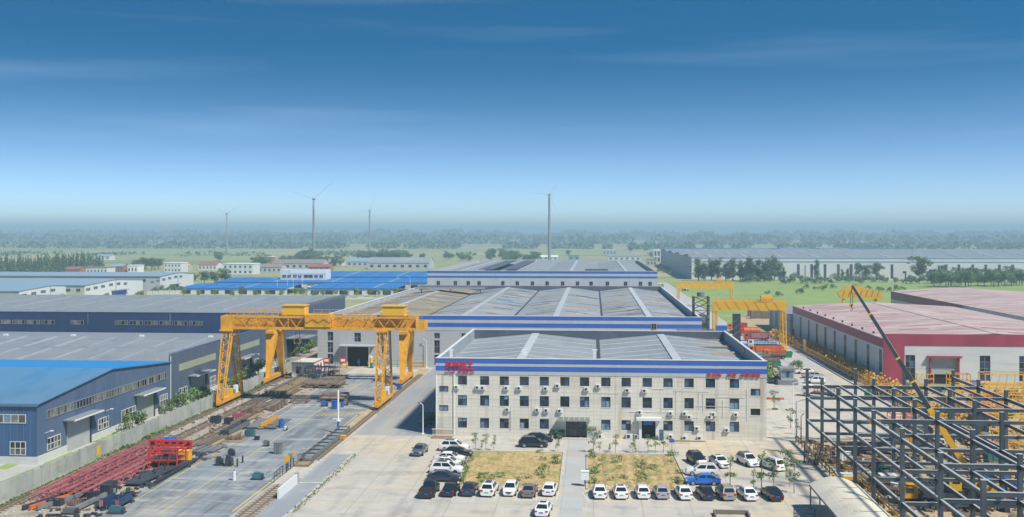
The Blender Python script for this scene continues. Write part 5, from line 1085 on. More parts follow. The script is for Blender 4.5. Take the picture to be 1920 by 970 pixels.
# ------------------------------------------------------------------ lorries in the lane
def lorry(label, px, py, deg, cabm, bodm, L=8.5, kind='box', low=False):
    q = G(px, py); t = thing('lorry', label, 'lorry', (0, 0, 0), 0, 'lorries parked in the lane behind the office')
    box('chassis', t, DKST, -L / 2, L / 2, -.45, .45, .6, .9)
    c = prism('cab', t, cabm, [(L / 2 - 2.0, .7), (L / 2, .7), (L / 2, 1.7), (L / 2 - .25, 2.75), (L / 2 - 2.0, 2.8)], 'y', -1.2, 1.2)
    mesh('windscreen', c, CARGL, [(L / 2 + .012, -1.05, 1.75), (L / 2 + .012, 1.05, 1.75), (L / 2 - .2, 1.0, 2.6), (L / 2 - .2, -1.0, 2.6)], [(0, 1, 2, 3)])
    for s in (-1.21, 1.205): box('side_window', c, CARGL, L / 2 - 1.4, L / 2 - .45, s, s + .006, 1.75, 2.5)
    for s in (-.8, .8): box('headlight', t, HEADL, L / 2 - .02, L / 2 + .03, s - .2, s + .2, .85, 1.05)
    if kind == 'box': box('cargo_body', t, bodm, -L / 2, L / 2 - 2.2, -1.25, 1.25, 1.0, 3.3); [box('body_rib', t, bodm, x, x + .1, -1.29, 1.29, 1.0, 3.32) for x in (-L / 2, -L / 4, 0, L / 2 - 2.3)]
    if kind == 'tipper':
        prism('tipper_body', t, bodm, [(-L / 2 - .3, 1.05), (L / 2 - 2.4, 1.05), (L / 2 - 2.2, 3.0), (-L / 2 - .5, 3.1)], 'y', -1.25, 1.25); box('load_well', t, DARK, -L / 2 - .2, L / 2 - 2.5, -1.1, 1.1, 3.0, 3.12)
        for k in range(7): x = -L / 2 + .2 + k * (L - 2.8) / 6; box('body_rib', t, bodm, x, x + .12, -1.31, 1.31, 1.1, 2.95)
    if kind == 'tank':
        rod('tank', t, bodm, (-L / 2, 0, 2.1), (L / 2 - 2.3, 0, 2.1), 2.2, 16); [rod('tank_band', t, DKST, (x, 0, 2.1), (x + .1, 0, 2.1), 2.24, 16) for x in (-L / 3, -.5)]; box('tank_walkway', t, GRST, -L / 2 + .5, L / 2 - 3, -.3, .3, 3.2, 3.28)
    if kind == 'flat':
        box('flat_bed', t, DKST, -L / 2, L / 2 - 2.2, -1.25, 1.25, 1.0, 1.15)
        for k in range(9): x = -L / 2 + .2 + k * (L - 2.6) / 8; box('stake', t, bodm, x, x + .1, -1.24, -1.14, 1.153, 2.6); box('stake', t, bodm, x, x + .1, 1.14, 1.24, 1.153, 2.6)
        for z in (1.7, 2.5): box('side_rail', t, bodm, -L / 2, L / 2 - 2.3, -1.3, -1.245, z, z + .12); box('side_rail', t, bodm, -L / 2, L / 2 - 2.3, 1.245, 1.3, z, z + .12)
    for x in (-L / 2 + 1, -L / 2 + 2.2, L / 2 - 1):
        for s in (-1.05, 1.05): w = rod('wheel', t, TYRE, (x, s - .17, .5), (x, s + .17, .5), 1.0, 12); rod('rim', w, RIMM, (x, s * 1.17 - .02, .5), (x, s * 1.17 + .02, .5), .5, 8)
    t.matrix_basis = place(q.x, q.y, .01, math.radians(deg), .86); return t
lorry('orange red tipper lorry nearest in the lane, its load well open', 1433, 665, 180, ORM, ORM, 10.5, 'tipper')
lorry('dark blue stake bed lorry with white cab behind the orange tipper', 1429, 652, 180, WHITEP, BLUEP, 10, 'flat')
lorry('red cab lorry with rusty red tipper, third from the front in the lane', 1418, 639, 180, REDM, RUSTR, 9, 'tipper')
lorry('red lorry with orange tank farther along the lane', 1404, 630, 180, REDM, ORM, 8.5, 'tank')
lorry('orange cab lorry with red tipper beside the office parapet', 1381, 620, 180, ORM, REDM, 7.5, 'tipper')
lorry('grey flat bed lorry in front of the orange tipper', 1421, 676, 180, GRST, GRST, 8, 'flat')
lorry('orange railed lorry short of the grey flat bed one', 1452, 673, 180, ORM, ORM, 7, 'flat')
lorry('white and grey lorry with orange stakes behind the steel frame', 1540, 745, 150, WHITEP, ORM, 9, 'flat')
lorry('white tank lorry far along the lane by the small gantry', 1285, 545, 100, WHITEP, WHITEP, 8, 'tank'); lorry('orange and white lorry at the corner of the rear hall', 1236, 540, 120, ORM, WHITEP, 8, 'box'); lorry('red box lorry by the poplar trees', 1300, 523, 170, WHITEP, REDM, 9, 'box')
# machinery by the lane
t = thing('lift_tower', 'dark lattice lift tower at the right corner of the weathered hall', 'tower', (*G(1314, 665)[:2], 0)); q = G(1314, 662)
q = Vector((XY(1314, 268), 268, 0)); lattice(t, DKST, q, q + Vector((0, 0, 17.3)), 1.9, 1.9, 1.9, 1.9, 10, .3); box('cage', t, GRST, q.x - 1.6, q.x + 1.6, q.y - 1.6, q.y + 1.6, 9, 12.5); rod('tank', t, GRST, q + Vector((0, 0, 17.4)), q + Vector((0, 0, 18.4)), 2.0, 12)
q = Vector((XY(1381, 285), 285, 0)); t = thing('drilling_rig', 'blue drilling machine with tall dark mast in the lane', 'drilling rig', q)
box('mast', t, DKST, q.x - 1, q.x + 1, q.y - 1, q.y + 1, 1.5, 11.5); box('body', t, BLUEP, q.x - 2.6, q.x + 3, q.y - 1.5, q.y + 1.5, .8, 3.2); box('engine_hood', t, BLUEP, q.x - 5.5, q.x - 2.7, q.y - 1.2, q.y + 1.2, 5.2, 8.2); box('cab', t, BLUEP, q.x - 5.2, q.x - 3.4, q.y - 1.3, q.y + 1.3, .8, 3.0); box('arm', t, GRST, q.x - 2.69, q.x - 1.05, q.y - .3, q.y + .3, 6, 6.8)
for s in (-1.4, 1.0): box('track', t, DKST, q.x - 3, q.x + 3.2, q.y + s, q.y + s + .5, .02, .78)
for k in range(5): bar('mast_brace', t, GRST, (q.x - 1, q.y - 1.03, 2 + 1.8 * k), (q.x + 1, q.y - 1.03, 3.6 + 1.8 * k), .15)
q = G(1406, 598); 
for i, (px, py, w, h, m, lab) in enumerate(((1334, 632, 7, 2.4, RUST, 'rust brown container stack near the left gantry leg'), (1352, 628, 6, 1.6, YELB, 'yellow steel pieces stacked by the gantry leg'), (1437, 598, 12, 3.0, RUST, 'long rust brown container row beyond the near gantry'), (1415, 594, 5, 4, RUSTR, 'red brown container left of the long row'), (1458, 590, 7, 2.5, WHITEP, 'white container beyond the lane fence'))):
    q = G(px, py); t = thing('container', lab, 'container', q); box('body', t, m, q.x - w / 2, q.x + w / 2, q.y, q.y + 2.5, .02, h)
    for k in range(int(w / .6)): box('corrugation', t, m, q.x - w / 2 + .1 + k * .6, q.x - w / 2 + .35 + k * .6, q.y - .06, q.y - .003, .1, h - .1)
# booth, lane planting and signs right of the office
q = G(1477, 722); t = thing('gate_booth', 'small glazed gate booth on a grey plinth right of the office', 'gate booth', q)
box('plinth', t, GRST, q.x - 2.2, q.x + 2.2, q.y - .5, q.y + 4, .012, 1.1); box('body', t, GREYW, q.x - 1.4, q.x + 1.4, q.y, q.y + 3, 1.103, 3.4); box('roof', t, ROOFL, q.x - 1.7, q.x + 1.7, q.y - .4, q.y + 3.3, 3.403, 3.75); box('sign_strip', t, RUST, q.x - 1.2, q.x + 1.2, q.y - .44, q.y - .403, 3.45, 3.7)
window(t, '-y', q.x - 1.2, q.y - .005, 1.6, 2.4, 1.5, 3, (1,), FRAMEG, [GLASSL, GLASS], .08, .06)
for i, (px, py, w, m, lab) in enumerate(((1446, 690, 5, GREENP, 'green skip container beside the right wall of the office'), (1445, 682, 5.2, RUST, 'brown skip with dark load behind the green one'), (1475, 671, 3.4, GREENP, 'small green open skip farther along the lane'))):
    q = G(px, py); t = thing('skip', lab, 'skip', q); prism('tub', t, m, [(q.x - w / 2 + .4, .02), (q.x + w / 2 - .4, .02), (q.x + w / 2, 1.5), (q.x - w / 2, 1.5)], 'y', q.y, q.y + 1.8); box('load', t, DKST, q.x - w / 2 + .1, q.x + w / 2 - .1, q.y + .1, q.y + 1.7, 1.503, 1.62)
    for k in range(4): x = q.x - w / 2 + .5 + k * (w - 1) / 3; box('rib', t, m, x, x + .12, q.y - .07, q.y - .003, .3, 1.4)
q = G(1453, 768); t = thing('direction_sign', 'orange lettered sign board on a thin pole right of the office', 'sign', q)
rod('pole', t, FRAMEG, q, q + Vector((0, 0, 3.4)), .1); box('board', t, ORM, q.x - 1.6, q.x + 1.7, q.y - .07, q.y - .055, 1.9, 2.3); box('base', t, DKST, q.x - .5, q.x + .5, q.y - .4, q.y + .4, .01, .2)
q = G(1372, 820); 
lamp('tall white street lamp with curved arm right of the office', *G(1487, 800)[:2], 7.6, 1.2); lamp('short grey street lamp near the corner of the steel frame', *G(1493, 822)[:2], 6.0, 1.1, FRAMEG); lamp('thin dark lamp post at the left corner of the steel frame', *G(1502, 832)[:2], 4.4, .3, DKST)
lamp('white street lamp with two heads left of the office', *G(793, 815)[:2], 5.0, -.5, WHITEP, None, DKST)
lamp('slim street lamp beyond the hall wall near the gate', *G(800, 690)[:2], 6.8, -.6)
q = G(634, 812); t = thing('pole', 'white pole with blue foot standing in the yard', 'pole', q)
rod('shaft', t, WHITEP, q + Vector((0, 0, 1.9)), q + Vector((0, 0, 7.2)), .3, 10); rod('foot', t, BLUEP, q + Vector((0, 0, .01)), q + Vector((0, 0, 1.88)), .36, 10); rod('collar', t, WHITEP, q + Vector((0, 0, 2.0)), q + Vector((0, 0, 2.2)), .9, 10); bar('cross_arm', t, WHITEP, q + Vector((-.9, 0, 2.4)), q + Vector((.9, 0, 2.4)), .1)
q = G(1259.5, 848); t = thing('info_sign', 'small light blue sign on a post at the corner of the second bed', 'sign', q); rod('post', t, FRAMEG, q, q + Vector((0, 0, 2.3)), .08); box('board', t, BLUEP, q.x - .4, q.x + .4, q.y - .07, q.y - .045, 1.5, 2.0)
q = G(1097, 912); t = thing('postbox', 'white cabinet on a post beside the path between the beds', 'cabinet', q); box('body', t, WHITEP, q.x - .5, q.x + .5, q.y - .35, q.y + .35, .9, 2.0); box('post', t, FRAMEG, q.x - .12, q.x + .12, q.y - .12, q.y + .12, .01, .897); box('lid', t, WHITEP, q.x - .56, q.x + .56, q.y - .4, q.y + .4, 2.003, 2.08)
# lane fence of yellow brown rails and the hedge behind it
def long_fence(name, label, pts, h, m, rails, step, pm=None, infill=0):
    t = thing(name, label, 'fence', (*pts[0], 0))
    for (a, b_) in zip(pts, pts[1:]):
        a, b_ = Vector((*a, 0)), Vector((*b_, 0)); n = max(1, round((b_ - a).length / step))
        for k in range(n + 1):
            q = a.lerp(b_, k / n); bar('post', t, pm or m, q, q + Vector((0, 0, h)), .13)
            if infill and k < n:
                for s in range(1, infill): w = a.lerp(b_, (k + s / infill) / n); bar('picket', t, pm or m, w + Vector((0, 0, .2)), w + Vector((0, 0, h * .9)), .07)
        for z in rails: bar('rail', t, m, a + Vector((0, 0, z)), b_ + Vector((0, 0, z)), .1, .16)
    return t
long_fence('lane_fence', 'long yellow brown railing between the lane and the orange hedge', [(52.5, 338), (58.8, 300), (60.2, 171)], 2.2, YEL, (.9, 2.1), 3.0, TIMBER, 2)
kb = thing('kerb', 'pale concrete kerb along the lane before the railing', 'kerb', (58, 240, 0))
for k in range(42): y = 176 + k * 2.5; box('kerb_stone', kb, KERB, 57.9, 58.2, y, y + 2.46, .005, .22)
q = G(1510, 668, 1); t = thing('fence_board', 'white notice board fixed to the lane railing', 'notice board', (59.8, YX(1510, 59.8), 0)); y = YX(1510, 59.8); box('board', t, COPING, 59.5, 59.6, y - 1.4, y + 1.4, .8, 3.6); box('frame', t, YEL, 59.61, 59.68, y - 1.5, y + 1.5, .7, 3.7)
# carport at the lower right
t = thing('carport', 'cream arched carport roof at the lower right corner', 'carport', (29, 118, 0))
xa, xb = 26.4, 32.3; v = []; f = []; ns = 12
for y in (60, 127.2):
    for k in range(ns + 1): a = k / ns; v.append((xa + (xb - xa) * a, y, 3.0 + 1.25 * math.sin(math.pi * (.08 + .84 * a)) - .3))
    for k in range(ns + 1): a = k / ns; v.append((xa + (xb - xa) * a, y, 2.9 + 1.25 * math.sin(math.pi * (.08 + .84 * a)) - .3))
m_ = ns + 1
for k in range(ns): f += [(k, k + 1, 2 * m_ + k + 1, 2 * m_ + k), (m_ + k, 3 * m_ + k, 3 * m_ + k + 1, m_ + k + 1), (k, m_ + k, m_ + k + 1, k + 1), (2 * m_ + k, 2 * m_ + k + 1, 3 * m_ + k + 1, 3 * m_ + k)]
f += [(0, 2 * m_, 3 * m_, m_), (ns, m_ + ns, 3 * m_ + ns, 2 * m_ + ns)]
mesh('roof_sheet', t, CARPORT, v, f)
for k in range(8):
    y = 127 - k * 5.2
    for x in (xa + .15, xb - .15): box('post', t, FRAMEG, x - .07, x + .07, y - .07, y + .07, .01, 2.9)
    bar('rafter', t, FRAMEG, (xa, y, 2.86), (xb, y, 2.86), .1) if k else None
    if k: bar('roof_seam', t, TIMBER, (xa + 1.4, y, 4.0), (xb - 1.4, y, 4.0), .06, .05)
bar('edge_beam', t, FRAMEG, (xa, 127, 2.84), (xa, 88, 2.84), .1); bar('edge_beam', t, FRAMEG, (xb, 127, 2.84), (xb, 88, 2.84), .1)
t = rail_fence('bike_rack', 'dark mesh railing at the left side of the carport', 23.6, 26.0, 122, 1.3, DKST, .8); 
for k in range(8): box('post', t, DKST, 23.6, 23.68, 114 + k, 114.08 + k, .01, 1.3)
[box('rail', t, DKST, 23.6, 23.68, 114, 121.9, z, z + .06) for z in (.4, .8, 1.25)]
q = G(1372, 965); t = thing('bench_frame', 'dark timber frame lying at the bottom edge of the lot', 'frame', q); box('board', t, SLEEPM, q.x - 2.2, q.x + 2.0, q.y, q.y + .25, .01, .5)
for s in (-2.2, 1.8): box('leg', t, SLEEPM, q.x + s, q.x + s + .2, q.y - 1.5, q.y - .003, .01, .45)
# ------------------------------------------------------------------ trees and planting
def crown_mesh(kind, seed, leafm):
    rr = random.Random(seed); b = MB()
    if kind == 'poplar':       # about 12 m
        lobes = [((rr.gauss(0, .45), rr.gauss(0, .45), 2.2 + 10.0 * (k + .5) / 16), (1.15 + .55 * math.sin(math.pi * min(1, (k + 1.5) / 15))) * rr.uniform(.7, 1.05), rr.uniform(.9, 1.5)) for k in range(16)]; n, s = 1500, .26
    elif kind == 'round':      # about 6 m
        lobes = [((rr.gauss(0, 1.0), rr.gauss(0, 1.0), rr.uniform(2.2, 5.4)), rr.uniform(.7, 1.4), rr.uniform(.6, 1.1)) for _ in range(17)]; n, s = 1100, .2
    elif kind == 'big':        # about 16 m, broad
        lobes = [((rr.gauss(0, 2.6), rr.gauss(0, 2.2), rr.uniform(4.5, 14.5)), rr.uniform(1.3, 2.6), rr.uniform(1.0, 1.9)) for _ in range(30)]; n, s = 2400, .42
    elif kind == 'cone':       # about 14 m, dark and pointed
        lobes = [((rr.gauss(0, .3), rr.gauss(0, .3), 1.5 + 12 * (k + .5) / 14), max(.35, 2.4 * (1 - k / 15)) * rr.uniform(.75, 1.1), rr.uniform(.8, 1.3)) for k in range(14)]; n, s = 900, .42
    elif kind == 'bush':       # about 2 m
        lobes = [((rr.gauss(0, .6), rr.gauss(0, .6), rr.uniform(.5, 1.7)), rr.uniform(.4, .75), rr.uniform(.35, .6)) for _ in range(12)]; n, s = 520, .13
    elif kind == 'low':        # about .8 m
        lobes = [((rr.gauss(0, .28), rr.gauss(0, .28), rr.uniform(.2, .75)), rr.uniform(.15, .35), rr.uniform(.15, .3)) for _ in range(8)]; n, s = 150, .08
    else:                      # sapling about 3 m
        lobes = [((rr.gauss(0, .22), rr.gauss(0, .22), rr.uniform(1.1, 2.9)), rr.uniform(.16, .42), rr.uniform(.15, .35)) for _ in range(11)]; n, s = 220, .085
    tot = sum(l[1] ** 2 for l in lobes)
    for c, r, h in lobes:
        for _ in range(max(6, int(n * r * r / tot))):
            d = Vector((rr.gauss(0, 1), rr.gauss(0, 1), rr.gauss(0, 1))).normalized() * rr.uniform(.5, 1.03)
            p = Vector(c) + Vector((d.x * r, d.y * r, d.z * h))
            q = s * rr.uniform(.6, 1.35); a = (d + Vector((rr.gauss(0, .5), rr.gauss(0, .5), rr.gauss(0, .5) + .3))).normalized(); u = a.orthogonal().normalized(); u.rotate(Matrix.Rotation(rr.uniform(0, 6.28), 3, a)); w = a.cross(u)
            b.add([p - u * q - w * q * .5, p + u * q * .2 - w * q * .75, p + u * q, p + u * q * .1 + w * q * .75], [(0, 1, 2, 3)])
    return data('leaves', b.v, b.f, leafm), lobes
def trunk_mesh(kind, lobes, m, seed):
    rr = random.Random(seed); b = MB()
    H_ = {'poplar': 10.5, 'round': 3.6, 'big': 8.5, 'cone': 11, 'bush': .8, 'low': .3}.get(kind, 2.6); r = {'poplar': .2, 'round': .15, 'big': .42, 'cone': .22, 'bush': .06, 'low': .03}.get(kind, .045)
    b.cyl((0, 0, 0), (0, 0, H_ * .5), r, 7, 0, r * .75); b.cyl((0, 0, H_ * .5), (rr.gauss(0, .1), 0, H_), r * .75, 6, 0, r * .25)
    for c, _, _ in lobes[::2]:
        z = max(H_ * .25, min(c[2] - .5 * abs(c[2]) * .3, H_ * .9)); b.cyl((0, 0, z * .85), c, r * .4, 5, 0, r * .12)
    return data('wood', b.v, b.f, m)
TP = {}
NTH = 'first second third fourth fifth sixth seventh eighth ninth tenth eleventh twelfth thirteenth fourteenth fifteenth sixteenth seventeenth eighteenth nineteenth twentieth'.split()
def tree(kind, leafm, x, y, s, label, group=None, name='tree', cat='tree', variants=3, z=0, bark=None, sz=None):
    i = R.randrange(variants); key = (kind, leafm.name, i)
    mw = Matrix.Translation((x, y, z)) @ Matrix.Rotation(R.uniform(0, 6.28), 4, 'Z') @ Matrix.Diagonal((s, s, sz or s, 1))
    if key not in TP:
        cm, lobes = crown_mesh(kind, hash((kind, i)) % 1000 + i * 7 if False else len(TP) * 13 + 5, leafm); t = thing(name, label, cat, (0, 0, 0), 0, group)
        inst('crown' if kind not in ('bush', 'low') else 'foliage', t, cm, Matrix()); inst('trunk' if kind not in ('bush', 'low') else 'stem', t, trunk_mesh(kind, lobes, bark or BARK, len(TP)), Matrix()); TP[key] = t; t.matrix_basis = mw
    else:
        t = dup(TP[key], mw, label, group); t.name = name; t['category'] = cat
        if not group and 'group' in t: del t['group']
    return t
# poplars before the white long hall
gp = 'tall poplars before the white long hall'
for i, (px, top) in enumerate(((1310, 484), (1322, 492), (1334, 486), (1346, 484), (1361, 492), (1374, 484), (1388, 488), (1399, 490), (1408, 482), (1420, 486), (1432, 490), (1441, 484), (1452, 480), (1463, 492))):
    q = G(px, 527 + R.uniform(-1.5, 1.5)); h = HC - (top - HY) * q.y / F; tree('poplar', LEAFD, q.x, q.y, h / 12.4 * R.uniform(1.5, 1.9), NTH[i] + ' poplar from the left in the tall row before the white long hall', gp, 'poplar_tree', sz=h / 12.4)
q = G(1725, 527); tree('big', LEAF, q.x, q.y, 1.15, 'large broad tree standing alone before the white long hall', None, 'broad_tree')
for px, top, k, lab in ((1531, 486, 'poplar', 'single slim poplar left of the twin trees before the white hall'), (1579, 503, 'poplar', 'slim short poplar, left of a close pair before the white hall'), (1590, 502, 'poplar', 'slim short poplar, right of a close pair before the white hall'), (1612, 491, 'round', 'bushy tree, left of a leafy pair before the white hall'), (1643, 490, 'round', 'bushy tree, right of a leafy pair before the white hall'), (1625, 494, 'round', 'bushy tree between two others before the white hall'), (1470, 500, 'poplar', 'short tree at the right end of the poplar row')):
    q = G(px, 526); h = HC - (top - HY) * q.y / F; tree(k, LEAFD, q.x, q.y, h / (12.4 if k == 'poplar' else 6.2) * (1.2 if k == 'poplar' else .8), lab, None, 'poplar_tree' if k == 'poplar' else 'bushy_tree', sz=h / (12.4 if k == 'poplar' else 6.2))
gp = 'bushes along the field hedge before the white long hall'
for k in range(34):
    px = 1400 + 15.5 * k + R.uniform(-5, 5); q = G(px, 530 + R.uniform(-2, 3)); tree('bush', LEAF if k % 2 else LEAFD, q.x, q.y, R.uniform(2.0, 3.2), 'green bush in the hedge belt before the white long hall', gp, 'bush', 'bush')
gp = 'thicket of round trees at the right of the field'
for k in range(44):
    px = 1742 + 4.1 * k + R.uniform(-4, 4); q = G(px, 537 - 8 * (k % 3 == 0) + R.uniform(-3, 2)); tree('round', LEAF if k % 3 else LEAFD, q.x, q.y, R.uniform(1.1, 2.0), 'round green tree in the thicket at the right of the field', gp, 'thicket_tree')
gp = 'low shrubs scattered on the green field'
for px, py in ((1512, 541), (1528, 543), (1545, 545), (1562, 541), (1630, 543), (1648, 545), (1655, 546), (1668, 547), (1682, 545), (1695, 544), (1440, 552), (1460, 556), (1605, 541), (1500, 551)):
    q = G(px, py); tree('bush', LEAF, q.x, q.y, R.uniform(1.0, 1.9), 'low green shrub scattered on the field before the pink roof', gp, 'shrub', 'shrub')
# street trees before the blue roofs
gp = 'young street trees before the blue roofs'
for i, px in enumerate((344, 372, 402, 436, 452, 480, 501, 527, 553, 568, 590, 605, 628, 649, 669, 692, 710, 726, 742)):
    q = G(px, 557 + R.uniform(-1.5, 1.5)); tree('round', LEAFL, q.x, q.y, R.uniform(.62, .95), NTH[i] + ' street tree from the left in the row before the blue roofs', gp, 'street_tree')
for px, s in ((360, 1.5), (383, 1.7), (402, 1.5), (421, 1.9)): q = G(px, 535); tree('round', LEAFD, q.x, q.y, s, 'tall dark tree, ' + {360: 'first', 383: 'second', 402: 'third', 421: 'fourth'}[px] + ' of four beside the farthest white workshop', None, 'dark_tree')
gp = 'shrubs between the white workshops'
for px, py in ((300, 548), (312, 547), (322, 546), (332, 545), (289, 550), (345, 546), (128, 566), (122, 567), (340, 549), (262, 557), (200, 565)): q = G(px, py); tree('bush', LEAF, q.x, q.y, R.uniform(1.2, 2.2), 'green shrub between the white workshops', gp, 'shrub', 'shrub')
# conifer wood at the far left
gp = 'dark conifers in the far left wood'
for k in range(64):
    px = 2 + 3.0 * k + R.uniform(-2, 2); q = G(px, 519 - k * .09 + R.uniform(-7, 1)); tree('cone', LEAFD, q.x, q.y, R.uniform(.95, 1.35), 'dark conifer in the wood at the far left', gp, 'conifer_tree')
# clumps in the middle distance
gp = 'round trees in the clumps beyond the village'
CLUMP = ['in the tall dark clump under the left turbine', 'in the long low clump right of the left turbine', 'in the clump right of the village roofs', 'in the wide clump left of the rear hall', 'at the left of the turbine clump', 'above the market shed', 'left of the rear hall roof edge', 'in the clump above the rear hall roof', 'behind the two storey village house', 'right of the small white house', 'by the tall pink and white house', 'above the far blue roofs', 'beyond the right end of the rear hall', 'above the colonnade building']
for ci, (x0, x1, y0, y1, n, s0, s1) in enumerate(((566, 606, 493, 496, 14, 1.6, 2.9), (580, 640, 497, 500, 12, 1.3, 1.9), (668, 700, 490, 493, 9, 1.5, 2.5), (700, 772, 489, 493, 22, 1.6, 2.7), (525, 570, 495, 500, 9, 1.1, 1.9), (834, 850, 484, 489, 5, 1.3, 1.8), (852, 882, 486, 492, 8, 1.1, 1.7), (914, 1010, 488, 496, 24, 1.5, 2.7), (395, 420, 489, 492, 5, 1.4, 2.2), (250, 300, 503, 509, 10, 1.3, 2.0), (476, 500, 500, 507, 7, 1.5, 2.3), (785, 800, 489, 491, 3, 1.3, 1.8), (1175, 1215, 470, 474, 7, 1.6, 2.2), (1275, 1300, 468, 473, 5, 1.5, 2))):
    for k in range(n): q = G(R.uniform(x0, x1), R.uniform(y0, y1)); tree('round', LEAFD if R.random() < .7 else LEAF, q.x, q.y, R.uniform(s0, s1), 'round dark tree ' + CLUMP[ci], 'trees ' + CLUMP[ci], 'clump_tree')
q = G(1065, 481); tree('round', LEAFD, q.x, q.y, 1.6, 'single small tree on the pale field above the rear hall', None, 'field_tree')
gp = 'trees scattered along the lane at the far right'
for k in range(16): q = G(R.uniform(1235, 1290), R.uniform(498, 520)); tree('bush', LEAF, q.x, q.y, R.uniform(1, 2), 'shrub on the verge beside the far end of the lane', gp, 'verge_shrub', 'shrub')
gp = 'dark trees on the far right fields'
for k in range(46): q = G(R.uniform(1440, 1910), R.uniform(452, 467)); tree('cone' if k % 3 else 'round', LEAFD, q.x, q.y, R.uniform(1.0, 1.6), 'dark tree on the fields behind the white long hall', gp, 'far_tree', variants=2)
# near planting by the sheds
gp = None
for i, (px, py, s, lab) in enumerate(((248, 806, 1.7, 'leafy dark bush right of the first shed door'), (309, 776, .9, 'low bush left of the leafy pair beside the blue shed'), (322, 770, 1.5, 'leafy bush, left of the close pair at the shed boundary'), (344, 762, 1.6, 'leafy bush, right of the close pair at the shed boundary'), (372, 753, 1.45, 'compact rounded bush before the grey shed'), (388, 744, 1.1, 'low light bush right of the compact one'), (424, 727, 1.5, 'bush behind the left lattice leg of the front gantry'), (436, 722, 1.3, 'bush between the lattice legs of the front gantry'), (458, 712, 1.6, 'bush right of the front gantry lattice legs'), (484, 703, 1.9, 'large bush left of the rear gantry box leg'), (560, 668, 1.7, 'bush left of the wall beyond the rear gantry'), (580, 662, 1.9, 'largest bush beyond the rear gantry, by the hall corner'), (536, 690, 1.0, 'small bush between the rear gantry box legs'))):
    q = G(px, py); tree('bush', LEAF, q.x, q.y, s, lab, None, 'bush', 'bush')
for px, py, w, d in ((215, 806, 3, 7), (318, 783, 4, 9), (40, 893, 2, 7), (120, 858, 2, 8), (20, 872, 2, 5), (205, 820, 2, 8)): q = G(px, py); rect('lawn_patch', GRASSM, q.x - w / 2, q.x + w / 2, q.y - d / 2, q.y + d / 2, .004)
b = MB()
for k in range(2600):
    y = R.uniform(118, 238); u = abs(R.gauss(0, .5)); leaf_quads(b, 1, lambda: (-73.6 + u, y, R.uniform(.05, .5) * (1 if math.sin(y * .35) + math.sin(y * .13) > .2 else .25)), .16)
tag(b.build('weeds', None, LEAF), 'green weeds growing along the foot of the concrete wall', 'weeds', kind='stuff')
b = MB()
for k in range(11000):
    t_ = R.random(); y = 338 - 162 * t_; x = 61.6 + R.gauss(.3, .85) if y < 300 else 61.5 - (y - 300) * .08 + R.gauss(0, .6)
    leaf_quads(b, 1, lambda: (x, y, R.uniform(.1, 3.0) * (.75 + .35 * math.sin(y * 1.7) * math.sin(y * .61))), .24)
tag(b.build('orange_hedge', None, LEAFO), 'yellow orange flowering hedge along the red works wall', 'hedge')
b = MB()
for k in range(700): y = R.uniform(150, 172); leaf_quads(b, 1, lambda: (61.0 + R.gauss(0, .8), y, R.uniform(.1, 2.0)), .28)
tag(b.build('orange_hedge', None, LEAFO), 'short end of the orange hedge behind the steel frame', 'hedge')
# planting beds with kerbs and saplings
BEDS = (('left', (-19.0, 156.2), (-4.6, 156.2), (-4.5, 134.2), (-18.2, 134.2)), ('right', (-1.0, 155.8), (12.2, 155.8), (12.7, 134.2), (-.9, 134.2)))
for nm, *pts in BEDS:
    b = MB(); x0, x1, y0, y1 = pts[3][0], pts[1][0], pts[2][1], pts[0][1]; rr = random.Random(3 if nm == 'left' else 4)
    nx, ny = 44, 66; v = []; f = []
    for j in range(ny + 1):
        for i in range(nx + 1):
            a, c = i / nx, j / ny; xl = pts[3][0] * (1 - c) + pts[0][0] * c; xr = pts[2][0] * (1 - c) + pts[1][0] * c
            xx = xl + (xr - xl) * a; yy = y0 + (y1 - y0) * c; edge = min(a, 1 - a, c, 1 - c) > .03
            fur = math.sin(xx * 4.2 + .3 * math.sin(yy * .7)) if nm == 'right' else math.sin(yy * 4.0 + .3 * math.sin(xx * .9))
            v.append((xx, yy, .05 + (.07 * fur + .07 + rr.uniform(-.06, .06)) * edge))
    for j in range(ny):
        for i in range(nx): f.append((j * (nx + 1) + i, j * (nx + 1) + i + 1, (j + 1) * (nx + 1) + i + 1, (j + 1) * (nx + 1) + i))
    tag(mesh('planting_soil', None, SOIL, v, f), None, None, kind='structure')
    kt = thing('bed_kerb', f'low pale kerb round the {nm} planting bed', 'kerb', (*pts[3], 0)); cy_ = pts + [pts[0]]
    for a, c in zip(cy_, cy_[1:]):
        a, c = Vector((*a, .08)), Vector((*c, .08)); n = int((c - a).length / 1.5)
        for k in range(n): bar('kerb_stone', kt, KERB, a.lerp(c, (k + .02) / n), a.lerp(c, (k + .98) / n), .2, .2)
SAPX = (891, 911, 926, 903, 1046, 1113, 1124, 1154, 1143, 1187, 1215, 1229, 1244, 1191)
gp = 'thin saplings at the edge of the planting beds'
for i, (px, py, s) in enumerate(((891, 845, .95), (911, 845, .9), (926, 845, .8), (903, 845, .4), (1046, 847, .75), (1113, 849, 1.05), (1124, 850, .6), (1154, 849, .95), (1143, 850, .5), (1187, 849, .9), (1215, 850, .95), (1229, 850, .85), (1244, 849, 1.05), (1191, 851, .55))):
    q = G(px, py); tree('sapling', LEAF, q.x, q.y, s, 'thin sapling on the rear edge of the ' + ('left' if px < 1060 else 'right') + ' planting bed, ' + NTH[sum(1 for a in SAPX if a < px and (a < 1060) == (px < 1060))] + ' from its left', gp, 'sapling_tree', 'sapling', bark=PALEBARK)
gp = 'small shrubs inside the planting beds'
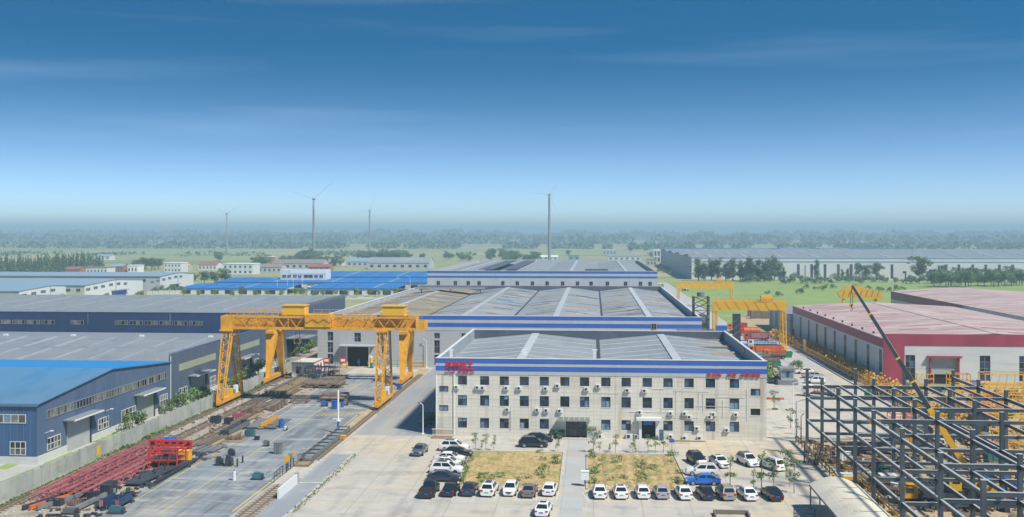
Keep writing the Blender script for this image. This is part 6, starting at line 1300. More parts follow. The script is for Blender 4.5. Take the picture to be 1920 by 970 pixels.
pts_ = [(882, 866), (872, 880), (876, 888), (866, 898), (870, 904), (899, 899), (922, 899), (941, 897), (972, 905), (1018, 898), (1016, 893), (1022, 866), (1039, 862), (1041, 870), (1020, 880), (1008, 852), (990, 900), (905, 905), (1107, 858), (1128, 866), (1122, 878), (1118, 888), (1108, 890), (1158, 868), (1161, 880), (1204, 880), (1205, 890), (1226, 882), (1168, 899), (1210, 903), (1268, 903), (1275, 908), (1258, 868), (1146, 903), (1204, 872), (1113, 908), (1260, 856), (1272, 890)]
def bedlab(px, py):
    side = 'left' if px < 1060 else 'right'; a = px - (868 if px < 1060 else 1101); w = 180 if px < 1060 else 175
    col = 'near its left kerb' if a < 30 else 'near its right kerb' if a > w - 42 else 'in its middle'
    row = 'front part' if py > 896 else 'rear part' if py < 872 else 'centre part'
    return f'small green shrub in the {row} of the {side} planting bed {col}', f'shrubs in the {row} of the {side} planting bed {col}'
for px, py in pts_: q = G(px, py); tree('low', LEAFL if R.random() < .5 else LEAF, q.x, q.y, R.uniform(.7, 1.45), *bedlab(px, py), 'shrub', 'shrub')
for px, py, s, lab in ((1369, 915, 1.5, 'pale leafy sapling in the parking lot behind the beige off-roader'), (1428, 921, 1.75, 'tallest sapling in the parking lot behind the white saloon'), (1451, 922, 1.3, 'bare thin sapling left of the black saloon'), (1474, 897, 1.35, 'sapling at the right edge of the lot near the white off-roader'), (1489, 925, 1.45, 'sapling at the lower right edge of the lot'), (1481, 913, .8, 'tiny sapling between two larger ones on the lot edge'), (1482, 805, 1.2, 'green sapling near the street lamps'), (1451, 770, 1.3, 'bare sapling by the orange lettered sign'), (1413, 921, 1.0, 'short pale sapling left of the tallest one'), (1495, 815, .9, 'small green sapling at the foot of the grey lamp')):
    q = G(px, py); tree('sapling', LEAFL if 'pale' in lab or 'tallest' in lab else LEAF, q.x, q.y, s, lab, None, 'sapling_tree', 'sapling', bark=PALEBARK)
for px, py, s, lab in ((1042, 822, .75, 'clipped dark shrub, left of a pair before the glass door'), (1053, 822, .7, 'clipped dark shrub, right of a pair before the glass door'), (1107, 822, .95, 'round clipped shrub right of the glass office door'), (801, 802, .8, 'dark shrub behind the slat fence at the office corner'), (806, 796, 1.1, 'taller shrub at the left corner of the office')):
    q = G(px, py); tree('bush', LEAFD, q.x, q.y, s, lab, None, 'shrub', 'shrub')
gp = 'shrubs in the strip right of the office'
for k in range(16): q = G(1440 + R.uniform(0, 28), 692 + 26 * R.random()); tree('low', LEAFL, q.x, q.y, R.uniform(1.5, 2.6), 'light green shrub in the strip right of the office', gp, 'shrub', 'shrub')
for px, py, s, lab in ((1493, 692, 1.2, 'green bush beside the gate booth lane'), (1690, 735, 1.2, 'dark green bush behind the steel frame, left one'), (1715, 760, 1.3, 'dark green bush behind the steel frame, middle one'), (1780, 770, 1.2, 'yellow green bush behind the steel frame'), (1888, 790, 1.1, 'bright green bush among the yellow girders')): q = G(px, py); tree('bush', LEAFL if 'yellow' in lab or 'bright' in lab else LEAF, q.x, q.y, s, lab, None, 'bush', 'bush')
# ------------------------------------------------------------------ concrete boundary wall left of the yard
t = thing('concrete_wall', 'long weathered concrete panel wall between the sheds and the crane rail', 'wall', (-74, 180, 0))
for k in range(70):
    y = 108 + k * 2.05; h = 2.45 + R.uniform(-.06, .08)
    box('panel', t, CONC, -74.05, -73.93, y + .09, y + 1.96, 0, h); box('post', t, CONC, -74.12, -73.86, y - .085, y + .085, 0, 2.65)
box('yellow_panel', t, YELB, -73.925, -73.90, 145.8, 147.0, .6, 2.0)
t = thing('side_wall', 'low concrete wall crossing behind the rear gantry', 'wall', (-78, 252, 0))
for k in range(9): x = XY(500, 247) + k * 2.4 - 2; box('panel', t, CONC, x, x + 2.35, 252 + k * 1.0, 252.2 + k * 1.0, 0, 1.9)
# crane rail and works tracks
def track(label, xs, y0, y1, sleepers, m=RUST, w=.09):
    t = thing('rail_track', label, 'rail track', (sum(xs) / len(xs), (y0 + y1) / 2, 0))
    for x in xs: box('rail', t, m, x - w / 2, x + w / 2, y0, y1, .1, .26)
    b = MB(); y = y0
    while y < y1: b.box(xs[0] - .55 + R.uniform(-.1, .1), xs[-1] + .55 + R.uniform(-.1, .1), y, y + .24, .012, .1); y += sleepers
    tag(b.build('sleeper', t, SLEEPM), None, None, kind='stuff'); return t
track('rusty crane rail on sleepers along the concrete wall', (XL - .35, XL + .35), 100, 250, .9)
track('second rusty rail pair beside the crane rail', (-69.0, -67.6), 146, 238, .9)
track('third rail pair nearer the paved yard', (-64.6, -63.2), 150, 215, 1.1)
track('crane rail in the sandy strip right of the yard', (XR - .3, XR + .3), 148, 240, 1.2)
track('rail pair running in the open pit at the bottom', (-42.1, -40.9), 80, 133, 1.0)
pit = rect('rail_pit', WASTE, -43.1, -40.3, 60, 133.5, .013)
t = thing('pit_wall', 'white low wall at the head of the rail pit', 'wall', (-39.9, 130, 0)); box('wall', t, COPING, -40.1, -39.85, 126, 134, .014, 1.3); box('end_post', t, CONC, -40.2, -39.75, 134, 134.5, .014, 1.5)
t = thing('ramp_kerb', 'broken pale kerb with weeds along the asphalt ramp', 'kerb', (-36.6, 120, 0))
for k in range(36): y = 80 + k * 2.05; box('kerb_stone', t, KERB, -36.65 + R.uniform(-.06, .06), -36.3, y, y + R.uniform(1.5, 2), .008, .26)
t = thing('ramp_kerb', 'low concrete kerb between the ramp and the trough', 'kerb', (-40.2, 145, 0))
for k in range(24): y = 136 + k * 2.05; box('kerb_stone', t, KERB, -40.3, -39.9, y, y + 1.95, .008, .3)
b = MB()
for k in range(500): y = R.uniform(85, 152); leaf_quads(b, 1, lambda: (-36.2 + R.gauss(0, .2), y, R.uniform(.02, .35)), .11)
tag(b.build('ramp_weeds', None, LEAF), 'weeds along the kerb of the asphalt ramp', 'weeds', kind='stuff')
# rubble along track margins
def scatter(name, label, n, fn, m, s0, s1, seed):
    rr = random.Random(seed); b = MB()
    for _ in range(n):
        x, y = fn(rr); L = rr.uniform(s0, s1); a = rr.uniform(0, 3.14); h = L * rr.uniform(.2, .5); c = Vector((x, y, h * .5 + .01)); d = Vector((math.cos(a), math.sin(a), rr.uniform(-.1, .1))) * L * .5
        b.bar(c - d, c + d, L * rr.uniform(.3, .7), h)
    tag(b.build(name, None, m), label, 'rubble', kind='stuff')
scatter('rubble', 'stones and scrap along the crane rail', 450, lambda r: (r.uniform(-71.6, -60), r.uniform(120, 238)), RUST, .12, .6, 1)
scatter('gravel', 'pale stones along the crane rail and wall', 900, lambda r: (-71.5 + abs(r.gauss(0, 3)), r.uniform(110, 238)), KERB, .1, .4, 2)
scatter('rubble', 'broken stones and offcuts under the steel frame', 900, lambda r: (r.uniform(34, 60), r.uniform(80, 168)), KERB, .12, .7, 3)
scatter('site_scrap', 'rusty scrap lying about the building site', 500, lambda r: (r.uniform(34, 60), r.uniform(80, 168)), RUST, .2, 1.6, 4)
scatter('site_scrap', 'dark debris around the stacked equipment at the lower left', 260, lambda r: (r.uniform(-66, -58.5), r.uniform(112, 152)), DKST, .2, 1.0, 5)
scatter('site_scrap', 'loose steel offcuts behind the steel frame', 420, lambda r: (r.uniform(62, 110), r.uniform(120, 225)), GRST, .3, 1.8, 6)
# stacked lattice girders, primer red
def girder(label, x, y0, L, m, w=1.0, h=.95, group='red lattice girders stacked in the yard', z=.1, nb=None):
    t = thing('lattice_girder', label, 'girder', (0, 0, 0), 0, group); n = nb or int(L / 1.5)
    for sx in (-w / 2, w / 2):
        for z_ in (0, h): bar('chord', t, m, (sx, 0, z_), (sx, L, z_), .16)
        for k in range(n): a, c = (0, h) if k % 2 else (h, 0); bar('brace', t, m, (sx, L * k / n, a), (sx, L * (k + 1) / n, c), .09)
    for k in range(n + 1): bar('brace', t, m, (-w / 2, L * k / n, h), (w / 2, L * k / n, h), .09)
    t.matrix_basis = place(x, y0, z); return t
GL = ['nearest the concrete wall', 'second from the concrete wall', 'third from the concrete wall', 'fourth from the concrete wall', 'fifth from the concrete wall', 'nearest the paved yard']
g0 = girder('primer red lattice girder, ' + GL[0], -70.3, 122.5, 26, RUSTR)
for k in range(1, 6): dup(g0, place(-70.3 + 1.28 * k, 122.5 + .5 * k - (k > 3), .1), 'primer red lattice girder, ' + GL[k])
dup(g0, place(-67.4, 127, 1.12), 'primer red lattice girder lying on top of the others')
girder('rust red flat girder frame behind the red lattice stack', -69, 149.5, 12, RUST, 3, .5)
def frame_box(name, label, cat, px, py, w, d, h, m, deck=None, group=None, nx=2):
    q = G(px, py); t = thing(name, label, cat, q, 0, group)
    for x in (-w / 2, w / 2):
        for y in (0, d): bar('upright', t, m, q + Vector((x, y, .01)), q + Vector((x, y, h)), .16)
    for z in (.12, h * .55, h):
        for y in (0, d): bar('beam', t, m, q + Vector((-w / 2, y, z)), q + Vector((w / 2, y, z)), .16)
        for x in (-w / 2, w / 2): bar('beam', t, m, q + Vector((x, 0, z)), q + Vector((x, d, z)), .16)
    for k in range(1, nx): bar('brace', t, m, q + Vector((-w / 2 + w * (k - 1) / (nx - 1 or 1), 0, .1)), q + Vector((-w / 2 + w * k / nx, 0, h)), .1)
    if deck: box('deck', t, deck, q.x - w / 2 + .1, q.x + w / 2 - .1, q.y + .1, q.y + d - .1, h * .56, h * .56 + .08)
    return t
t = frame_box('crane_cabin', 'bright red box frame of a crane part by the dark plates', 'machine frame', 305, 880, 4.2, 3.2, 2.3, REDM, DKST, None, 4)
t = frame_box('crane_cabin', 'second red slotted frame behind the yellow machine', 'machine frame', 318, 862, 4.0, 2.4, 2.2, REDM, REDM, None, 4)
q = G(298, 866); t = thing('red_beam', 'bright red pierced beam lying above the red frames', 'beam', q)
box('web', t, REDM, q.x - 3, q.x + 3.8, q.y + 3, q.y + 3.3, 1.6, 2.6); [box('opening', t, DARK, q.x - 2.6 + k * 1.1, q.x - 2.0 + k * 1.1, q.y + 2.96, q.y + 2.997, 1.85, 2.35) for k in range(6)]; [box('leg', t, REDM, q.x + s, q.x + s + .3, q.y + 3, q.y + 3.3, .01, 1.597) for s in (-2.8, 3.3)]
q = G(311, 876); t = thing('forklift', 'yellow forklift with dark mast beside the red frames', 'forklift', q)
prism('body', t, YELB, [(q.x - 1.3, .3), (q.x + 1.2, .3), (q.x + 1.2, .9), (q.x + .2, 1.25), (q.x - 1.3, 1.35)], 'y', q.y, q.y + 1.3); bar('mast', t, DKST, (q.x + 1.35, q.y + .3, .1), (q.x + 1.35, q.y + .3, 2.4), .16); bar('mast', t, DKST, (q.x + 1.35, q.y + 1.0, .1), (q.x + 1.35, q.y + 1.0, 2.4), .16); box('overhead_guard', t, DKST, q.x - .9, q.x + .6, q.y + .1, q.y + 1.2, 2.2, 2.28); box('fork', t, DKST, q.x + 1.44, q.x + 2.5, q.y + .3, q.y + .45, .1, .16); box('seat', t, DARK, q.x - .5, q.x, q.y + .4, q.y + .9, 1.36, 1.8)
for x in (-.9, .8):
    for y in (0, 1.3): rod('wheel', t, TYRE, (q.x + x, q.y + y - .12, .32), (q.x + x, q.y + y + .12, .32), .64, 10)
q = G(343, 866); t = thing('yellow_cabinet', 'yellow steel cabinet at the right end of the red frames', 'cabinet', q); box('body', t, YELB, q.x - .9, q.x + .9, q.y, q.y + 1.2, .01, 1.5); [box('rib', t, YEL, q.x - .8 + .5 * k, q.x - .7 + .5 * k, q.y - .05, q.y - .003, .1, 1.4) for k in range(4)]; box('lid', t, YELB, q.x - .96, q.x + .96, q.y - .06, q.y + 1.26, 1.503, 1.58)
q = G(311, 838); t = thing('covered_load', 'crumpled blue tarpaulin over a load by the rails', 'tarpaulin', q); v = []; n = 9
for j in range(n):
    for i in range(n): a, c = i / (n - 1) * 2 - 1, j / (n - 1) * 2 - 1; v.append((q.x + a * 1.7, q.y + 1.5 + c * 1.6, max(.02, (1.3 - .4 * abs(c)) * (1 - abs(a) ** 2.4) * (1 - abs(c) ** 3) + R.uniform(-.12, .2))))
mesh('sheet', t, TARP, v, [(j * n + i, j * n + i + 1, (j + 1) * n + i + 1, (j + 1) * n + i) for j in range(n - 1) for i in range(n - 1)]); box('load', t, DKST, q.x - 1, q.x + 1, q.y + .8, q.y + 2.2, .01, .5)
# dark plates
q = G(262, 912); t = thing('steel_plate', 'large flat dark steel plate lying beside the red girders', 'steel plate', (-60.8, 137, 0))
prism('plate', t, DKST, [(-62.6, 130.6), (-60.2, 130.6), (-58.9, 144.6), (-61.6, 144.6)], 'z', .35, .5); [box('support', t, RUST, -62, -59.4, y, y + .3, .01, .345) for y in (131.5, 135.5, 139.5, 143.5)]; [rod('fitting', t, DKST, (x, y, .502), (x, y, .9), .3) for x, y in ((-61.4, 133), (-60.6, 136), (-60.2, 138.5), (-60.9, 140), (-60.3, 142.5), (-61.2, 137))]
t = thing('steel_beam', 'long thin dark beam lying on the yard beside the plate', 'beam', (-58.6, 140, 0)); box('web', t, DKST, -58.75, -58.55, 131.5, 146.5, .02, .45); box('flange', t, DKST, -58.95, -58.35, 131.5, 146.5, .453, .5)
q = G(345, 866); t = thing('wood_pallets', 'flat timber sheets on the plate end, by the yellow cabinet', 'boards', q); [box('board', t, (TIMBER, DKST, GRST)[k % 3], q.x + .2 + k * .5, q.x + 2.4 + k * .5, q.y + k * .9, q.y + .8 + k * .9, .01, .2) for k in range(4)]
# bins, boxes and drums (name, label, category, px, py, w, d, h, material, kind)
def crate(name, label, cat, px, py, w, d, h, m, style='box', group=None, turn=0):
    f_ = .9 if px > 1400 else .62; w, d, h = w * f_, d * f_, h * f_
    q = G(px, py); t = thing(name, label, cat, q, 0, group); X, Y = q.x, q.y
    if style == 'box':
        box('body', t, m, X - w / 2, X + w / 2, Y, Y + d, .05, h); box('lid', t, m, X - w / 2 - .06, X + w / 2 + .06, Y - .06, Y + d + .06, h + .003, h + .09)
        for s in (-w / 2 + .1, w / 2 - .3): box('foot', t, DKST, X + s, X + s + .2, Y + .05, Y + d - .05, .008, .048)
        for k in range(1, 4): x = X - w / 2 + w * k / 4; box('rib', t, m, x - .05, x + .05, Y - .06, Y - .003, .1, h - .05)
    if style == 'open':
        for a, b_, c, e in ((-w / 2, -w / 2 + .1, 0, d), (w / 2 - .1, w / 2, 0, d), (-w / 2 + .1, w / 2 - .1, 0, .1), (-w / 2 + .1, w / 2 - .1, d - .1, d)): box('side', t, m, X + a, X + b_, Y + c, Y + e, .05, h)
        box('bottom', t, DARK, X - w / 2 + .1, X + w / 2 - .1, Y + .1, Y + d - .1, .02, .3)
        for k in range(1, 5): x = X - w / 2 + w * k / 5; box('rib', t, m, x - .06, x + .06, Y - .08, Y - .003, .06, h)
    if style == 'drum':
        rod('barrel', t, m, q + Vector((0, 0, .01)), q + Vector((0, 0, h)), w, 12); rod('rim', t, m, q + Vector((0, 0, h + .002)), q + Vector((0, 0, h + .06)), w * 1.06, 12); rod('band', t, m, q + Vector((0, 0, h * .5)), q + Vector((0, 0, h * .5 + .08)), w * 1.07, 12)
        rod('cap', t, DKST, q + Vector((0, 0, h + .062)), q + Vector((0, 0, h + .25)), w * .35, 8)
    if style == 'machine':
        box('base', t, DKST, X - w / 2, X + w / 2, Y, Y + d, .05, h * .22); box('body', t, m, X - w * .4, X + w * .35, Y + .1, Y + d * .8, h * .223, h * .8); rod('motor', t, m, (X - w * .3, Y + d * .4, h * .88), (X + w * .25, Y + d * .4, h * .88), h * .3, 10); rod('flywheel', t, DKST, (X + w * .38, Y + d * .4, h * .5), (X + w * .48, Y + d * .4, h * .5), h * .7, 12)
        bar('handle', t, GRST, (X - w * .45, Y, h * .3), (X - w * .5, Y, h), .07)
    return t
for a in (('dark_bin', 'tall black steel bin with holes, rear one of a pair', 'bin', 205, 927, 1.9, 1.7, 2.4, DKST), ('dark_bin', 'tall black steel bin with holes, front one of a pair', 'bin', 196, 934, 2.0, 1.8, 2.5, DKST), ('dark_bin', 'dark hopper bin left of the tall black bins', 'bin', 172, 943, 2.0, 1.6, 1.9, DKST),
          ('grey_container', 'ribbed dark grey container, left one by the front gantry foot', 'container', 402, 795, 2.6, 2.0, 2.0, DKST, 'open'), ('grey_container', 'ribbed dark grey container, right one by the front gantry foot', 'container', 427, 797, 2.3, 1.8, 1.9, DKST, 'open'), ('rusty_rack', 'rust red rack of steel pieces beyond the grey containers', 'rack', 446, 785, 3.6, 1.6, 1.5, RUSTR, 'open'),
          ('dark_drum', 'dark square drum, first of the row on the yard edge', 'drum', 511, 772, 1.7, 1.4, 1.7, RUST, 'open'), ('dark_drum', 'dark square drum, second of the row on the yard edge', 'drum', 519, 769, 1.5, 1.4, 1.7, RUST, 'open'), ('dark_drum', 'dark square drum, third of the row on the yard edge', 'drum', 525, 766, 1.5, 1.4, 1.7, RUST, 'open'), ('dark_drum', 'dark square drum, last of the row on the yard edge', 'drum', 531, 761, 1.5, 1.4, 1.9, RUST, 'open'),
          ('dark_drum', 'larger dark drum, left of a pair near the rails', 'drum', 470, 776, 1.8, 1.5, 1.8, RUST, 'open'), ('dark_drum', 'smaller dark drum, right of a pair near the rails', 'drum', 478, 772, 1.2, 1.2, 1.6, RUST, 'open'),
          ('tool_rack', 'dark blue slatted rack on the yard beside the trough wagon', 'rack', 467, 819, 2.6, 1.4, 1.7, TEALP, 'open'), ('tool_box', 'small dark box on legs right of the slatted rack', 'box', 481, 826, 1.2, .9, .9, DKST), ('yard_machine', 'small motor machine near the grey cabinet on the yard', 'machine', 498, 838, 1.5, 1.2, 1.7, GRST, 'machine'),
          ('grey_cabinet', 'grey steel cabinet standing alone on the yard', 'cabinet', 520, 852, 1.9, 1.5, 2.7, GRST), ('blue_tank', 'bright blue tank standing on the yard', 'tank', 528, 802, 1.6, 1.4, 2.1, BLUEP, 'drum'), ('yard_machine', 'small pale machine just right of the blue tank', 'machine', 535, 808, .9, .9, 1.2, COPING, 'machine'),
          ('winch_motor', 'dark winch motor, topmost of three on the lower yard', 'winch', 432, 856, 1.7, 1.4, 1.8, DKST, 'machine'), ('winch_motor', 'dark winch motor, left of a pair on the lower yard', 'winch', 409, 874, 1.7, 1.5, 2.1, DKST, 'machine'), ('winch_motor', 'dark winch motor, right of a pair on the lower yard', 'winch', 427, 875, 1.9, 1.5, 2.4, DKST, 'machine'),
          ('yard_machine', 'blue grey machine low on the yard near the pit', 'machine', 481, 901, 2.6, 1.9, 1.7, TEALP, 'machine'), ('gas_bottle', 'tall white bottle standing on the lower yard', 'gas bottle', 439, 901, .7, .7, 2.0, COPING, 'drum'), ('post_drum', 'slim dark post with pale top, left of two on the yard', 'post', 445, 875, .45, .4, 1.6, DKST, 'drum'), ('post_drum', 'slim dark post, right of two on the yard', 'post', 455, 868, .42, .4, 1.5, DKST, 'drum'),
          ('blue_cabinet', 'tall blue cabinet in the middle of the yard', 'cabinet', 626, 767, 1.6, 1.2, 2.4, BLUEP), ('blue_drum', 'dark blue drum right of the tall blue cabinet', 'drum', 642, 764, 1.0, 1, 1.5, BLUEP, 'drum'), ('yard_machine', 'machine with blue base left of the tall blue cabinet', 'machine', 607, 763, 2.2, 1.5, 1.8, BLUEP, 'machine'), ('yard_machine', 'wire reel machine right of the dark blue drum', 'machine', 648, 761, 1.4, 1.2, 1.9, GRST, 'machine'),
          ('blue_cabinet', 'blue cabinet at the foot of the rear gantry right leg', 'cabinet', 748, 731, 1.6, 1.3, 1.9, BLUEP), ('rubble_skip', 'black and yellow lump on the trough end by the pole', 'rubble box', 641, 825, 1.6, 1.5, .9, YELB), ('teal_machine', 'teal machine among the parts at the lower left', 'machine', 234, 944, 2.8, 1.6, 1.4, TEALP, 'machine'), ('teal_machine', 'teal machine at the bottom left edge of the yard', 'machine', 215, 965, 3.4, 1.6, 1.6, TEALP, 'machine'),
          ('stacked_parts', 'dark crate of parts at the bottom left corner', 'crate', 100, 950, 3.0, 1.6, 1.3, DKST, 'open'), ('stacked_parts', 'orange and dark crate left of the black bins', 'crate', 135, 951, 2.4, 1.5, 1.2, RUST, 'open'), ('stacked_parts', 'grey machine at the bottom edge left of the blue frame', 'machine', 128, 966, 3.2, 1.7, 1.5, GRST, 'machine'), ('yard_machine', 'dark machine right of the tall black bins', 'machine', 240, 934, 2.6, 1.6, 1.3, DKST, 'machine')):
    crate(*a)
# blue U frame with red ends, bottom left
q = G(205, 957); t = thing('trough_machine', 'dark navy trough frame with red ends at the lower left', 'machine', q)
for s in (-1.1, 1.0): box('side', t, NAVY, q.x + s, q.x + s + .12, q.y, q.y + 3.6, .4, 1.25)
box('bottom', t, DKST, q.x - .97, q.x + .99, q.y, q.y + 3.6, .4, .5)
for y in (.2, 3.3): box('end', t, NAVY, q.x - .97, q.x + .99, q.y + y, q.y + y + .1, .51, 1.05)
for s in (-1.2, .8): box('red_block', t, RUSTR, q.x + s, q.x + s + .4, q.y - .15, q.y - .01, .5, 1.2)
for s in (-1.05, .85): [box('leg', t, DKST, q.x + s, q.x + s + .15, q.y + y, q.y + y + .15, .01, .397) for y in (.2, 3.2)]
q = G(140, 962); t = thing('pipe_beam', 'long pale grey beam lying left of the hopper bin', 'beam', q); bar('web', t, GRST, (q.x, q.y, .5), (q.x + .6, q.y + 9, .5), .4, .5); [box('block', t, RUST, q.x + .1 * k, q.x + 1.2 + .1 * k, q.y + k, q.y + k + .4, .01, .1) for k in (1, 4, 8)]
q = G(95, 955); t = thing('orange_girder', 'orange red girder end with dark channels at the lower left', 'girder', q); [bar('channel', t, m, (q.x - 3 + k * .9, q.y - 1, .4), (q.x + 1.0 + k * .9, q.y + 12, .4), .3, .5) for k, m in enumerate((DKST, ORM, GRST))]; [box('block', t, RUST, q.x - 3 + k, q.x + 1 + k, q.y + 3 * k, q.y + 3 * k + .3, .01, .13) for k in range(3)]
# long trough wagon
q = G(421, 821); t = thing('trough_wagon', 'long open dark grey trough wagon on the yard', 'wagon', q); L = 10
for s in (-.85, .75): box('side', t, GRST, q.x + s, q.x + s + .1, q.y, q.y + L, .35, 1.2)
for y in (0, L - .1): box('end', t, DKST, q.x - .74, q.x + .74, q.y + y, q.y + y + .1, .35, 1.2)
box('floor', t, DKST, q.x - .74, q.x + .74, q.y + .11, q.y + L - .11, .35, .6)
for k in range(8): y = q.y + .4 + k * (L - .9) / 7; box('rib', t, GRST, q.x + .853, q.x + .92, y, y + .12, .35, 1.22); bar('tie', t, DKST, (q.x - .74, y, 1.12), (q.x + .74, y, 1.12), .1)
for y in (1.2, 2.8, 7.2, 8.8):
    for s in (-.7, .7): rod('wheel', t, DKST, (q.x + s - .08, q.y + y, .2), (q.x + s + .08, q.y + y, .2), .38, 10)
# plates with yellow beam
q = G(470, 800); t = thing('flat_plate', 'pale blue grey flat plates lying on the yard', 'steel plate', q); box('plate', t, GRST, q.x - .6, q.x + 2.2, q.y - 2, q.y + 7, .02, .2); box('plate', t, GRST, q.x + 2.6, q.x + 5.2, q.y - 2, q.y + 7, .02, .16); box('edge', t, DKST, q.x - .6, q.x + 5.2, q.y - 2.4, q.y - 2.05, .02, .3)
t = thing('yellow_beam', 'yellow perforated beam between the pale plates', 'beam', q); bar('web', t, YEL, (q.x + 2.4, q.y - 1.8, .5), (q.x + 2.6, q.y + 7, .5), .16, .8); [box('stiffener', t, YEL, q.x + 2.15, q.x + 2.39, q.y - 1 + k * 1.4, q.y - .9 + k * 1.4, .15, .85) for k in range(6)]
q = G(425, 829); t = thing('chain_heap', 'row of rusty hooks on a pale pallet near the trough wagon', 'pallet', q); box('pallet', t, TIMBER, q.x - 1.5, q.x + 2.5, q.y - .4, q.y + 3, .01, .16); [box('hook_piece', t, RUST, q.x - 1.2 + k * .6, q.x - .9 + k * .6, q.y + .2 * k, q.y + 1.6 + .2 * k, .163, .7) for k in range(6)]
for i, (px, py) in enumerate(((488, 806), (497, 803), (506, 799))): crate('sand_bag', ('first yellowish sandbag pile on the yard lane line', 'second yellowish sandbag pile on the yard lane line', 'last yellowish sandbag pile on the yard lane line')[i], 'sandbag', px, py, 1.4, .8, .4, TIMBER, 'box')
# stacks of steel sections between the rails
def beams(name, label, cat, px, py, L, n, m, lay=1, dx=.55, turn=.0, h=.34, w=.3):
    q = G(px, py); t = thing(name, label, cat, q)
    for j in range(lay):
        for k in range(n): x = q.x + k * dx + j * .1 + R.uniform(-.06, .06); y = q.y + R.uniform(-.6, .6); bar('section', t, m if not isinstance(m, list) else R.choice(m), (x, y, .2 + h / 2 + j * (h + .05)), (x + turn * L, y + L, .2 + h / 2 + j * (h + .05)), w, h)
    for y in (.15, .8): box('bearer', t, SLEEPM, q.x - .3, q.x + n * dx + .3, q.y + L * y, q.y + L * y + .25, .01, .195)
    return t
beams('steel_stack', 'long rusty steel sections stacked beside the crane rail', 'steel stack', 455, 762, 26, 4, [RUST, TIMBER, GRST], 1, .9, .0, .25, .2)
beams('steel_stack', 'pale weathered steel sections before the site cabin', 'steel stack', 497, 742, 22, 6, [TIMBER, GRST, RUST], 2, .8)
beams('steel_stack', 'short rusty sections in front of the red racks', 'steel stack', 452, 775, 8, 6, RUST, 1, .6)
beams('steel_stack', 'dark brown flat sections stacked on the yard edge', 'steel stack', 568, 728, 6, 9, SLEEPM, 3, .95, .0, .25, .7)
beams('steel_stack', 'dark brown flat sections behind the first flat stack', 'steel stack', 590, 716, 7, 7, SLEEPM, 2, .95, .0, .25, .7)
beams('steel_stack', 'loose pale sections lying left of the yard lane', 'steel stack', 430, 800, 10, 3, [RUST, TIMBER], 1, .9)
beams('timber_stack', 'loose rusty lengths lying below the blue tarpaulin', 'steel stack', 372, 838, 12, 4, [RUST, TIMBER, SLEEPM], 1, .8, .05)
beams('timber_stack', 'short loose boards by the yard edge below the tarpaulin', 'boards', 358, 850, 5, 4, [TIMBER, GRST], 1, 1.0, .1, .15, .6)
beams('steel_stack', 'rusty lattice pieces lying on the ground near the drums', 'steel stack', 492, 770, 9, 5, [GRST, RUST], 1, .5)
for i, (px, py, w, h, m) in enumerate(((584, 716, 3.2, 3.0, DKST), (598, 714, 3.0, 2.6, GRST), (612, 711, 2.6, 2.4, DKST), (572, 714, 2.0, 2.2, GRST), (622, 708, 2.0, 2.0, GRST))):
    crate('yard_machine', ('large dark tangled machine frame before the site cabin', 'grey machine frame, second in the tangle by the cabin', 'dark machine frame, third in the tangle by the cabin', 'grey machine frame at the left of the tangle by the cabin', 'small grey frame at the right end of the tangle')[i], 'machine', px, py, w, 2.6, h, m, 'machine')
    frame_box('scrap_cage', ('dark open frame standing over the first machine', 'grey open frame standing over the second machine', 'dark open frame standing over the third machine', 'grey open frame left in the tangle', 'grey open frame right in the tangle')[i], 'frame', px + 2, py - 1, w, 2, h * 1.1, m, None, None, 3)
crate('blue_cabinet', 'small blue box on top of the tangled machines', 'box', 597, 708, 1.5, 1.2, 2.8, BLUEP)
frame_box('pipe_rack', 'brown pipe rack on legs beside the yard lane', 'rack', 560, 757, 3.2, 2.4, 1.2, RUST, None, None, 2)
frame_box('pipe_rack', 'rack of red and grey pipes behind the blue cabinet', 'rack', 625, 755, 5.4, 2.2, 1.4, RUST, TIMBER, None, 2)
q = G(625, 753); t = thing('pipe_bundle', 'bundle of pale and red pipes on the rack in mid yard', 'pipes', q); [rod('pipe', t, (TIMBER, RUSTR, GRST)[k % 3], (q.x - 3.2 + .3 * (k % 3), q.y + .4 + .2 * k, 1.55), (q.x + 2.9 - .4 * (k % 2), q.y + .6 + .2 * k, 1.6), .14) for k in range(7)]
# site cabin
q = G(547, 706); t = thing('site_cabin', 'white site cabin with beige roof by the rear gantry', 'cabin', q)
xa, xb = q.x, XY(587, q.y); prism('wall', t, WHITEP, [(xa, 0), (xb, 0), (xb, 3.1), (xa, 3.1)], 'y', q.y, q.y + 9); box('roof', t, TIMBER, xa - .15, xb + .15, q.y - .15, q.y + 9.15, 3.103, 3.25); box('roof_sheet', t, CARPORT, xa + .1, xb - .1, q.y + .1, q.y + 8.9, 3.253, 3.28)
box('vent', t, DARK, xa + 1, xa + 1.9, q.y - .03, q.y - .003, .7, 1.4)
for k in range(3): window(t, '+x', xb + .005, q.y + 1.0 + 2.6 * k, .9, 1.2, 1.6, 2, (1, 1), REDM, [GLASSD], .12, .06)
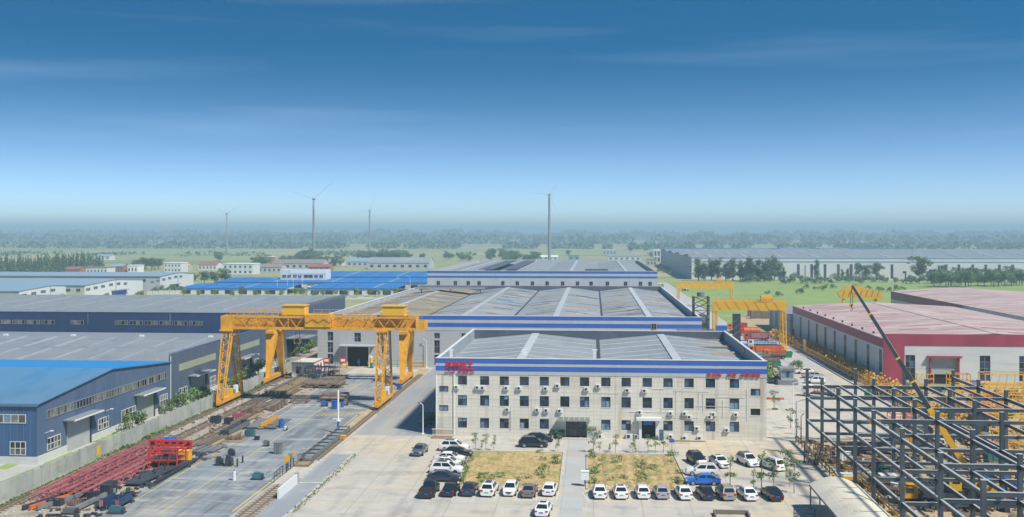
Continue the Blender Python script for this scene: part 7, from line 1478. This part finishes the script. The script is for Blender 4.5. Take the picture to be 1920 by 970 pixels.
# steel conveyor trough right of the yard
t = thing('trough_beam', 'long grey steel trough lying along the sandy strip', 'beam', (-42.4, 158, 0))
for s in (-.95, .85): box('side', t, GRST, -42.3 + s, -42.2 + s, 147.5, 170, .25, .95)
box('bottom', t, GRST, -43.14, -41.46, 147.5, 170, .2, .45)
for k in range(9): y = 148.5 + k * 2.6; bar('tie', t, DKST, (-43.2, y, .97), (-41.4, y, .97), .14); box('rib', t, GRST, -41.347, -41.28, y, y + .14, .2, .97)
for k in range(4): box('bearer', t, SLEEPM, -43.4, -41.2, 149 + k * 6, 149.4 + k * 6, .01, .195)
q = G(590, 876); t = thing('timber_tray', 'shallow wooden tray at the near end of the trough', 'tray', (-42.3, 145, 0)); [box('side', t, SLEEPM, a, b_, c, d, .01, .3) for a, b_, c, d in ((-43.4, -43.3, 143.8, 147), (-41.3, -41.2, 143.8, 147), (-43.29, -41.31, 143.8, 143.9), (-43.29, -41.31, 146.9, 147))]; box('floor', t, TIMBER, -43.29, -41.31, 143.91, 146.89, .01, .12)
for i, (px, py) in enumerate(((537, 886), (540, 883), (545, 879), (550, 875))):
    q = G(px, py); t = thing('warning_post', ('yellow and black warning post, first of four on the yard edge', 'yellow and black warning post, second of four on the yard edge', 'grey topped warning post, third of four on the yard edge', 'yellow and black warning post, last of four on the yard edge')[i], 'warning post', q)
    for k in range(4): rod('band', t, DKST if k < 3 or i == 2 else YELB, q + Vector((0, 0, .01 + .42 * k)), q + Vector((0, 0, .42 + .42 * k)), .2)
    box('sign_face', t, YELB if i != 2 else GRST, q.x - .28, q.x + .28, q.y - .14, q.y - .11, 1.5, 2.2)
def thin_rail(label, pts):
    t = thing('pipe_railing', label, 'railing', (*pts[0], 0))
    for a, b_ in zip(pts, pts[1:]):
        a, b_ = Vector((*a, 0)), Vector((*b_, 0)); [bar('post', t, DKST, a.lerp(b_, k / 3), a.lerp(b_, k / 3) + Vector((0, 0, 1.2)), .08) for k in range(4)]; bar('handrail', t, DKST, a + Vector((0, 0, 1.2)), b_ + Vector((0, 0, 1.2)), .08)
thin_rail('thin dark pipe railing on the yard edge left of the posts', (G(514, 905)[:2], G(530, 889)[:2])); thin_rail('thin dark pipe frame on the yard edge right of the posts', (G(559, 868)[:2], G(570, 866)[:2]))
# site clutter within and behind the steel frame
thick = dict(zip('abc', (1, 2, 3)))
long_fence('site_railing', 'rusty tube railing along the left side of the steel frame', [(32.6, 167), (32.9, 133), (33.4, 88)], 1.25, TIMBER, (.6, 1.2), 2.2, RUST)
long_fence('site_railing', 'yellow tube railing inside the left columns of the frame', [(35.6, 150), (35.8, 90)], 1.1, YEL, (.55, 1.05), 2.4, YEL)
long_fence('site_railing', 'yellow railing running through the middle of the building site', [(52, 165), (60, 140)], 1.2, YEL, (.6, 1.15), 2.2, YEL)
long_fence('site_railing', 'white tube railing at the right of the building site', [(56, 128), (60, 110)], 1.3, COPING, (.65, 1.25), 2.0, COPING)
frame_box('scaffold', 'rusty scaffold tower at the left corner of the steel frame', 'scaffold', 1523, 872, 1.6, 1.6, 3.2, RUST, TIMBER, None, 3)
frame_box('scaffold', 'second rusty scaffold beside the first frame columns', 'scaffold', 1548, 868, 1.6, 1.8, 2.2, RUST, TIMBER, None, 3)
q = G(1588, 912); t = thing('site_table', 'yellow sided work table with white sheet beside the carport', 'work table', q); box('top', t, YELB, q.x - 1.6, q.x + 1.6, q.y, q.y + 1.6, .8, 1.3); box('sheet', t, WHITEP, q.x - 1.2, q.x + 1.0, q.y + .1, q.y + 1.5, 1.303, 1.5); [box('leg', t, DKST, q.x + a, q.x + a + .15, q.y + b_, q.y + b_ + .15, .01, .797) for a in (-1.5, 1.3) for b_ in (.1, 1.3)]
for a in (('site_container', 'grey site container behind the frame columns', 'container', 1712, 830, 7, 2.6, 2.6, GRST, 'open'), ('site_box', 'white window unit leaning by the second frame column', 'glazed unit', 1584, 866, 2.0, .3, 1.6, WHITEP), ('site_box', 'yellow cabinet inside the steel frame', 'cabinet', 1702, 836, 1.6, 1.2, 2.4, YELB), ('water_tank', 'white water tank among the rubble', 'tank', 1680, 918, 1.6, 1.6, 1.0, WHITEP, 'drum'), ('site_box', 'teal crate under the frame beams', 'crate', 1660, 888, 2.2, 1.4, .9, TEALP, 'open'), ('site_box', 'dark grey skip inside the frame', 'skip', 1630, 852, 6, 2.2, 1.7, DKST, 'open'),
          ('site_box', 'blue drum at the bottom edge of the site', 'drum', 1690, 955, .9, .9, 1.2, BLUEP, 'drum'), ('site_box', 'grey machine under the crane boom', 'machine', 1765, 905, 2.6, 1.8, 1.8, GRST, 'machine'), ('site_box', 'teal sheeted crate right of the mobile crane', 'crate', 1880, 880, 4.5, 2.0, 2.2, TEALP, 'open'), ('site_box', 'grey crate behind the mobile crane', 'crate', 1745, 850, 4, 2, 2.2, GRST, 'open'), ('site_box', 'white bags stack beside the frame foot', 'bags', 1668, 902, 2.4, 1.8, .7, COPING), ('site_box', 'rusty crate near the mobile crane wheels', 'crate', 1760, 935, 3, 1.8, 1.2, RUST, 'open'), ('site_box', 'pale block stack at the lower right', 'blocks', 1830, 950, 3.4, 1.6, 1.1, COPING)):
    crate(*a)
beams('rebar_stack', 'rusty bars stacked under the frame beams', 'steel stack', 1660, 930, 9, 7, RUST, 2, .3, .05, .14, .14)
beams('beam_stack', 'slate steel beams lying on the ground in the frame', 'steel stack', 1780, 960, 11, 6, STEEL, 2, .5, .02)
beams('beam_stack', 'pale planks lying across the building site', 'boards', 1700, 880, 7, 5, TIMBER, 1, .5, .3, .12, .35)
beams('beam_stack', 'blue sheet piles at the right of the building site', 'steel stack', 1880, 920, 10, 5, [BLUEP, GRST], 1, .6)
beams('beam_stack', 'rust and teal sections behind the mobile crane', 'steel stack', 1850, 855, 12, 6, [RUST, TEALP, TIMBER], 2, .5, .02)
# yellow crane parts behind the frame
gpy = 'yellow crane girders stored before the red works'
k0 = None
for i, (x, y, L, s, lab) in enumerate(((66, 214, 9, 1.2, 'yellow lattice girder, far left of the store behind the frame'), (77, 214, 12, 1.2, 'yellow lattice girder, second in the store behind the frame'), (92, 216, 16, 1.6, 'long yellow lattice girder at the right edge before the works'), (86, 200, 13, 1.4, 'yellow lattice girder in the second row of the store'), (70, 196, 9, 1.2, 'short yellow lattice girder behind the frame roof'), (84, 185, 11, 1.3, 'yellow lattice girder at the right of the third row'), (72, 178, 9, 1.1, 'yellow lattice girder nearest the frame back row'), (88, 172, 10, 1.3, 'yellow lattice girder at the right edge, nearest row'), (96, 190, 12, 1.6, 'wide yellow lattice girder at the far right edge'))):
    t = girder(lab, 0, 0, L, YELB if i % 2 else YEL, 1.4 * s, 1.7 * s, gpy, 0, int(L / 1.3)); t.matrix_basis = Matrix.Translation((x, y, .1)) @ Matrix.Rotation(-math.pi / 2, 4, 'Z')
for a in (('crane_section', 'yellow box frame behind the frame columns, upper one', 'machine frame', 1860, 770, 5, 3, 3, YELB, ORM, None, 4), ('crane_section', 'yellow box frame at the right edge by the girders', 'machine frame', 1905, 775, 5, 3, 3.4, YELB, None, None, 4), ('crane_section', 'yellow box frame in the middle of the store', 'machine frame', 1825, 790, 4, 3, 2.6, YEL, RUST, None, 4), ('crane_section', 'yellow slotted frame seen through the frame bays', 'machine frame', 1668, 742, 4.4, 2.4, 2.4, YELB, YELB, None, 5), ('crane_section', 'small yellow frame before the red works door', 'machine frame', 1735, 722, 3.6, 2, 2.4, YELB, None, None, 3), ('crane_section', 'tall yellow frame by the works windows', 'machine frame', 1800, 728, 4.4, 2, 3.0, YEL, None, None, 3), ('crane_section', 'orange box frame among the yellow girders', 'machine frame', 1846, 762, 3, 2, 2, ORM, ORM, None, 3), ('crane_section', 'yellow frame on the site right of the crane', 'machine frame', 1900, 850, 4, 3, 3, YEL, TIMBER, None, 4)): frame_box(*a)
for a in (('crane_section', 'tall yellow portal frame at the right edge of the girder store', 'yard_machine', 1890, 748, 9, 3.5, 5.0, YELB, YEL, None, 6), ('crane_section', 'wide yellow frame left of the tall portal in the store', 'yard_machine', 1822, 752, 7, 3, 3.2, YELB, YEL, None, 6), ('crane_section', 'orange yellow frame low in the store, right of the columns', 'yard_machine', 1850, 800, 6, 3, 3.2, YEL, ORM, None, 5), ('crane_section', 'yellow frame under the right frame beams', 'yard_machine', 1900, 815, 5, 3, 3.0, YELB, None, None, 5), ('crane_section', 'yellow cage seen between the middle columns', 'yard_machine', 1770, 812, 4, 3, 2.6, YEL, None, None, 4), ('crane_section', 'orange cage beyond the fourth frame column', 'yard_machine', 1690, 800, 3.4, 2.4, 2.2, ORM, None, None, 4)): frame_box(*a[:2], 'machine', *a[3:])
for i, (x, y, L) in enumerate(((64, 160, 8), (66, 150, 9), (68, 141, 8))):
    t = girder(('yellow girder end lying nearest the frame on the right, back one', 'yellow girder end lying nearest the frame on the right, middle one', 'yellow girder end lying nearest the frame on the right, front one')[i], 0, 0, L, YELB, 1.6, 1.8, gpy, 0, 7); t.matrix_basis = Matrix.Translation((x, y, .1)) @ Matrix.Rotation(-math.pi / 2, 4, 'Z')
long_fence('yard_fence', 'white picket railing between the site and the girder store', [(62.0, 165), (74, 150), (80, 128)], 1.5, COPING, (.7, 1.4), 2.0, COPING)
crate('site_box', 'blue machine before the red works door', 'machine', 1832, 735, 3, 2, 2.6, BLUEP, 'machine'); crate('site_box', 'green drum bundle behind the frame', 'drum', 1630, 745, 2.2, 2, 1.5, GREENP, 'drum'); crate('site_box', 'dark cabinet behind the right frame columns', 'cabinet', 1838, 810, 3.2, 2, 3, DKST)
# people
def person(label, px, py, top, legs, deg=0, pose='walk', helmet=None, s=1.0):
    q = G(px, py); me = bpy.data.meshes.new('body'); J = {'pel': (0, 0, .93), 'wai': (0, 0, 1.12), 'che': (0, -.02, 1.36), 'nec': (0, -.02, 1.50), 'hea': (0, -.05, 1.60), 'top': (0, -.04, 1.74)}
    for n, sd in (('l', -1), ('r', 1)):
        st = .16 * sd if pose == 'walk' else 0
        J[n + 'h'] = (.10 * sd, 0, .9); J[n + 'k'] = (.11 * sd, -st * .6 - .03, .49); J[n + 'a'] = (.11 * sd, -st * 1.3 + .03, .09); J[n + 't'] = (.12 * sd, -st * 1.3 - .14, .04)
        J[n + 's'] = (.19 * sd, -.01, 1.42); J[n + 'e'] = (.25 * sd, st * .8 + .02, 1.14); J[n + 'w'] = (.24 * sd, st * 1.2 - .10, .92); J[n + 'f'] = (.235 * sd, st * 1.25 - .13, .83)
    ks = list(J); E_ = [('pel', 'wai'), ('wai', 'che'), ('che', 'nec'), ('nec', 'hea'), ('hea', 'top')] + [e for n in 'lr' for e in (('pel', n + 'h'), (n + 'h', n + 'k'), (n + 'k', n + 'a'), (n + 'a', n + 't'), ('che', n + 's'), (n + 's', n + 'e'), (n + 'e', n + 'w'), (n + 'w', n + 'f'))]
    me.from_pydata([J[k] for k in ks], [(ks.index(a), ks.index(c)) for a, c in E_], []); o = bpy.data.objects.new('body', me); COL.objects.link(o)
    sk = o.modifiers.new('s', 'SKIN'); sb = o.modifiers.new('d', 'SUBSURF'); sb.levels = sb.render_levels = 1
    rad = {'pel': .15, 'wai': .14, 'che': .16, 'nec': .065, 'hea': .10, 'top': .075}
    for k, v in zip(ks, me.skin_vertices[0].data):
        r = rad.get(k) or {'h': .10, 'k': .065, 'a': .05, 't': .04, 's': .07, 'e': .05, 'w': .038, 'f': .032}[k[1]]; v.radius = (r, r * (.8 if k in ('pel', 'wai', 'che') else 1)); v.use_root = k == 'pel'
    dg = bpy.context.evaluated_depsgraph_get(); dg.update(); m2 = bpy.data.meshes.new_from_object(o.evaluated_get(dg), depsgraph=dg); bpy.data.objects.remove(o)
    m2.materials.clear(); [m2.materials.append(m) for m in (SKIN, top, legs)]
    for p in m2.polygons:
        z = p.center.z; p.material_index = 2 if z < .95 and not (abs(p.center.x) > .2 and z > .78) else 1 if .95 <= z < 1.5 else 0; p.use_smooth = True
    t = thing('person', label, 'person', (0, 0, 0)); inst('body', t, m2, Matrix())
    b = MB(); b.cyl((0, -.04, 1.66), (0, -.04, 1.76), .125, 10, 0, .11); b.cyl((0, -.04, 1.76), (0, -.04, 1.81), .11, 10, 0, .05); b.build('helmet' if helmet else 'hair', t, helmet or DARK)
    t.matrix_basis = place(q.x, q.y, .01, math.radians(deg), s); return t
person('person in a blue jacket walking out of the dark hall gate', 673, 688, BLUEP, DKST, 10, 'walk', None, 1.15)
person('worker in orange vest and yellow helmet by the mobile crane', 1812, 938, ORM, NAVY, 40, 'stand', YELB)
# ------------------------------------------------------------------ air
hz = MB(); hz.box(-16100, 16100, -500, 24100, -1.2, 112)
hm = bpy.data.materials.new('air'); hm.use_nodes = True; t_ = hm.node_tree; t_.nodes.clear()
pv = nd(t_, 'ShaderNodeVolumePrincipled'); pv.inputs['Color'].default_value = (.58, .85, 1, 1); pv.inputs['Density'].default_value = .00035; pv.inputs['Anisotropy'].default_value = 0
ou = nd(t_, 'ShaderNodeOutputMaterial'); t_.links.new(pv.outputs[0], ou.inputs['Volume'])
tag(hz.build('haze', None, hm), None, None, kind='stuff')
